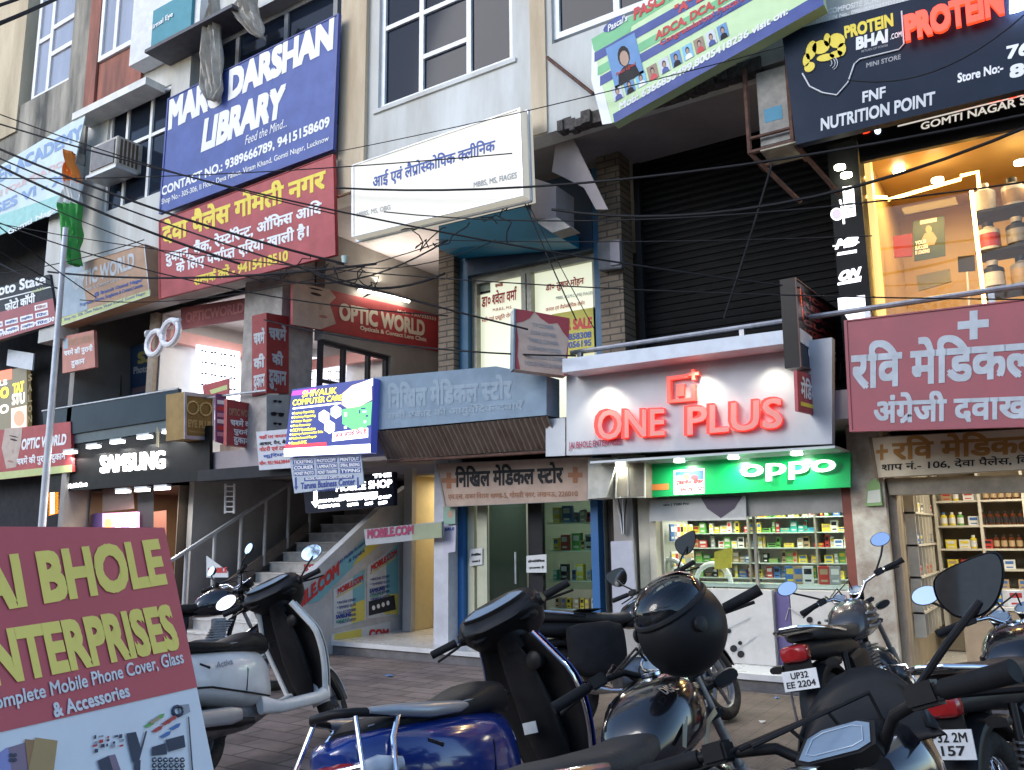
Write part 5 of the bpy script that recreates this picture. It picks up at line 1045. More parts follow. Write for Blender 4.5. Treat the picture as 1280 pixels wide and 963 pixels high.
# chemist in the middle
o = room('chemist_interior', 'dim chemist interior behind glass doors and blue posts', -6.95, -4.75, 9.35, 11.6, .18, 2.5, M('dim_shop_wall', (.30, .31, .27), .6, dirt=.2)); lamp(o, (-5.5, 9.9, 2.44), 9, .5, (.95, 1, .9)); lamp(o, (-6.4, 10.6, 2.44), 5, .5, (.95, 1, .9))
for x0, x1 in ((-6.87, -6.78), (-4.86, -4.76)): mb = MB(); mb.box(x0, x1, 9.2, 9.34, .175, 2.5); mb.build('post', M('bright_blue_post', (.015, .11, .30), .45, dirt=.2), o, world=True)
mb = MB(); mb.box(-6.77, -6.66, 9.28, 9.36, .175, 2.4); mb.box(-6.6, -6.44, 9.26, 9.36, .175, 2.4); mb.build('door_frame', M('cream_aluminium', (.50, .50, .36), .5, dirt=.2), o, world=True)
mb = MB(); mb.box(-6.43, -5.85, 9.30, 9.305, .18, 2.4); mb.build('door_glass', glass('dark_shop_glass', (.35, .42, .40), .9), o, world=True); mb = MB(); mb.box(-5.62, -4.87, 9.32, 9.325, .9, 2.4); mb.build('window_pane', glass('green_shop_glass', (.72, .82, .75), .6), o, world=True)
mb = MB(); mb.tube([(-6.0, 9.27, .95), (-6.0, 9.27, 1.35)], .014, 6); mb.build('door_handle', steel, o, world=True); mb = MB(); mb.box(-5.84, -5.63, 9.33, 9.4, .18, 2.45); mb.build('dark_panel', blackp, o, world=True)
for (c, lb) in (([(587, 687), (603, 685), (603, 706), (587, 708)], 'white paper notice pasted on the chemist door frame'), ([(658, 695), (683, 693), (683, 716), (658, 716)], 'white paper notice pasted on the chemist window')):
    b_ = board('paper_notice', lb, 'notice', c, PY(9.24), .004, M('paper_white', (.6, .6, .58), .7)); pl = PY(9.24); txt(b_, pl, 'होम्योपैथिक', (c[0][0] + 2, c[0][1] + 9), (c[1][0] - 2, c[0][1] + 8), 4, blackp, bold=.04); txt(b_, pl, 'उपलब्ध है', (c[0][0] + 3, c[0][1] + 17), (c[1][0] - 3, c[0][1] + 16), 3.5, blackp, bold=.03)
o = thing('shelf_unit', 'chemist shelving seen through the greenish window', 'shelf', (-5.2, 10, .2)); CH = [.62, .98, 1.36, 1.72, 2.08]
for z in CH: mb = MB(); mb.box(-5.8, -4.8, 9.75, 10.1, z - .015, z); mb.build('shelf', shelfm, o, world=True)
for i, z in enumerate(CH):
    x_ = -5.76
    while x_ < -4.86:
        col = random.choice(['white', 'green', 'red', 'blue', 'grey', 'teal', 'white', 'black', 'yellow', 'tan']); w_, h_ = random.choice([(.08, .16), (.11, .2), (.06, .13), (.14, .22)])
        if i == 0: col, w_, h_ = random.choice(['white', 'tan', 'yellow']), .055, .13
        pack('medicine_box', col, (x_ + w_ / 2, 9.83 + random.uniform(0, .06), z + .001), f'medicine box on the {rown[i]} shelf of the chemist window', 'boxes on the chemist shelves', (w_, h_, .07), random.uniform(-.1, .1)); x_ += w_ + random.uniform(.01, .05)
# chemist with the maroon banner
shw = M('painted_shelf', (.60, .56, .47), .5, dirt=.3)
o = room('chemist_interior', 'tan lit chemist interior with white pigeonhole shelves under the cream board', -1.43, 2.7, 9.3, 11.35, .18, 2.5, M('tan_shop_wall', (.34, .28, .20), .6, dirt=.2)); lamp(o, (-.3, 9.9, 2.44), 19, .8, (1, .90, .70)); lamp(o, (1.2, 9.9, 2.44), 11, .8, (1, .90, .70))
mb = MB(); mb.slab([at(*p, 9.0) for p in ((1108, 598), (1420, 590), (1420, 612), (1112, 619))], (0, 1, 0), .2); mb.build('shutter_box', M('olive_shutter_box', (.26, .22, .16), .5, dirt=.5), o, world=True)
mb = MB(); mb.box(-1.465, -1.395, 9.1, 9.3, .175, 2.5); mb.build('jamb', M('brown_jamb', (.30, .24, .18), .6, dirt=.4), o, world=True)
o = thing('shelf_unit', 'white pigeonhole shelving on the side wall of the tan chemist', 'shelf', (-1.0, 10.3, .2))
mb = MB()
for z in (.75, 1.1, 1.42, 1.75, 2.1): mb.box(-1.40, -1.29, 9.55, 11.3, z - .02, z)
for k in range(8): mb.box(-1.40, -1.30, 9.55 + k * .246, 9.57 + k * .246, .5, 2.3)
mb.build('shelf_grid', shw, o, world=True)
o = thing('shelf_unit', 'white back wall shelving of the tan chemist holding medicine bottles', 'shelf', (1, 11.2, .2)); RZ = [Zp(1200, v, 11.0) for v in (735, 711, 686, 657, 626)]
for z in RZ: mb = MB(); mb.box(at(1172, 680, 11.0)[0] + .03, 2.6, 10.95, 11.3, z - .022, z); mb.build('shelf', shw, o, world=True)
for u in (1172, 1228, 1284, 1340): x_ = at(u, 680, 11.0)[0]; mb = MB(); mb.box(x_, x_ + .03, 10.94, 11.3, .4, 2.4); mb.build('upright', shw, o, world=True)
for i, z in enumerate(RZ):
    x_ = at(1172, 680, 11.0)[0] + .09
    while x_ < 1.6:
        right = x_ > at(1228, 680, 11.0)[0]
        if random.random() < .10 or (i in (0, 1) and random.random() < .2): x_ += .06; continue
        if right and i >= 2: bottle('amber_glass', (x_, 11.02, z + .001), f'amber medicine bottle on the {rown[i]} back shelf of the tan chemist', 'bottles on the tan chemist shelves', .032, .15, 'black', 'black' if i == 3 else 'tan'); x_ += .075
        elif i >= 2 and random.random() < .75: bottle(random.choice(['white', 'green', 'tan', 'yellow']), (x_, 11.02, z + .001), f'pale medicine bottle on the {rown[i]} back shelf of the tan chemist', 'bottles on the tan chemist shelves', .034, .15, random.choice(['white', 'blue'])); x_ += .085
        else: pack('medicine_box', random.choice(['white', 'tan', 'yellow', 'red']), (x_ + .05, 11.03, z + .001), f'medicine box on the {rown[i]} back shelf of the tan chemist', 'boxes on the tan chemist shelves', (.11, .10, .08)); x_ += .14
for k in range(10): pack('medicine_box', random.choice(['white', 'tan', 'blue', 'grey']), (-1.34, 9.7 + (k % 7) * .246, [1.1, 1.42, 1.75][k % 3] + .001), 'medicine box in the pigeonholes of the tan chemist', 'boxes in the pigeonholes', (.09, .10, .06), R_(85))
o = thing('low_counter', 'low counter with stacked cartons and jars at the tan chemist front', 'counter', (.2, 9.5, .17)); mb = MB(); mb.box(-.95, 1.6, 9.45, 9.85, .175, .8); mb.build('body', M('counter_tan', (.36, .26, .16), .5, dirt=.3), o, world=True); mb = MB(); mb.box(-.98, 1.63, 9.42, 9.88, .802, .83); mb.build('top', shw, o, world=True)
for k in range(12): pack('carton', ['red', 'blue', 'white', 'yellow', 'tan'][k % 5], (-.85 + k * .17, 9.6 + (k % 2) * .08, .832), 'carton lying on the tan chemist counter', 'cartons on the tan chemist counter', (.15, .09 + .03 * (k % 3), .12), .2 * (k % 3))
mb = MB(); mb.slab([at(*p, 8.93) for p in ((1084, 604), (1094, 598), (1100, 604), (1103, 632), (1082, 633))], (0, 1, 0), .012); o = mb.build('hanging_poster', M('green_card', (.22, .36, .12), .5, dirt=.2)); tag(o, 'green bottle shaped advert card hanging on the old pillar', 'advert'); poly(o, PY(8.93), [(1085, 614), (1100, 612), (1101, 628), (1084, 629)], M('pale_card', (.6, .6, .5)), .003, 'card_print')
# ------------------------------------------------------------------ supplement shop window
goldw = M('honey_wood', (.50, .33, .13), .4, dirt=.15, scale=2); o = room('supplement_interior', 'golden lit supplement shop interior behind first floor glass', -1.40, 2.6, 9.2, 11.2, 2.95, 5.5, goldw)
for x_, y_, e in ((-.9, 9.8, 12), (.3, 9.9, 15), (1.5, 9.9, 12)): lamp(o, (x_, y_, 5.42), e, .3, (1, .78, .42))
ledy = E('warm_led_strip', (1, .60, .16), 9); PLD = PY(9.18)
for k, pts in enumerate((((1081, 246), (1108, 247), (1110, 250), (1201, 224), (1201, 220), (1222, 215), (1224, 236), (1214, 237), (1231, 384)), ((1080, 222), (1087, 224), (1100, 394)), ((1082, 203), (1106, 193)))): mb = MB(); mb.tube([PLD.at(*p) for p in pts], .018, 6); tag(mb.build('led_strip', ledy), ['glowing warm light strip bent round the supplement shop window', 'vertical warm light strip at the edge of the golden window', 'short warm light strip above the golden window corner'][k], 'light strip')
lamp(o, PLD.at(1160, 245) + np.array([0, -.05, -.1]), 5, .5, (1, .65, .2), (0, 0, 0))
mb = MB(); mb.box(-1.40, -1.34, 9.05, 9.2, 2.95, 5.5); mb.build('jamb', E('glowing_jamb', (1, .62, .2), .5, base=(.6, .4, .15)), o, world=True); mb = MB(); mb.box(-1.33, 2.6, 9.1, 9.106, 2.95, 5.5); mb.build('window_pane', glass('gold_glass', (1, .96, .9), .5), o, world=True)
for u, v in ((1152, 187), (1267, 161), (1124, 216), (1172, 227), (1276, 205)): p = PY(9.6).at(u, v); mb = MB(); mb.lathe([(.0, 0), (.06, 0), (.06, .03)], c=p, n=16); mb.build('downlight', E('warm_lens', (1, .9, .62), 10), o, world=True)
mb = MB(); mb.box(-1.72, -1.42, 8.85, 9.6, 2.9, 5.6); pil = thing('shop_pilaster', 'black pilaster with four glowing white logos beside the golden window', 'pilaster', (-1.55, 8.9, 2.9)); mb.build('panel', M('matte_black', (.014, .015, .017)), pil, world=True); pl = PY(8.84)
gw_ = E('white_logo_glow', (.96, .94, 1), .7); gp_ = E('violet_logo', (.45, .38, .8), .35)
poly(pil, pl, [(1053, 234), (1067, 232), (1070, 270), (1056, 273)], gw_, .002, 'logo'); txt(pil, pl, 'PROTEIN', (1056, 270), (1056.5, 238), 11, M('grey_print', (.3, .3, .3)), bold=.02, lift=.005) if False else None
for k in range(6): poly(pil, pl, rectpx(1056 + k * .4, 238 + k * 5.4, 1065 + k * .4, 239.4 + k * 5.4, -.1), greyp, .004, 'logo')
blob(pil, pl, 1046, 268, 8, 8, gw_, 0, .003, name='logo'); blob(pil, pl, 1046, 268, 6, 6.4, gp_, 0, .005, name='logo'); pathtube(pil, pl, [(1050, 250), (1053, 262), (1055, 280)], .012, gw_, .004, 'logo')
txt(pil, pl, 'MB', (1046, 312), (1073, 307), 12, gw_, bold=.05, slant=.3, depth=.01); pathtube(pil, pl, [(1041, 308), (1074, 303)], .008, gw_, .01, 'logo'); poly(pil, pl, [(1047, 316), (1071, 312), (1071, 316), (1046, 320)], gw_, .004, 'logo')
txt(pil, pl, 'ON', (1049, 352), (1075, 346), 12, gw_, bold=.06, slant=.3, depth=.01); poly(pil, pl, [(1047, 354), (1077, 345), (1076, 352), (1047, 357)], gw_, .003, 'logo'); poly(pil, pl, [(1047, 373), (1081, 369), (1082, 384), (1048, 388)], gw_, .003, 'logo'); poly(pil, pl, [(1055, 392), (1083, 388), (1084, 397), (1060, 400)], gw_, .003, 'logo')
for u, v in ((1050, 211), (1058, 221)): p = PY(8.7).at(u, v); mb = MB(); mb.lathe([(0, 0), (.055, 0), (.055, .03)], c=p, n=16); mb.build('downlight', E('pale_lens', (1, 1, .75), 9), pil, world=True)
b_ = board('poster', 'dark green gym poster with pale lettering hanging in the golden window', 'poster', [(1141, 277), (1180, 270), (1182, 320), (1143, 327)], PY(9.5), .01, M('dark_green_poster', (.03, .06, .04), .5)); pl = PY(9.5)
poly(b_, pl, [(1150, 276), (1171, 272), (1171, 277), (1150, 281)], pwh, .003); blob(b_, pl, 1161, 287, 4, 5, skin, 0, .004); poly(b_, pl, [(1152, 300), (1156, 292), (1166, 290), (1171, 298), (1168, 306), (1156, 308)], skin, .0035)
for k, s_ in enumerate(('YOUR', 'SUCCESS', 'IS LOADING')): txt(b_, pl, s_, (1144, 307 + k * 6), (1158 + k * 2, 304 + k * 6), 5, white, bold=.05, lift=.006)
for (c, m_, lb) in (([(1116, 296), (1140, 292), (1140, 320), (1118, 322)], M('pack_red', (.3, .03, .02)), 'red supplement tub in the golden window'), ([(1145, 345), (1187, 336), (1189, 352), (1148, 364)], M('olive_card', (.30, .27, .12), .5), 'blank olive card tilted inside the golden window'), ([(1197, 321), (1218, 319), (1219, 338), (1198, 340)], drk, 'dark printed sign on a stick inside the golden window')):
    m2_ = MB(); m2_.slab([at(*p, 9.7) for p in c], (0, 1, 0), .03); tag(m2_.build('display_card', m_), lb, 'card')
mb = MB(); mb.cyl(at(1209, 340, 9.7), at(1212, 384, 9.7), .012, 6); tag(mb.build('sign_stick', alu), 'thin white stick holding the dark printed sign', 'stick')
o = thing('shelf_unit', 'dark shelving of supplement tubs beside the warm light strip', 'shelf', (.5, 10, 3)); SZ = [Zp(1250, v, 9.7) for v in (362, 312, 262)]
for z in SZ: mb = MB(); mb.box(-.50, 1.6, 9.6, 10.0, z - .03, z); mb.build('shelf', drk, o, world=True)
k = 0
for i, z in enumerate(SZ):
    for j in range(7):
        k += 1; bottle(['black', 'white', 'black', 'grey'][(i + j * 3) % 4] if (i, j) != (2, 0) else 'white', (-.37 + j * .26, 9.78, z + .002), f"{'upper middle lower'.split()[2 - i]} shelf supplement tub with a printed label", 'tubs on the supplement shelves', .105, .33, 'black' if (i + j) % 2 else 'white', ['white', 'tan', 'red', 'grey'][(i * 2 + j) % 4], 'supplement_tub', 'tub')
# ================================================================== VEHICLES
def ltxt(parent, s, o, u, v, h, mat, bold=0.0, width=None, name='lettering'):
    """flat lettering in the parent's own space: o lower corner, u reading direction, v up"""
    gv, gf = compose(s); a = np.array(gv); x0, y0 = a.min(0); x1, y1 = a.max(0); k = h / (y1 - y0); kx = (width / (x1 - x0)) if width else k
    o, u, v = (np.array(q, float) for q in (o, u, v)); u /= np.linalg.norm(u); v /= np.linalg.norm(v); n = np.cross(u, v); mb_ = MB()
    for q, (dx, dy) in enumerate([(0, 0)] if not bold else [(0, 0), (bold, bold), (-bold, bold), (bold, -bold), (-bold, -bold)]):
        mb_.add([o + u * (p[0] - x0 + dx) * kx + v * (p[1] - y0 + dy) * k + n * q * .0002 for p in a], gf)
    me = bpy.data.meshes.new(name); me.from_pydata(mb_.v, [], mb_.f); me.materials.append(mat); ob = bpy.data.objects.new(name, me); COL.objects.link(ob); ob.parent = parent; return ob
tyre = M('tyre_rubber', (.022, .021, .02), .8, dirt=.6, scale=20, dark=(.09, .075, .06), bump=.2); bplas = M('black_plastic', (.012, .012, .013), .40, dirt=.3, scale=14, dark=(.03, .027, .025)); bgloss = M('gloss_black_paint', (.008, .008, .010), .12, dirt=.15, coat=.6)
chrome = M('chrome', (.72, .74, .78), .12, metal=1.0, dirt=.15, scale=12); alloy = M('cast_alloy', (.30, .30, .31), .45, metal=.7, dirt=.5, scale=20, dark=(.12, .10, .08)); rubber = M('grip_rubber', (.015, .015, .016), .65, dirt=.3, scale=30)
seatm = M('black_vinyl', (.015, .0145, .015), .42, dirt=.5, scale=9, dark=(.04, .036, .032), bump=.1); seatg = M('dusty_vinyl', (.04, .037, .035), .5, dirt=.5, scale=8, dark=(.085, .075, .065), bump=.1)
redl = M('red_lens', (.32, .015, .015), .15, dirt=.15); orl = M('amber_lens', (.55, .18, .02), .2); mirrorm = M('mirror_glass', (.93, .95, 1.0), .02, metal=1.0, dirt=.02); lens = M('lamp_lens', (.6, .63, .66), .08, dirt=.1); dialm = M('dial_face', (.22, .30, .38), .12, dirt=.15)
platem = M('number_plate_white', (.68, .68, .66), .45, dirt=.25, scale=8); silver = M('silver_paint', (.42, .43, .45), .3, metal=.5, dirt=.2)
def R3(axis, deg, c): return Matrix.Translation(Vector(c)) @ Matrix.Rotation(R_(deg), 4, Vector(axis)) @ Matrix.Translation(-Vector(c))
def wheel(par, x, r, w_, X, spokes='alloy', disc=False):
    m_ = MB(); m_.torus((x, 0, r), r - w_ * .55, w_ * .55, 'y', 36, 12, sq=1.05); m_.xf(X); wo = m_.build('wheel', tyre, par, smooth=True)
    m_ = MB(); R = r - w_ * .95
    m_.torus((x, 0, r), R, .016, 'y', 36, 8, sq=1.9); m_.cyl((x, -.055, r), (x, .055, r), .045, 16)
    if spokes == 'alloy':
        for k in range(6):
            a = k * math.pi / 3; d = V(math.cos(a), 0, math.sin(a)); m_.tube([V(x, 0, r) + d * .04, V(x, 0, r) + d * (R + .005)], [.02, .014], 6)
    else:
        for k in range(28):
            a = k * 2 * math.pi / 28; d = V(math.cos(a), 0, math.sin(a)); m_.tube([V(x, .03 * (1 if k % 2 else -1), r) + d * .04, V(x, 0, r) + d * R], .0022, 4)
    m_.xf(X); m_.build('rim', alloy if spokes == 'alloy' else chrome, wo, smooth=True)
    m_ = MB(); m_.cyl((x, .02, r), (x, .075, r), .085, 24); m_.xf(X); m_.build('brake_drum', alloy, wo, smooth=True)
    return wo
def arc(cx, cz, r, a0, a1, n=12): return [(cx + r * math.cos(R_(a0 + (a1 - a0) * i / n)), cz + r * math.sin(R_(a0 + (a1 - a0) * i / n))) for i in range(n + 1)]
def fender(par, cx, cz, r, a0, a1, w_, mat, X, name='fender'):
    m_ = MB(); pts = arc(cx, cz, r, a0, a1, 14); prof = [(-1, -.035), (-.85, -.005), (-.4, .012), (0, .018), (.4, .012), (.85, -.005), (1, -.035)]
    for i, (x, z) in enumerate(pts):
        d = V(x - cx, 0, z - cz).normalized(); tp = 1 - .25 * abs(i / 14 - .5) ** 2 * 4 * .5
        for u, h in prof: m_.v.append((x + d.x * h, u * w_ * tp, z + d.z * h))
    k = len(prof)
    for i in range(len(pts) - 1):
        for j in range(k - 1): m_.f.append([i * k + j, i * k + j + 1, (i + 1) * k + j + 1, (i + 1) * k + j]); m_.m.append(0)
    m_.xf(X); return m_.build(name, mat, par, smooth=True, solid=.006)
def mirror(par, base, head, X, shape='oval', face=18, yaw=0, cas=None, sz=1.0):
    base, head = V(*base), V(*head); mid = base * .45 + head * .55 + V(-.02, 0, -.02)
    m_ = MB(); m_.tube([base, mid, head - V(0, 0, .03)], .007, 8); m_.xf(X); st = m_.build('mirror', bplas, par, smooth=True)
    n = V(-math.cos(R_(face)), math.sin(R_(yaw)), math.sin(R_(face))).normalized(); u = V(0, 1, 0) - n * n.y; u.normalize(); v = u.cross(n) * -1
    if v.z < 0: v = -v
    if shape == 'oval': out = [(.072 * sz * math.cos(t), .050 * sz * math.sin(t)) for t in np.linspace(0, 2 * math.pi, 25)[:-1]]
    elif shape == 'round': out = [(.062 * sz * math.cos(t), .058 * sz * math.sin(t)) for t in np.linspace(0, 2 * math.pi, 25)[:-1]]
    else: 
        s_ = 1 if head.y < 0 else -1
        out = [(-q[0] * s_ * sz, q[1] * sz) for q in ((-.085, -.03), (-.065, -.062), (-.02, -.075), (.03, -.06), (.075, -.01), (.092, .035), (.085, .055), (.05, .06), (-.05, .055), (-.082, .04), (-.092, .0))]
    if shape == 'angular':
        for _ in range(2): out = [q for i in range(len(out)) for q in ((out[i][0] * .75 + out[(i + 1) % len(out)][0] * .25, out[i][1] * .75 + out[(i + 1) % len(out)][1] * .25), (out[i][0] * .25 + out[(i + 1) % len(out)][0] * .75, out[i][1] * .25 + out[(i + 1) % len(out)][1] * .75))]
    ring = [head + u * a + v * b for a, b in out]; back = [head - n * .03 + u * a * .62 + v * b * .62 for a, b in out]; ring2 = [head + n * .004 + u * a * .96 + v * b * .96 for a, b in out]
    k = len(out); m_ = MB(); m_.add(ring + back + ring2, [(i, (i + 1) % k, k + (i + 1) % k, k + i) for i in range(k)] + [tuple(range(k, 2 * k))] + [(i, (i + 1) % k, 2 * k + (i + 1) % k, 2 * k + i) for i in range(k)]); m_.xf(X); m_.build('mirror_shell', cas or bplas, st, smooth=True)
    m_ = MB(); m_.face([head + n * .0035 + u * a * .93 + v * b * .93 for a, b in out]); m_.xf(X); m_.build('mirror_glass', mirrorm, st); return st
def plate(par, x, z, lines, tilt=12, w_=.20, h_=.105):
    c, s_ = math.cos(R_(tilt)), math.sin(R_(tilt)); n = V(-c, 0, s_); u = V(0, -1, 0); v = V(s_, 0, c); o = V(x, 0, z)
    q = [o + u * a + v * b for a, b in ((-w_ / 2, -h_ / 2), (w_ / 2, -h_ / 2), (w_ / 2, h_ / 2), (-w_ / 2, h_ / 2))]
    m_ = MB(); m_.slab(q, -n, .006); po = m_.build('number_plate', platem, par)
    for k, (s, wd) in enumerate(lines): ltxt(po, s, o + n * .0015 + u * (-wd / 2) + v * (.008 - k * .046), u, v, .033, blackp, .02, wd)
    return po
def motorcycle(label, x, y, h, lean, steer, S=1.12, group=None, tankm=bgloss, seat_m=seatm, sidem=bplas, headm=None, rail=chrome, dash='round', mshape='oval', plate_lines=None, spokes='alloy', graphics=None, fend=None, mface=18, mstem=0.0, bars=chrome, name='motorcycle', mx=(1, -1), msz=1.0, mh=1.215):
    o = thing(name, label, 'motorcycle', (x, y, 0), group); o.rotation_euler = (-R_(lean), 0, R_(h)); o.scale = (S,) * 3
    I = Matrix.Identity(4); ax = (-math.sin(R_(26)), 0, math.cos(R_(26))); X = R3(ax, steer, (.36, 0, .9)); fend = fend or tankm
    def P(m_, nm, mat, X_=I, par=o, **k):
        m_.xf(X_); return m_.build(nm, mat, par, smooth=True, **k)
    wheel(o, .66, .30, .085, X, spokes); wheel(o, -.62, .30, .10, I, spokes)
    fender(o, .66, .30, .325, 20, 165, .06, fend, X, 'front_fender')
    for s_ in (1, -1): P(MB().tube([(.66, s_ * .085, .30), (.52, s_ * .085, .58)], .026, 10).tube([(.52, s_ * .085, .58), (.36, s_ * .085, .91)], .017, 10), 'fork_leg', alloy if s_ else alloy, X)
    P(MB().cbox((.355, 0, .905), (.09, .24, .03)).cbox((.43, 0, .76), (.08, .23, .03)), 'fork_yoke', bplas, X, bevel=.008)
    # lamp cowl, dial
    if dash == 'digital':
        m_ = MB().loft([(.30, 0, .93, .10, .05), (.40, 0, .94, .125, .085), (.50, 0, .93, .11, .12), (.58, 0, .87, .07, .09), (.60, 0, .85, .03, .04)], 18); c_ = P(m_, 'lamp_cowl', bgloss, X)
        m_ = MB(); 
        for i in range(7):
            t = i / 6
            for j in range(11):
                a = math.pi * j / 10; m_.v.append((.41 + .15 * t * (.35 + .65 * math.sin(a)) - .06 * t * t, .17 * math.cos(a) * (1 - .16 * t), .975 + .15 * t * math.sin(a) + .02 * t))
        m_.f = [[i * 11 + j, i * 11 + j + 1, (i + 1) * 11 + j + 1, (i + 1) * 11 + j] for i in range(6) for j in range(10)]; m_.m = [0] * 60; P(m_, 'fly_screen', bplas, X, solid=.004)
        d = MB(); n = V(-.62, 0, .78); u = V(0, 1, 0); v = V(.78, 0, .62); c = V(.315, 0, 1.005); sh = [(-.088, -.035), (-.06, -.05), (.06, -.05), (.088, -.035), (.078, .03), (.045, .048), (-.045, .048), (-.078, .03)]
        d.slab([c + u * a + v * b for a, b in sh], -n, .03); dd = P(d, 'dashboard', bplas, X); d = MB(); d.face([c + n * .002 + u * a * .88 + v * b * .86 for a, b in sh]); P(d, 'display', dialm, X, dd)
        d = MB(); d.tube([c + n * .004 + u * a * .7 + v * b * .62 for a, b in sh], .0012, 4, closed=True); P(d, 'display_outline', M('pale_dial_line', (.45, .55, .65), .3), X, dd)
    else:
        m_ = MB().lathe([(.03, -.09), (.075, -.075), (.09, -.02), (.095, .03), (.09, .035)], (.52, 0, .83), 20, 'x'); P(m_, 'headlamp', headm or bgloss, X); m_ = MB().lathe([(.088, .036), (.06, .05), (.0, .056)], (.52, 0, .83), 20, 'x'); P(m_, 'headlamp_lens', lens, X)
        for s_ in ((1, -1) if dash == 'round' else (0,)):
            c = V(.40, s_ * .065, 1.0); n = V(-.55, 0, .83); rr = .052 if s_ else .06
            m_ = MB().tube([c - n * .07, c], [rr * .7, rr], 20); g_ = P(m_, 'gauge', bplas, X); m_ = MB().tube([c + n * .001, c + n * .003], rr * .86, 20); P(m_, 'dial', dialm, X, g_)
            m_ = MB(); a_ = n.orthogonal().normalized(); b_ = n.cross(a_); m_.tube([c + n * .003 + (a_ * math.cos(t) + b_ * math.sin(t)) * rr * .92 for t in np.linspace(0, 6.283, 21)[:-1]], .005, 6, closed=True); P(m_, 'bezel', chrome, X, g_)
    # handlebar, grips, levers, switches
    hb = P(MB().tube([(.20, .38, 1.03), (.24, .24, 1.035), (.31, .13, 1.02), (.35, .05, .955), (.355, 0, .945), (.35, -.05, .955), (.31, -.13, 1.02), (.24, -.24, 1.035), (.20, -.38, 1.03)], .0115, 10), 'handlebar', bars, X)
    for s_ in (1, -1):
        P(MB().tube([(.197, s_ * .395, 1.03), (.203, s_ * .37, 1.03), (.232, s_ * .265, 1.034)], [.019, .0185, .0175], 14), 'grip', rubber, X); P(MB().tube([(.25, s_ * .225, 1.035), (.30, s_ * .27, 1.025), (.285, s_ * .38, 1.005)], [.008, .007, .006], 6), 'lever', bplas, X)
        P(MB().cbox((.245, s_ * .225, 1.035), (.045, .06, .042)), 'switch_block', bplas, X, bevel=.006)
        if s_ in mx: mirror(o, (.25, s_ * .215, 1.05), (.27, s_ * (.35 + mstem), mh), X, mshape, mface, 0, None, msz)
        P(MB().tube([(.47, s_ * .08, .84), (.46, s_ * .16, .84)], .010, 6).loft([(.43, s_ * .19, .84, .045, .022), (.47, s_ * .19, .84, .05, .028), (.50, s_ * .19, .84, .03, .018)], 12), 'front_indicator', bplas, X)
    for k in range(3): P(MB().tube([(.24, .2 - .03 * k, 1.03), (.40, .14 - .1 * k, 1.06 + .01 * k), (.47, .05 - .05 * k, .9), (.40, .02, .72)], .005, 6), 'control_cable', bplas, X)
    # tank, seat, side covers, tail
    tk = P(MB().loft([(-.06, 0, .76, .07, .05), (-.02, 0, .785, .105, .085), (.08, 0, .815, .135, .115), (.20, 0, .835, .145, .125), (.30, 0, .835, .13, .115), (.37, 0, .825, .09, .09), (.40, 0, .815, .05, .06)], 24, p=2.7), 'fuel_tank', tankm); P(MB().cyl((.22, 0, .958), (.22, 0, .967), .033, 18), 'fuel_cap', chrome, I, tk)
    if graphics: graphics(tk)
    P(MB().loft([(-.80, 0, .815, .08, .02), (-.74, 0, .82, .115, .04), (-.50, 0, .805, .13, .045), (-.36, 0, .79, .135, .045), (-.16, 0, .775, .125, .045), (-.02, 0, .785, .095, .04), (.05, 0, .80, .055, .025)], 20, p=3), 'seat', seat_m)
    P(MB().loft([(-.93, 0, .735, .05, .035), (-.80, 0, .735, .085, .05), (-.5, 0, .715, .11, .06), (-.25, 0, .69, .115, .07), (-.1, 0, .66, .09, .06)], 18, p=3), 'tail_cowl', sidem)
    for s_ in (1, -1):
        P(MB().loft([(-.40, s_ * .105, .58, .02, .07), (-.25, s_ * .12, .57, .025, .11), (-.12, s_ * .115, .58, .02, .08)], 14), 'side_cover', sidem)
        P(MB().tube([(-.62, s_ * .13, .30), (-.52, s_ * .125, .68)], .017, 10), 'shock_absorber', bplas); m_ = MB(); m_.tube([(-.60 + .07 * i / 60 + .0, s_ * .13 + .026 * math.cos(i * .9), .36 + .22 * i / 60 + .0) if False else (-.606 + .055 * i / 60 + .026 * math.sin(i * .9), s_ * .128 + .026 * math.cos(i * .9), .36 + .20 * i / 60) for i in range(61)], .0055, 5); P(m_, 'shock_spring', alloy)
        P(MB().tube([(-.62, s_ * .10, .30), (-.10, s_ * .09, .40)], .02, 8), 'swingarm', bplas); P(MB().tube([(-.08, s_ * .10, .34), (-.08, s_ * .25, .34)], .016, 8), 'footpeg', rubber)
        P(MB().tube([(-.82, s_ * .08, .66), (-.83, s_ * .13, .66)], .009, 6).loft([(-.87, s_ * .165, .66, .04, .02), (-.83, s_ * .165, .66, .045, .025), (-.80, s_ * .165, .66, .03, .015)], 12), 'rear_indicator', orl if s_ > 5 else bplas)
    fender(o, -.62, .30, .345, 35, 185, .075, bplas, I, 'rear_fender')
    tl = P(MB().loft([(-.985, 0, .735, .05, .03), (-.97, 0, .735, .075, .043), (-.93, 0, .735, .085, .048), (-.90, 0, .735, .07, .04)], 16, p=4), 'tail_lamp', redl)
    P(MB().cbox((-.945, 0, .62), (.012, .16, .16)), 'plate_bracket', bplas)
    if plate_lines: plate(o, -.97, .60, plate_lines)
    gr = [(-.42, .135, .80), (-.60, .15, .825), (-.86, .12, .86), (-.93, .05, .875), (-.93, -.05, .875), (-.86, -.12, .86), (-.60, -.15, .825), (-.42, -.135, .80)]
    P(MB().tube(gr, .011, 8), 'grab_rail', rail); P(MB().cbox((-.86, 0, .855), (.13, .16, .012)), 'rail_plate', bplas)
    # engine and frame
    P(MB().loft([(-.16, 0, .38, .10, .10), (-.05, 0, .38, .14, .125), (.10, 0, .38, .14, .125), (.20, 0, .39, .10, .09)], 18, p=3), 'crankcase', alloy); m_ = MB()
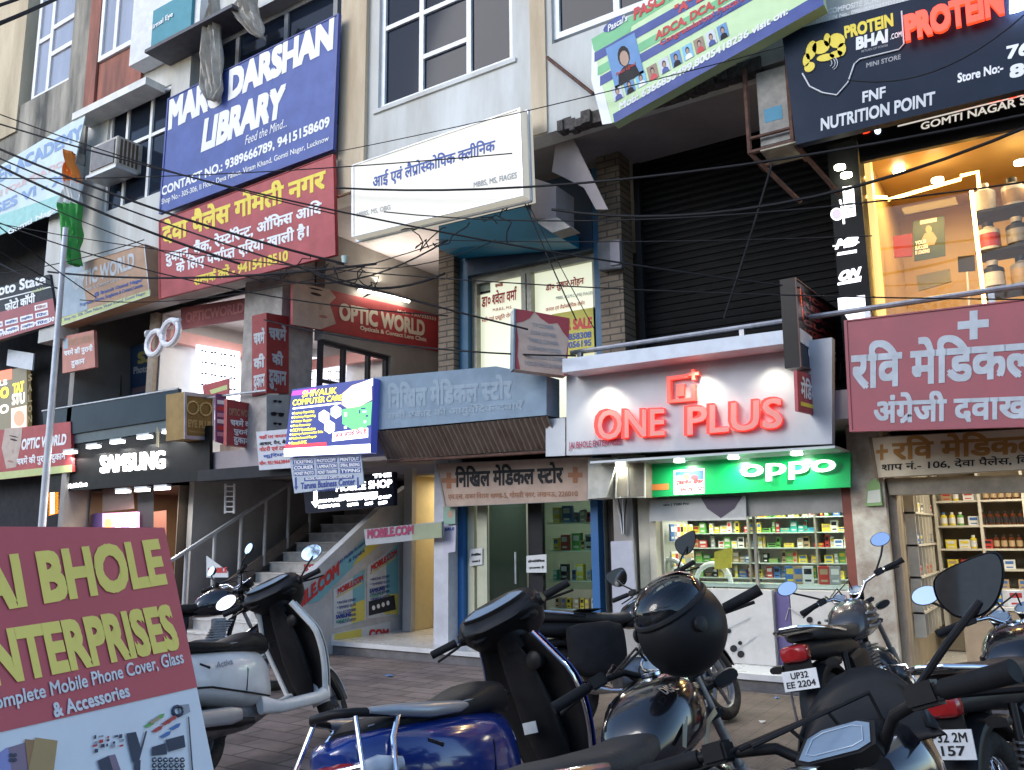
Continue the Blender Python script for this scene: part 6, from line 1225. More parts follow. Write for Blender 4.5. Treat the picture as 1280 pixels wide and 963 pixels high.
    for i in range(8): m_.cbox((.13 + .012 * i, 0, .50 + .022 * i), (.15, .16, .010))
    m_.cbox((.17, 0, .58), (.11, .11, .2)); P(m_, 'cylinder', alloy); P(MB().cyl((.03, .13, .38), (.03, .165, .38), .085, 20).cyl((.03, -.13, .38), (.03, -.165, .38), .085, 20), 'engine_cover', alloy)
    P(MB().tube([(.36, 0, .86), (.27, 0, .55), (.22, 0, .28), (-.1, 0, .25)], .022, 8).tube([(.36, 0, .88), (.1, 0, .74), (-.3, 0, .72), (-.75, 0, .70)], .022, 8).tube([(-.12, 0, .70), (-.14, 0, .3)], .02, 8), 'frame', bplas)
    P(MB().tube([(.22, -.05, .52), (.30, -.09, .45), (.26, -.13, .30), (.0, -.15, .26), (-.3, -.16, .28)], .019, 10).tube([(-.3, -.16, .28), (-.42, -.16, .30), (-.85, -.16, .36)], [.02, .042, .045], 14), 'exhaust', chrome)
    P(MB().tube([(-.05, .12, .27), (-.10, .30, .02)], .011, 8), 'side_stand', bplas); P(MB().tube([(-.30, .15, .62), (-.34, .19, .34), (-.72, .19, .34), (-.78, .15, .60)], .008, 8), 'saree_guard', rail)
    P(MB().tube([(.27, .03, .52), (.26, .22, .50), (.25, .25, .40), (.24, .22, .30), (.22, .03, .29)], .010, 8).tube([(.27, -.03, .52), (.26, -.22, .50), (.25, -.25, .40), (.24, -.22, .30), (.22, -.03, .29)], .010, 8), 'crash_guard', rail)
    return o
def scooter(label, x, y, h, lean, steer, body, inner_m, S=1.12, apron=None, trim=chrome, mirrors=(), guard=False, edgem=None, dashlit=None):
    o = thing('scooter', label, 'scooter', (x, y, 0)); o.rotation_euler = (-R_(lean), 0, R_(h)); o.scale = (S,) * 3; I = Matrix.Identity(4)
    ax = (-math.sin(R_(27)), 0, math.cos(R_(27))); X = R3(ax, steer, (.27, 0, .9)); apron = apron or body
    def P(m_, nm, mat, X_=I, par=o, **k):
        m_.xf(X_); return m_.build(nm, mat, par, smooth=True, **k)
    wheel(o, .64, .235, .09, X); wheel(o, -.60, .235, .09, I)
    fender(o, .64, .235, .262, 0, 180, .07, apron, X, 'front_fender'); fender(o, -.60, .235, .262, 60, 190, .065, bplas, I, 'rear_fender')
    P(MB().tube([(.64, .075, .235), (.55, .075, .38), (.47, .03, .55)], .02, 8).tube([(.64, -.075, .235), (.55, -.075, .38), (.47, -.03, .55)], .02, 8), 'fork_leg', bplas, X)
    P(MB().loft([(-.98, 0, .655, .05, .03), (-.93, 0, .64, .125, .075), (-.80, 0, .605, .18, .125), (-.62, 0, .57, .212, .15), (-.42, 0, .54, .222, .168), (-.25, 0, .515, .205, .175), (-.13, 0, .50, .175, .175), (-.06, 0, .48, .13, .15)], 28, p=3.2), 'body_shell', body)
    for s_ in (1, -1): P(MB().tube([(-.86, s_ * .165, .53), (-.6, s_ * .215, .50), (-.3, s_ * .212, .42), (-.12, s_ * .17, .38)], .006, 6), 'body_trim', bplas)
    P(MB().loft([(-.86, 0, .715, .09, .02), (-.78, 0, .725, .135, .04), (-.55, 0, .725, .155, .045), (-.40, 0, .715, .16, .045), (-.30, 0, .72, .16, .055), (-.18, 0, .735, .155, .068), (-.06, 0, .72, .13, .07), (.0, 0, .70, .09, .055), (.03, 0, .68, .05, .03)], 24, p=2.8), 'seat', seatm)
    P(MB().tube([(-.84 + .08 * i, .1 + .058 * math.sin(i * .29), .735 - .0 * i) for i in range(11)], .003, 5).tube([(-.84 + .08 * i, -.1 - .058 * math.sin(i * .29), .735 - .0 * i) for i in range(11)], .003, 5), 'seat_piping', greyp)
    for s_ in (1, -1): P(MB().tube([(-.30, s_ * .178, .65), (-.31, s_ * .211, .56), (-.34, s_ * .213, .44)], .0035, 5).tube([(-.80, s_ * .15, .695), (-.80, s_ * .181, .62), (-.82, s_ * .168, .52)], .0035, 5), 'panel_seam', bplas); P(MB().tube([(-.66, s_ * .196, .64), (-.60, s_ * .21, .61)], .009, 6), 'side_vent', bplas)
    P(MB().box(-.14, .40, -.165, .165, .295, .335), 'floorboard', inner_m, bevel=.012); 
    for s_ in (1, -1): P(MB().loft([(-.20, s_ * .16, .34, .03, .06), (-.05, s_ * .172, .30, .03, .04), (.30, s_ * .172, .30, .03, .04), (.42, s_ * .155, .32, .03, .05)], 12), 'floor_skirt', body)
    P(MB().loft([(-.75, .0, .30, .10, .07), (-.5, .02, .30, .13, .1), (-.2, .02, .31, .13, .1), (-.05, 0, .32, .08, .06)], 14, p=3), 'engine', alloy)
    P(MB().tube([(-.25, -.14, .26), (-.4, -.17, .27), (-.5, -.18, .30), (-.86, -.18, .34)], [.018, .03, .05, .05], 14), 'exhaust', bplas); P(MB().loft([(-.8, -.225, .345, .012, .045), (-.5, -.235, .32, .012, .05), (-.42, -.23, .315, .012, .035)], 12), 'heat_shield', silver)
    P(MB().loft([(-.72, .15, .30, .035, .09), (-.45, .16, .30, .05, .11), (-.18, .15, .32, .035, .085)], 14, p=3), 'transmission_cover', alloy)
    # leg shield: inner and outer skins with a trim bead round the edge
    NT, NS = 14, 12; wd = lambda t: (.165 + .075 * math.sin(min(1, t * 1.25) * math.pi * .62) - .085 * max(0, t - .68) / .32); prof = lambda t: .43 - .20 * t + .04 * math.sin(t * math.pi)
    def skin_(off, bulge):
        m_ = MB()
        for i in range(NT + 1):
            t = i / NT
            for j in range(NS + 1):
                s_ = -1 + 2 * j / NS; m_.v.append((prof(t) + off - .045 * s_ * s_ * (1 if bulge < .02 else .4) + bulge * (1 - s_ * s_) * (.5 + .5 * math.sin(t * math.pi)), s_ * wd(t), .33 + .62 * t))
        m_.f = [[i * (NS + 1) + j, i * (NS + 1) + j + 1, (i + 1) * (NS + 1) + j + 1, (i + 1) * (NS + 1) + j] for i in range(NT) for j in range(NS)]; m_.m = [0] * len(m_.f); return m_
    P(skin_(0, 0), 'inner_shield', inner_m, solid=.008); P(skin_(.03, .10), 'front_apron', apron, solid=.008)
    ed = [(prof(i / NT) + .005 - .045, wd(i / NT) + .004, .33 + .62 * i / NT) for i in range(NT + 1)]; ed2 = [(a, -b, c) for a, b, c in ed]
    for e_ in (ed, ed2): P(MB().tube(e_, .010 if edgem is None else .02, 8), 'edge_trim', edgem or trim)
    P(MB().loft([(.20, 0, .90, .06, .05, -20), (.24, 0, .80, .085, .08, -10), (.30, 0, .62, .10, .10), (.36, 0, .45, .10, .08), (.38, 0, .36, .08, .05)], 16, p=3.2), 'steering_cover', inner_m)
    P(MB().lathe([(.042, .02), (.042, -.012), (.03, -.02), (.0, -.022)], (.235, -.105, .83), 14, 'x'), 'ignition_lock', bplas); P(MB().tube([(.20, .05, .72), (.15, .05, .71), (.15, .05, .68)], .008, 6), 'bag_hook', bplas)
    # handlebar cowl
    P(MB().tube([(.27, 0, .90), (.25, 0, 1.0)], [.075, .09], 16), 'steering_neck', bplas, X)
    P(MB().loft([(.06, 0, 1.02, .11, .02, 30), (.10, 0, 1.04, .175, .05, 20), (.19, 0, 1.05, .21, .09), (.29, 0, 1.03, .19, .11), (.38, 0, 1.0, .135, .095), (.43, 0, .985, .07, .05)], 24, p=2.8), 'handlebar_cowl', bplas, X)
    n = V(-.48, 0, .88); u = V(0, 1, 0); v = V(.88, 0, .48); c = V(.145, 0, 1.108); el = [(.15 * math.cos(t), .066 * math.sin(t) * abs(math.sin(t)) ** .45 - .02 * math.cos(t) ** 2) for t in np.linspace(0, 2 * math.pi, 25)[:-1]]
    m_ = MB(); m_.slab([c + u * a * 1.06 + v * b * 1.1 for a, b in el], -n, .03); dd = P(m_, 'dashboard', bplas, X); m_ = MB(); m_.face([c + n * .002 + u * a + v * b for a, b in el]); P(m_, 'dial_glass', dashlit or dialm, X, dd)
    P(MB().loft([(.395, 0, .985, .10, .05), (.425, 0, .98, .08, .04), (.435, 0, .978, .04, .02)], 16), 'headlamp', lens, X)
    for s_ in (1, -1):
        P(MB().tube([(.20, s_ * .13, 1.04), (.175, s_ * .22, 1.04)], [.05, .026], 12), 'bar_shroud', bplas, X); P(MB().tube([(.172, s_ * .235, 1.04), (.16, s_ * .36, 1.04)], .0185, 14), 'grip', rubber, X); P(MB().tube([(.20, s_ * .21, 1.03), (.235, s_ * .26, 1.025), (.225, s_ * .36, 1.01)], [.008, .007, .006], 6), 'lever', bplas, X)
        P(MB().loft([(.10, s_ * .115, 1.0, .035, .02), (.13, s_ * .13, .995, .04, .028), (.17, s_ * .14, .99, .03, .02)], 12), 'rear_facing_switch', bplas, X)
    for base, head, sh, fc in mirrors: mirror(o, base, head, X, sh, fc, 0, None, 1.12)
    # rear
    P(MB().loft([(-.995, 0, .61, .08, .025), (-.97, 0, .605, .11, .04), (-.91, 0, .60, .13, .045)], 16, p=3), 'tail_lamp', redl)
    P(MB().tube([(-.60, .165, .745), (-.78, .15, .765), (-.90, .11, .79), (-.95, .05, .80), (-.95, -.05, .80), (-.90, -.11, .79), (-.78, -.15, .765), (-.60, -.165, .745)], .016, 10), 'grab_rail', bplas)
    for s_ in (1, -1): P(MB().loft([(-.86, s_ * .13, .785, .014, .012), (-.76, s_ * .155, .765, .022, .022), (-.60, s_ * .172, .738, .022, .028), (-.42, s_ * .168, .722, .016, .022), (-.36, s_ * .16, .72, .006, .008)], 12), 'rail_cover', silver if guard else bplas)
    P(MB().cbox((-.985, 0, .53), (.012, .2, .12)), 'number_plate', platem)
    for s_ in (1, -1): P(MB().loft([(-.94, s_ * .12, .60, .03, .03), (-.88, s_ * .16, .60, .03, .04), (-.79, s_ * .182, .595, .012, .02)], 12), 'rear_indicator', lens)
    if guard:
        for s_ in (1, -1):
            P(MB().tube([(-.74, s_ * .16, .755), (-.82, s_ * .19, .68), (-.86, s_ * .21, .54), (-.78, s_ * .215, .38)], .010, 8), 'crash_bar', chrome); P(MB().tube([(-.90, s_ * .11, .78), (-.97, s_ * .18, .62), (-1.0, s_ * .19, .48), (-.86, s_ * .2, .40)], .009, 8), 'crash_bar', chrome)
        P(MB().tube([(-.97, .18, .62), (-1.03, .0, .62), (-.97, -.18, .62)], .009, 8).tube([(-1.0, .19, .5), (-1.06, 0, .5), (-1.0, -.19, .5)], .009, 8), 'crash_bar', chrome)
    P(MB().tube([(-.2, .13, .24), (-.25, .30, .02)], .011, 8), 'side_stand', bplas)
    return o
wbody = M('white_scooter_paint', (.80, .79, .75), .22, dirt=.3, scale=4, coat=.4); blue = M('blue_scooter_paint', (.008, .032, .20), .14, dirt=.15, coat=.7, scale=5)
ws = scooter('white scooter with black inner shield parked beside the red standee board', -4.97, 4.42, 94, 12.9, 29, wbody, bplas, trim=wbody, edgem=wbody, mirrors=[((.20, .20, 1.05), (.20, .33, 1.12), 'oval', 22), ((.20, -.20, 1.05), (.24, -.33, 1.20), 'oval', 0)])
ltxt(ws, 'Activa', (-.56, -.222, .60), (1, 0, .06), (0, 0, 1), .035, greyp, .02)
bs = scooter('blue scooter with black leg shield, silver grab rail and chrome crash bars', -2.23, 3.54, 87.5, 15.6, 30.5, blue, bplas, guard=True)
ob = MB().cbox((.255, .02, .55), (.004, .075, .05)).build('warning_sticker', platem, bs)
def gfx_disc(tk):
    m1_ = M('olive_stripe', (.20, .19, .13), .3, dirt=.1)
    for (pts) in ([(.02, .76), (.10, .84), (.24, .88), (.24, .865), (.11, .825), (.04, .75)], [(.16, .74), (.22, .80), (.33, .82), (.33, .80), (.235, .785), (.18, .73)]):
        for s_ in (1, -1): m_ = MB(); m_.face([(x_, s_ * (.1515 - .06 * abs(x_ - .2) - .45 * max(0, z_ - .80) ** 1.5 * 4), z_) for x_, z_ in pts]); m_.build('tank_stripe', m1_, tk)
    ltxt(tk, 'DISCOVER', (.05, -.118, .906), (1, -.02, .0), (-.0, .75, .66), .032, silver, .02, .22)
motorcycle('black motorcycle with olive tank stripes and a helmet hung on its bars', -1.08, 2.73, 89, 14.3, 38, tankm=bgloss, dash='single', graphics=gfx_disc, mshape='angular', bars=bplas, mx=(), seat_m=seatg)
motorcycle('dusty black motorcycle with a saddle bag parked behind the blue scooter', -3.05, 6.58, 53, 11.3, 31, dash='round', mshape='angular', seat_m=seatg, bars=bplas, mface=-8, msz=1.15)
def gfx_grey(tk):
    for i in range(3):
        for s_ in (1, -1): m_ = MB(); m_.tube([(.06, s_ * .138, .86 - .04 * i), (.16, s_ * .152, .855 - .04 * i), (.30, s_ * .135, .87 - .04 * i)], .009, 6); m_.build('tank_ridge', M('grey_stripe', (.2, .21, .22), .35), tk)
motorcycle('grey and black motorcycle with red tail lamp and a white plate reading EE 2204', -1.23, 6.59, 84.4, 13, 38, tankm=M('dusty_grey_paint', (.05, .052, .055), .22, dirt=.4, coat=.3), graphics=gfx_grey, plate_lines=[('UP32', .10), ('EE 2204', .165)], seat_m=seatg, mface=20, mstem=.02)
motorcycle('dark motorcycle with chrome rails and a white plate ending 4157', -.18, 5.18, 77.4, 9.8, 30, plate_lines=[('UP32 2M', .16), ('4157', .13)], seat_m=seatg, mface=20, spokes='wire')
motorcycle('black motorcycle with digital dash, fly screen and angular mirrors in the front row', -.49, 1.59, 55, 11.4, 25, dash='digital', mshape='angular', bars=bplas, mface=-4, mstem=.02, mx=(-1,), msz=.74, mh=1.185)
motorcycle('dark motorcycle half hidden behind the red standee board', -7.4, 5.6, 62, 10, 20, seat_m=seatm, mface=10)
# saddle bag and helmet
o = thing('saddle_bag', 'black cloth saddle bag draped over the dusty motorcycle seat', 'bag', (-3.05, 6.58, 0)); o.rotation_euler = (-R_(11.3), 0, R_(53)); o.scale = (1.12,) * 3
mb = MB().loft([(-.60, -.21, .58, .05, .14), (-.52, -.225, .56, .075, .18), (-.30, -.225, .56, .08, .19), (-.20, -.21, .58, .05, .15)], 16, p=4); mb.build('bag', M('black_cloth', (.016, .016, .018), .8, dirt=.4, scale=10, bump=.6, bscale=9), o, smooth=True); MB().box(-.5, -.3, -.18, .15, .838, .845).build('strap', M('black_cloth', (1, 1, 1)), o)
hc = at(853, 785, 2.86); o = thing('helmet', 'matte black open helmet with clear visor hung on the motorcycle bars', 'helmet', hc); o.rotation_euler = (R_(28), R_(-12), R_(-20))
mb = MB(); n_, k_ = 32, 18; rr = lambda th, ph: 1
for i in range(k_ + 1):
    ph = math.pi * (i / k_) * .80
    for j in range(n_):
        t = 2 * math.pi * j / n_; r_ = .150; xx = r_ * .92 * math.sin(ph) * math.cos(t); yy = r_ * 1.12 * math.sin(ph) * math.sin(t); zz_ = r_ * 1.02 * math.cos(ph); mb.v.append((xx, yy, -zz_))
mb.f = [[i * n_ + j, i * n_ + (j + 1) % n_, (i + 1) * n_ + (j + 1) % n_, (i + 1) * n_ + j] for i in range(k_) for j in range(n_)]; mb.m = [0] * len(mb.f)
mb.build('shell', M('matte_black_shell', (.013, .013, .014), .38, dirt=.3, scale=6), o, smooth=True, solid=.012)
mb = MB()
for i in range(8):
    zz_ = .02 + .115 * i / 7
    for j in range(17): t = R_(-160 + 140 * j / 16); mb.v.append((.148 * math.cos(t) * (1 - .02 * i), .178 * math.sin(t) * (1 - .012 * i), zz_))
mb.f = [[i * 17 + j, i * 17 + j + 1, (i + 1) * 17 + j + 1, (i + 1) * 17 + j] for i in range(7) for j in range(16)]; mb.m = [0] * len(mb.f)
MB().lathe([(.142, 0), (.139, .03), (.125, .06), (.09, .085), (.04, .10), (0, .103)], (0, 0, .085), 28).build('visor', glass('visor_glass', (.80, .83, .86), 1.5, .08), o, smooth=True).scale = (.84, 1.05, 1); MB().torus((0, 0, .085), .136, .012, 'z', 28, 8).build('visor_rim', bplas, o, smooth=True).scale = (.88, 1.08, 1); MB().lathe([(0, 0), (.13, .0), (.13, .004)], (0, 0, .05), 24).build('lining', M('grey_lining', (.42, .43, .45), .9), o).scale = (.85, 1.05, 1); m_ = MB()
for t in (-160, -20): m_.lathe([(.0, 0), (.026, 0), (.026, .012), (.012, .016)], (.150 * math.cos(R_(t)) + (.0 if t > -90 else -.012), .18 * math.sin(R_(t)), .03), 14, 'x')
m_.build('visor_pivot', bplas, o, smooth=True)
# standee board
u_ = np.array([math.cos(R_(100)), math.sin(R_(100)), 0]); n_h = np.array([math.sin(R_(100)), -math.cos(R_(100)), 0])
d_ = ray(205, 660); TR = np.array([0, 0, EYE]) + d_ * (2.45 / np.linalg.norm(d_[:2]))
best = min(((abs(proj_px(TR + (n_h * math.sin(R_(a)) + np.array([0, 0, -math.cos(R_(a))])) * 1.0)[0] - (205 + (proj_px(TR + (n_h * math.sin(R_(a)) + np.array([0, 0, -math.cos(R_(a))])) * 1.0)[1] - 660) * 63 / 303)), a) for a in np.arange(-30, 50, .5)))[1]
vdn = n_h * math.sin(R_(best)) + np.array([0, 0, -math.cos(R_(best))]); PBD = Plane(TR, np.cross(vdn, u_)); 
if PBD.n @ np.array([0, -1, 0]) < 0 and (np.array([0, 0, EYE]) - TR) @ PBD.n < 0: PBD.n = -PBD.n
Ht = TR[2] / abs(vdn[2]); Wd = 1.05; cor = [TR - u_ * Wd, TR, TR + vdn * Ht, TR + vdn * Ht - u_ * Wd]
o = thing('standee_board', 'red and white standee board with big yellow capitals advertising phone accessories', 'sign board', (cor[2] + cor[3]) / 2); mb = MB(); mb.slab([c + vdn * .0 for c in cor], -PBD.n, .02); mb.build('panel', M('pale_blue_white', (.78, .80, .82), .5, dirt=.1), o, world=True)
stred = M('standee_red', (.58, .10, .115), .5, dirt=.12, scale=2); sty = M('standee_yellow', (.92, .74, .16), .5, dirt=.1, scale=3); stw = M('standee_white', (.78, .78, .78), .5)
def BP(a, b): return PBD.at(a, b)
mid = PBD.at(235, 862) ; mid_s = ((mid - TR) @ vdn); mb = MB(); mb.face([cor[0] + PBD.n * .002, cor[1] + PBD.n * .002, TR + vdn * mid_s + PBD.n * .002, TR + vdn * mid_s - u_ * Wd + PBD.n * .002]); mb.build('red_field', stred, o, world=True)
txt(o, PBD, 'JAI BHOLE', (-45, 793), (213, 748), 93, sty, bold=.045, h2=75, lift=.004, lean=-15); txt(o, PBD, 'ENTERPRISES', (-38, 866), (226, 812), 72, sty, bold=.045, h2=57, lift=.004, lean=-14)
txt(o, PBD, 'Complete Mobile Phone Cover, Glass', (-20, 897), (231, 834), 24, stw, bold=.02, h2=21, lift=.004, lean=-4); txt(o, PBD, '& Accessories', (68, 898), (163, 871), 19, stw, bold=.03, h2=16, lift=.004, lean=-4)
pb_ = [M('phone_mauve', (.24, .16, .22), .4), M('phone_violet', (.26, .27, .55), .4), M('phone_bronze', (.34, .17, .06), .4), M('phone_tan', (.42, .27, .10), .4), M('ink_navy', (.03, .045, .08), .5)]
for c, k in (([(-6, 945), (10, 934), (16, 975), (-6, 980)], 1), ([(44, 922), (72, 926), (64, 990), (30, 990)], 3), ([(31, 924), (58, 927), (58, 985), (38, 985)], 2), ([(6, 936), (36, 927), (42, 985), (8, 985)], 0), ([(158, 917), (170, 915), (176, 935), (182, 914), (184, 914), (174, 952), (166, 953)], 4), ([(190, 934), (207, 929), (209, 943), (190, 945)], 4), ([(207, 925), (230, 919), (232, 934), (211, 940)], 4), ([(214, 924), (219, 922.6), (221, 937), (216, 938.5)], 3), ([(122, 951), (136, 945), (142, 965), (128, 968)], 4), ([(134, 945), (144, 943), (152, 966), (142, 966)], 0), ([(235, 896), (236.5, 896), (242, 968), (240, 968)], 4), ([(168, 953), (176, 950), (175, 968), (168, 968)], 4)):
    poly(o, PBD, c, pb_[k], .003 + k * .0005, 'product_print')
for k, (a, b, c_) in enumerate(((180, 908, 'green'), (192, 899, 'green'), (190, 914, 'red'), (202, 905, 'red'), (200, 921, 'blue'), (212, 911, 'blue'), (186, 903, 'tan'), (208, 901, 'red'))): poly(o, PBD, [(a, b), (a + 9, b - 6), (a + 14, b - 7), (a + 12, b - 2), (a + 4, b + 2)], BMAT[c_], .004 + k * .0003, 'product_print')
random.seed(9)
for k in range(16): a, b = 118 + (k % 5) * 8 + random.uniform(-2, 2), 920 + (k // 5) * 6 + random.uniform(-2, 2); poly(o, PBD, rectpx(a, b, a + random.uniform(2, 6), b + random.uniform(2, 5), -.2), [pb_[4], greyp, redt, pb_[4]][k % 4], .004 + k * .0001, 'product_print')
for k in range(18): a, b = 193 + (k % 6) * 7, 950 + (k // 6) * 7; pathtube(o, PBD, [(a + 2.4 * math.cos(t), b + 2.4 * math.sin(t)) for t in np.linspace(0, 5.5, 8)], .0016, pb_[4], .004, 'product_print')
pathtube(o, PBD, [(222 + 6 * math.cos(t), 889 + 6 * math.sin(t)) for t in np.linspace(0, 6, 10)], .004, pb_[4], .004, 'product_print'); poly(o, PBD, [(223, 882), (236, 880), (238, 890), (226, 896)], greyp, .005, 'product_print')
for k in range(4): blob(o, PBD, 14 + (k % 2) * 5, 944 + (k // 2) * 6, 2.4, 2.6, pb_[4], 0, .006, name='product_print')
for s_ in (.25, .8): mb = MB(); a = TR - u_ * Wd * s_ + vdn * .15 - PBD.n * .025; mb.tube([a, np.array([a[0], a[1], 0]) - n_h * .55], .015, 6); mb.build('support_leg', steel, o, world=True)
# ================================================================== CABLES AND SMALL THINGS
def sag(a, b, s, n=14): a, b = np.array(a), np.array(b); return [a * (1 - t) + b * t + np.array([0, 0, -s * 4 * t * (1 - t)]) for t in np.linspace(0, 1, n)]
cab = M('cable_black', (.012, .012, .014), .6)
WIRES = [((-80, 130, 4.2), (1000, 360, 8.0), .25, .010), ((-60, 120, 5), (420, 268, 7.6), .12, .012), ((-60, 160, 5), (430, 330, 7.6), .15, .011), ((-60, 172, 5), (660, 412, 7.7), .2, .011), ((-40, 188, 5.5), (300, 330, 7.6), .1, .010), ((-40, 210, 5.5), (330, 352, 7.6), .15, .010), ((-60, 235, 5), (120, 372, 7.7), .05, .010), ((-60, 255, 5), (560, 395, 7.7), .3, .012), ((-40, 290, 5.5), (62, 350, 7.7), .02, .008),
  ((-80, 60, 4), (108, -20, 7), .05, .03), ((-80, 30, 4.6), (70, -20, 7), .05, .014), ((-40, 272, 5.5), (1300, 375, 7.4), .28, .008), ((-60, 222, 6), (640, 192, 7.5), .12, .008), ((420, 190, 7.6), (980, 58, 7.6), .05, .009), ((420, 235, 7.6), (1300, 140, 7.5), .25, .009), ((480, 265, 7.6), (1300, 225, 7.6), .22, .008), ((690, 262, 7.7), (1300, 152, 7.6), .35, .008), ((545, 300, 8), (1090, 295, 7.7), .04, .007), ((640, 215, 8), (720, 400, 7.8), .03, .008), ((648, 230, 8), (742, 410, 7.8), .03, .008), ((965, 205, 8), (905, 398, 7.9), .02, .008), ((330, 400, 7.9), (720, 445, 7.8), .12, .010), ((60, 340, 7.6), (470, 330, 7.7), .15, .009), ((100, 375, 7.6), (560, 300, 7.8), .3, .009), ((330, 345, 7.8), (560, 300, 8), .3, .012), ((420, 330, 7.9), (620, 300, 8), .18, .009), ((0, 330, 7.5), (76, 362, 7.6), .03, .01), ((-30, 345, 7.5), (180, 300, 7.6), .1, .009), ((390, 340, 8), (556, 342, 8.2), .22, .009), ((1060, 100, 7.7), (1300, 0, 7.5), .25, .008)]
for k, (a, b, s_, r_) in enumerate(WIRES):
    m_ = MB(); m_.tube(sag(at(*a), at(*b), s_), r_ * [1, .7, 1.5, 1, 1.9, .8][k % 6] if r_ < .02 else r_, 6); o = m_.build('overhead_cable', cab, smooth=True)
    tag(o, 'thick black overhead cable crossing the upper corner of the old block' if r_ > .02 else 'thin black overhead cable sagging in front of the market facade', 'cable', None if r_ > .02 else 'overhead cables across the facade')
random.seed(21)
for k in range(10):
    cx, cy = random.choice([(380, 330), (425, 345), (500, 300), (640, 275), (560, 310)]); a = at(cx + random.uniform(-40, 40), cy + random.uniform(-12, 8), 7.95); m_ = MB(); pts = [a]
    for j in range(9): pts.append(pts[-1] + np.array([random.uniform(-.14, .2), random.uniform(-.03, .03), random.uniform(-.13, .11)]))
    sm = []
    for j in range(len(pts) - 1):
        for t in (0, .5): sm.append(pts[j] * (1 - t) + pts[j + 1] * t)
    m_.tube(sm, .008, 5); tag(m_.build('loose_cable', cab, smooth=True), 'tangled black cable hanging under the banners', 'cable', 'tangled cables under the banners')
o = thing('lantern', 'small white globe lamp hanging from the cables beside the red Hindi banner', 'lamp', at(430, 325, 7.9)); mb = MB(); mb.lathe([(.02, .06), (.05, .05), (.035, -.05), (.01, -.06)], at(431, 325, 7.9), 10); mb.build('shade', M('pale_green_glass', (.5, .6, .55), .3), o, world=True, smooth=True)
# window air conditioner
o = thing('air_conditioner', 'dusty window air conditioner jutting from the dark window bay', 'air conditioner', at(145, 205, 7.6)); x0, x1 = at(113, 195, 7.8)[0], at(145, 200, 7.8)[0]
acm = M('ac_casing', (.52, .50, .46), .55, dirt=.5, scale=5, dark=(.25, .18, .1)); zt, zb = at(145, 170, 7.8)[2], at(145, 206, 7.8)[2]
mb = MB(); mb.box(x0, x1, 7.8, 8.3, zb, zt); mb.build('casing', acm, o, world=True, bevel=.012); mb = MB(); mb.box(x0 + .06, x1 - .06, 7.78, 7.796, zb + .06, zt - .06); mb.build('grille', M('ac_grille_grey', (.20, .20, .21), .6, dirt=.4), o, world=True)
mb = MB(); 
for k in range(5): mb.box(x1 + .002, x1 + .012, 7.86 + k * .075, 7.90 + k * .075, zb + .06, zt - .05)
mb.build('side_louvre', M('ac_louvre_brown', (.10, .06, .04), .7), o, world=True); mb = MB(); mb.box(x0 - .05, x1 + .05, 7.77, 8.2, zb - .06, zb - .003); mb.build('shelf_bracket', alum, o, world=True)
# outdoor unit by the supplement board
o = thing('air_conditioner', 'old outdoor air conditioner in a rusty cage beside the navy supplement board', 'air conditioner', at(965, 190, 7.9)); cx0, cx1 = at(938, 150, 8.2)[0], at(992, 150, 8.2)[0]; zb, zt = at(960, 185, 8.2)[2], at(945, 95, 8.2)[2]
mb = MB(); mb.box(cx0 + .1, cx1 - .02, 8.15, 8.5, zb, zt); mb.build('casing', M('ac_dirty', (.30, .28, .25), .6, dirt=.6), o, world=True, bevel=.01); mb = MB(); mb.slab([(cx0 + .16, 8.147, zb + .25), (cx0 + .34, 8.147, zb + .25), (cx0 + .34, 8.147, zb + .4), (cx0 + .16, 8.147, zb + .4)], (0, 1, 0), .002); mb.build('blue_sticker', M('ac_blue', (.02, .2, .32), .5), o, world=True)
mb = MB()
for x_ in (cx0, cx1): mb.tube([(x_, 8.1, zt + .05), (x_, 8.1, zb - .05), (x_, 8.6, zb - .05)], .025, 6)
mb.tube([(cx0, 8.1, zb - .05), (cx1, 8.1, zb - .05)], .025, 6); mb.tube([(cx0, 8.5, zb - .05), (cx1, 8.5, zb - .05)], .025, 6); mb.tube([(cx0, 8.1, zb + .1), (cx1, 8.1, zb + .1)], .02, 6); mb.tube([(cx0, 8.1, zb - .05), (cx0 + .35, 8.6, zb - .5)], .025, 6); mb.tube([(cx1, 8.1, zb - .05), (cx1 + .3, 8.6, zb - .5)], .025, 6); mb.build('cage', rust, o, world=True)
mb = MB(); mb.box(cx0 + .12, cx1 + .05, 8.05, 8.45, zb - .09, zb - .075); mb.build('board_scrap', M('stained_board', (.42, .38, .28), .7, dirt=.7, scale=8), o, world=True); mb = MB(); mb.box(cx1 - .1, cx1 + .05, 8.3, 8.5, zb + .1, zt); mb.build('tan_panel', M('tan_panel', (.42, .27, .10), .6), o, world=True)
# cloths, flag, pole
def cloth(name, label, px, y, mats, amp=.03, cat='cloth', grp=None):
    """px: rows of (x_left, x_right, y) in pixels, drawn into folds"""
    m_ = MB(); n = 33; rows = []; random.seed(len(px) * 7)
    for i in range(len(px) - 1):
        for t in (0, .25, .5, .75): rows.append(tuple(px[i][k] * (1 - t) + px[i + 1][k] * t for k in range(3)))
    rows.append(px[-1][:3]); nr = len(rows)
    for i, (a, b, v) in enumerate(rows):
        for j in range(n):
            t = j / (n - 1); e = random.uniform(-.35, .35) if j in (0, n - 1) else 0; p = at(a * (1 - t) + b * t + e, v + .9 * math.sin(j * .55 + i * .3), y)
            m_.v.append((p[0], y + amp * math.sin(j * .62 + i * .16) + amp * .55 * math.sin(j * 1.37 - i * .23) + amp * .25 * math.sin(j * 2.9 + i * .5), p[2]))
    for i in range(nr - 1):
        for j in range(n - 1): m_.f.append([i * n + j, i * n + j + 1, (i + 1) * n + j + 1, (i + 1) * n + j]); m_.m.append(0)
    return m_, n
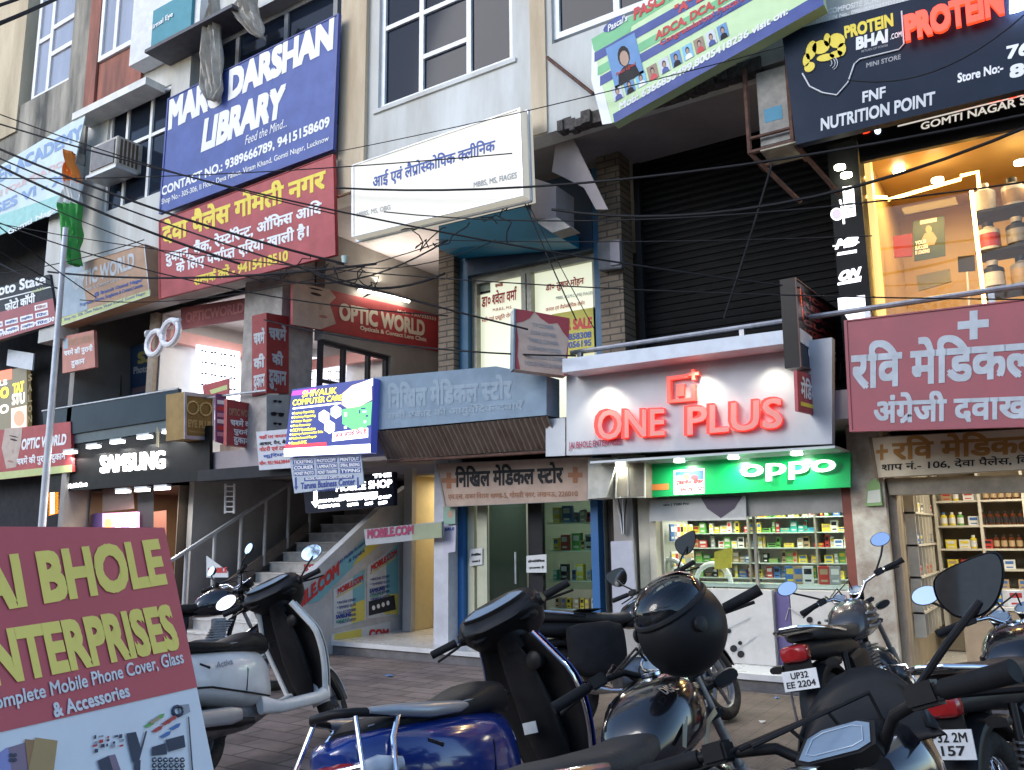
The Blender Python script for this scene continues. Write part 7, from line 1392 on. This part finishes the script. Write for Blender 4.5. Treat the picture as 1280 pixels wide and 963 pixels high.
ragm = M('off_white_cloth', (.50, .47, .42), .9, dirt=.6, scale=6, dark=(.24, .2, .16))
m_, n = cloth('x', '', [(263, 272, -10), (262, 273, 10), (256, 272, 40), (250, 275, 70), (252, 276, 92), (253, 277, 110), (262, 270, 126)], 7.85, None, .06); o = m_.build('hanging_cloth', ragm, None, smooth=True, solid=.003); tag(o, 'long twisted off white cloth hanging over the blue library banner', 'cloth')
m_, n = cloth('x', '', [(300, 322, -12), (294, 320, 5), (290, 322, 18), (300, 326, 30), (312, 328, 42), (322, 328, 47)], 7.85, None, .06); o = m_.build('hanging_cloth', ragm, None, smooth=True, solid=.003); tag(o, 'short torn off white cloth hanging above the blue library banner', 'cloth')
FL = [(86, 89, 190), (84, 91, 205), (83, 95, 218), (82, 98, 228), (80, 99, 240), (78, 100, 252), (76, 102, 262), (79, 102, 278), (83, 101, 292), (84, 98, 308), (86, 97, 322), (90, 96, 332)]
m_, n = cloth('x', '', FL, 7.7, None, .07); m_.m = []
for i in range(4 * (len(FL) - 1)): m_.m += [0 if i < 12 else (1 if i < 21 else 2)] * (n - 1)
o = m_.build('flag', [M('saffron', (.75, .22, .03), .8), M('flag_white', (.7, .7, .68), .8), M('flag_green', (.05, .30, .06), .8)], None, smooth=True, solid=.003); tag(o, 'limp saffron white and green flag hanging at the corner of the academy banner', 'flag')
mb = MB(); mb.tube([at(50, 690, 7.3), at(82, 285, 7.3)], [.06, .045], 10); mb.tube([at(50, 720, 7.3), at(50, 690, 7.3)], .06, 10); p = at(50, 690, 7.3); mb.tube([(p[0], p[1], 0), (p[0] + .0, p[1], p[2])], .06, 10); tag(mb.build('pole', M('pale_pole', (.55, .56, .58), .45, metal=.3, dirt=.25), smooth=True), 'pale steel pole rising in front of the optician boards', 'pole')
PAc = PY(7.85); acd = M('academy_tarpaulin', (.56, .68, .72), .55, dirt=.25, scale=1.5)
o = board('banner', 'pale faded academy tarpaulin with blue lettering sagging on the old block', 'banner', [(-90, 262), (107, 142), (80, 262), (-90, 330)], PAc, .02, acd)
poly(o, PAc, [(-90, 300), (85, 240), (80, 262), (-90, 330)], M('teal_wash', (.30, .58, .56), .55, dirt=.2), .003); txt(o, PAc, 'MASTER ACADEMY', (-40, 250), (103, 172), 17, M('washed_blue', (.22, .34, .58), .6), bold=.04, h2=17); txt(o, PAc, 'NEET JEE FOUNDATION', (-40, 268), (90, 205), 10, M('washed_pink', (.62, .46, .48), .6), bold=.04); txt(o, PAc, 'CLASSES VI - XII', (-50, 290), (92, 222), 13, M('washed_blue', (1, 1, 1)), bold=.04); txt(o, PAc, 'Gomti Nagar', (10, 296), (75, 264), 9, M('washed_white', (.7, .75, .78), .6), bold=.03)
txt(thing('sign_letters', 'white lettering on the teal sign box high on the white panel', 'sign letters', at(199, 35, 7.83)), PY(7.83), 'Nirmal Eye', (186, 42), (216, 22), 8, white, bold=.02)
# box sign with cover list above the bleached banner
yb = 7.75; a0 = at(645, 460, yb); dirv = np.array([math.cos(R_(45)), math.sin(R_(45)), 0]); pl = Plane(a0, (math.sin(R_(45)), -math.cos(R_(45)), 0))
q = [pl.at(645, 386), pl.at(712, 398), pl.at(708, 470), pl.at(644, 462)]
o = thing('box_sign', 'beige box sign listing covers with red curtain corners and a blue grey side', 'shop sign', (q[2] + q[3]) / 2); mb = MB(); mb.slab(q, -pl.n, .16); mb.build('panel', M('beige_panel', (.56, .42, .34), .55, dirt=.2), o, world=True)
mb = MB(); mb.slab([q[0] - dirv * .006 + pl.n * .01, q[0] - dirv * .006 - pl.n * .17, q[3] - dirv * .006 - pl.n * .17, q[3] - dirv * .006 + pl.n * .01], -dirv, .02); mb.build('side_panel', M('blue_grey_panel', (.22, .30, .36), .5, dirt=.3), o, world=True)
curt = M('curtain_red', (.36, .05, .06), .6)
poly(o, pl, [(645, 386), (668, 390), (662, 398), (654, 402), (645, 404)], curt, .003, 'curtain_print'); poly(o, pl, [(668, 390), (712, 398), (711, 424), (704, 416), (697, 404), (686, 405), (676, 398)], curt, .003, 'curtain_print'); poly(o, pl, [(645, 404), (648, 425), (647, 445), (650, 462), (644, 461)], curt, .003, 'curtain_print'); poly(o, pl, [(711, 424), (708, 470), (705, 469), (707, 448)], curt, .003, 'curtain_print')
for k, s_ in enumerate(('TV COVER', 'SOFA COVER', 'TABLE COVER', 'CUSHION COVER', 'MATTRESS COVER', 'YOGA MAT & MORE')): txt(o, pl, s_, (665 - k * 2, 408 + k * 9.6), (692 + k * 3, 412.5 + k * 10), 5, greyp, bold=.01, lift=.005)
# lower left-hand bits on the awning and an unseen block opposite, added to shade low sky light
opp = thing('street_shade_block', 'plain unseen ochre block added across the street to hold back low sky light', 'building', (0, -26, 0)); opm = M('ochre_block', (.20, .17, .14), .9, dirt=.4)
mb = MB(); mb.box(-60, 60, -30, -26, 0, 8); mb.build('wall', opm, opp, world=True)

# street trees opposite (seen in the mirrors)
leafm = M('tree_leaf', (.045, .085, .025), .6, dirt=.5, scale=3); barkm = M('tree_bark', (.12, .09, .07), .9, dirt=.5, bump=.4)
random.seed(4)
for k, (tx_, ty_, th) in enumerate(((-7, -9.5, 7.5), (-1.5, -10.5, 8.5), (4.5, -9, 7))):
    o = thing('street_tree', ['tallest', 'leafy', 'low'][[1, 0, 2][k]] + ' green roadside tree on the far side of the street', 'tree', (tx_, ty_, 0))
    m_ = MB(); m_.tube([(0, 0, 0), (.1, 0, th * .3), (-.1, .1, th * .55), (0, 0, th * .8)], [.22, .17, .12, .05], 10)
    for j in range(6): a = j * 1.05; m_.tube([(0, 0, th * (.35 + .06 * j)), (1.6 * math.cos(a), 1.6 * math.sin(a), th * (.5 + .06 * j))], [.08, .03], 6)
    m_.build('trunk', barkm, o, smooth=True); m_ = MB()
    cl = [(random.gauss(0, 1.5), random.gauss(0, 1.3), th * random.uniform(.42, 1.0)) for _ in range(38)]
    for c in cl:
        for j in range(70):
            p = V(c[0] + random.gauss(0, .4), c[1] + random.gauss(0, .4), c[2] + random.gauss(0, .32)); a = V(random.gauss(0, 1), random.gauss(0, 1), random.gauss(0, 1)).normalized(); b = a.orthogonal().normalized(); m_.face([p + a * .1, p + b * .045, p - a * .1, p - b * .045])
    m_.build('crown', leafm, o)

random.seed(31)
scm = [M('paper_scrap', (.55, .54, .50), .8), M('brown_scrap', (.25, .17, .10), .8), M('blue_scrap', (.1, .2, .4), .6)]
for k in range(14):
    x_, y_ = random.uniform(-7.5, -1.5), random.uniform(5.2, 8.4); r_ = random.uniform(.02, .06); m_ = MB(); a0 = random.uniform(0, 6)
    m_.slab([(x_ + r_ * math.cos(a0 + q) * (1 + .4 * math.sin(3 * q)), y_ + r_ * math.sin(a0 + q), .009 + .012 * (i % 2)) for i, q in enumerate(np.linspace(0, 2 * math.pi, 8)[:-1])], (0, 0, -1), .002)
    tag(m_.build('litter_scrap', scm[k % 3]), ['white', 'brown', 'blue'][k % 3] + ' scrap of litter lying on the paving before the shops', 'litter', 'litter scraps on the paving')
bpy.context.view_layer.update()
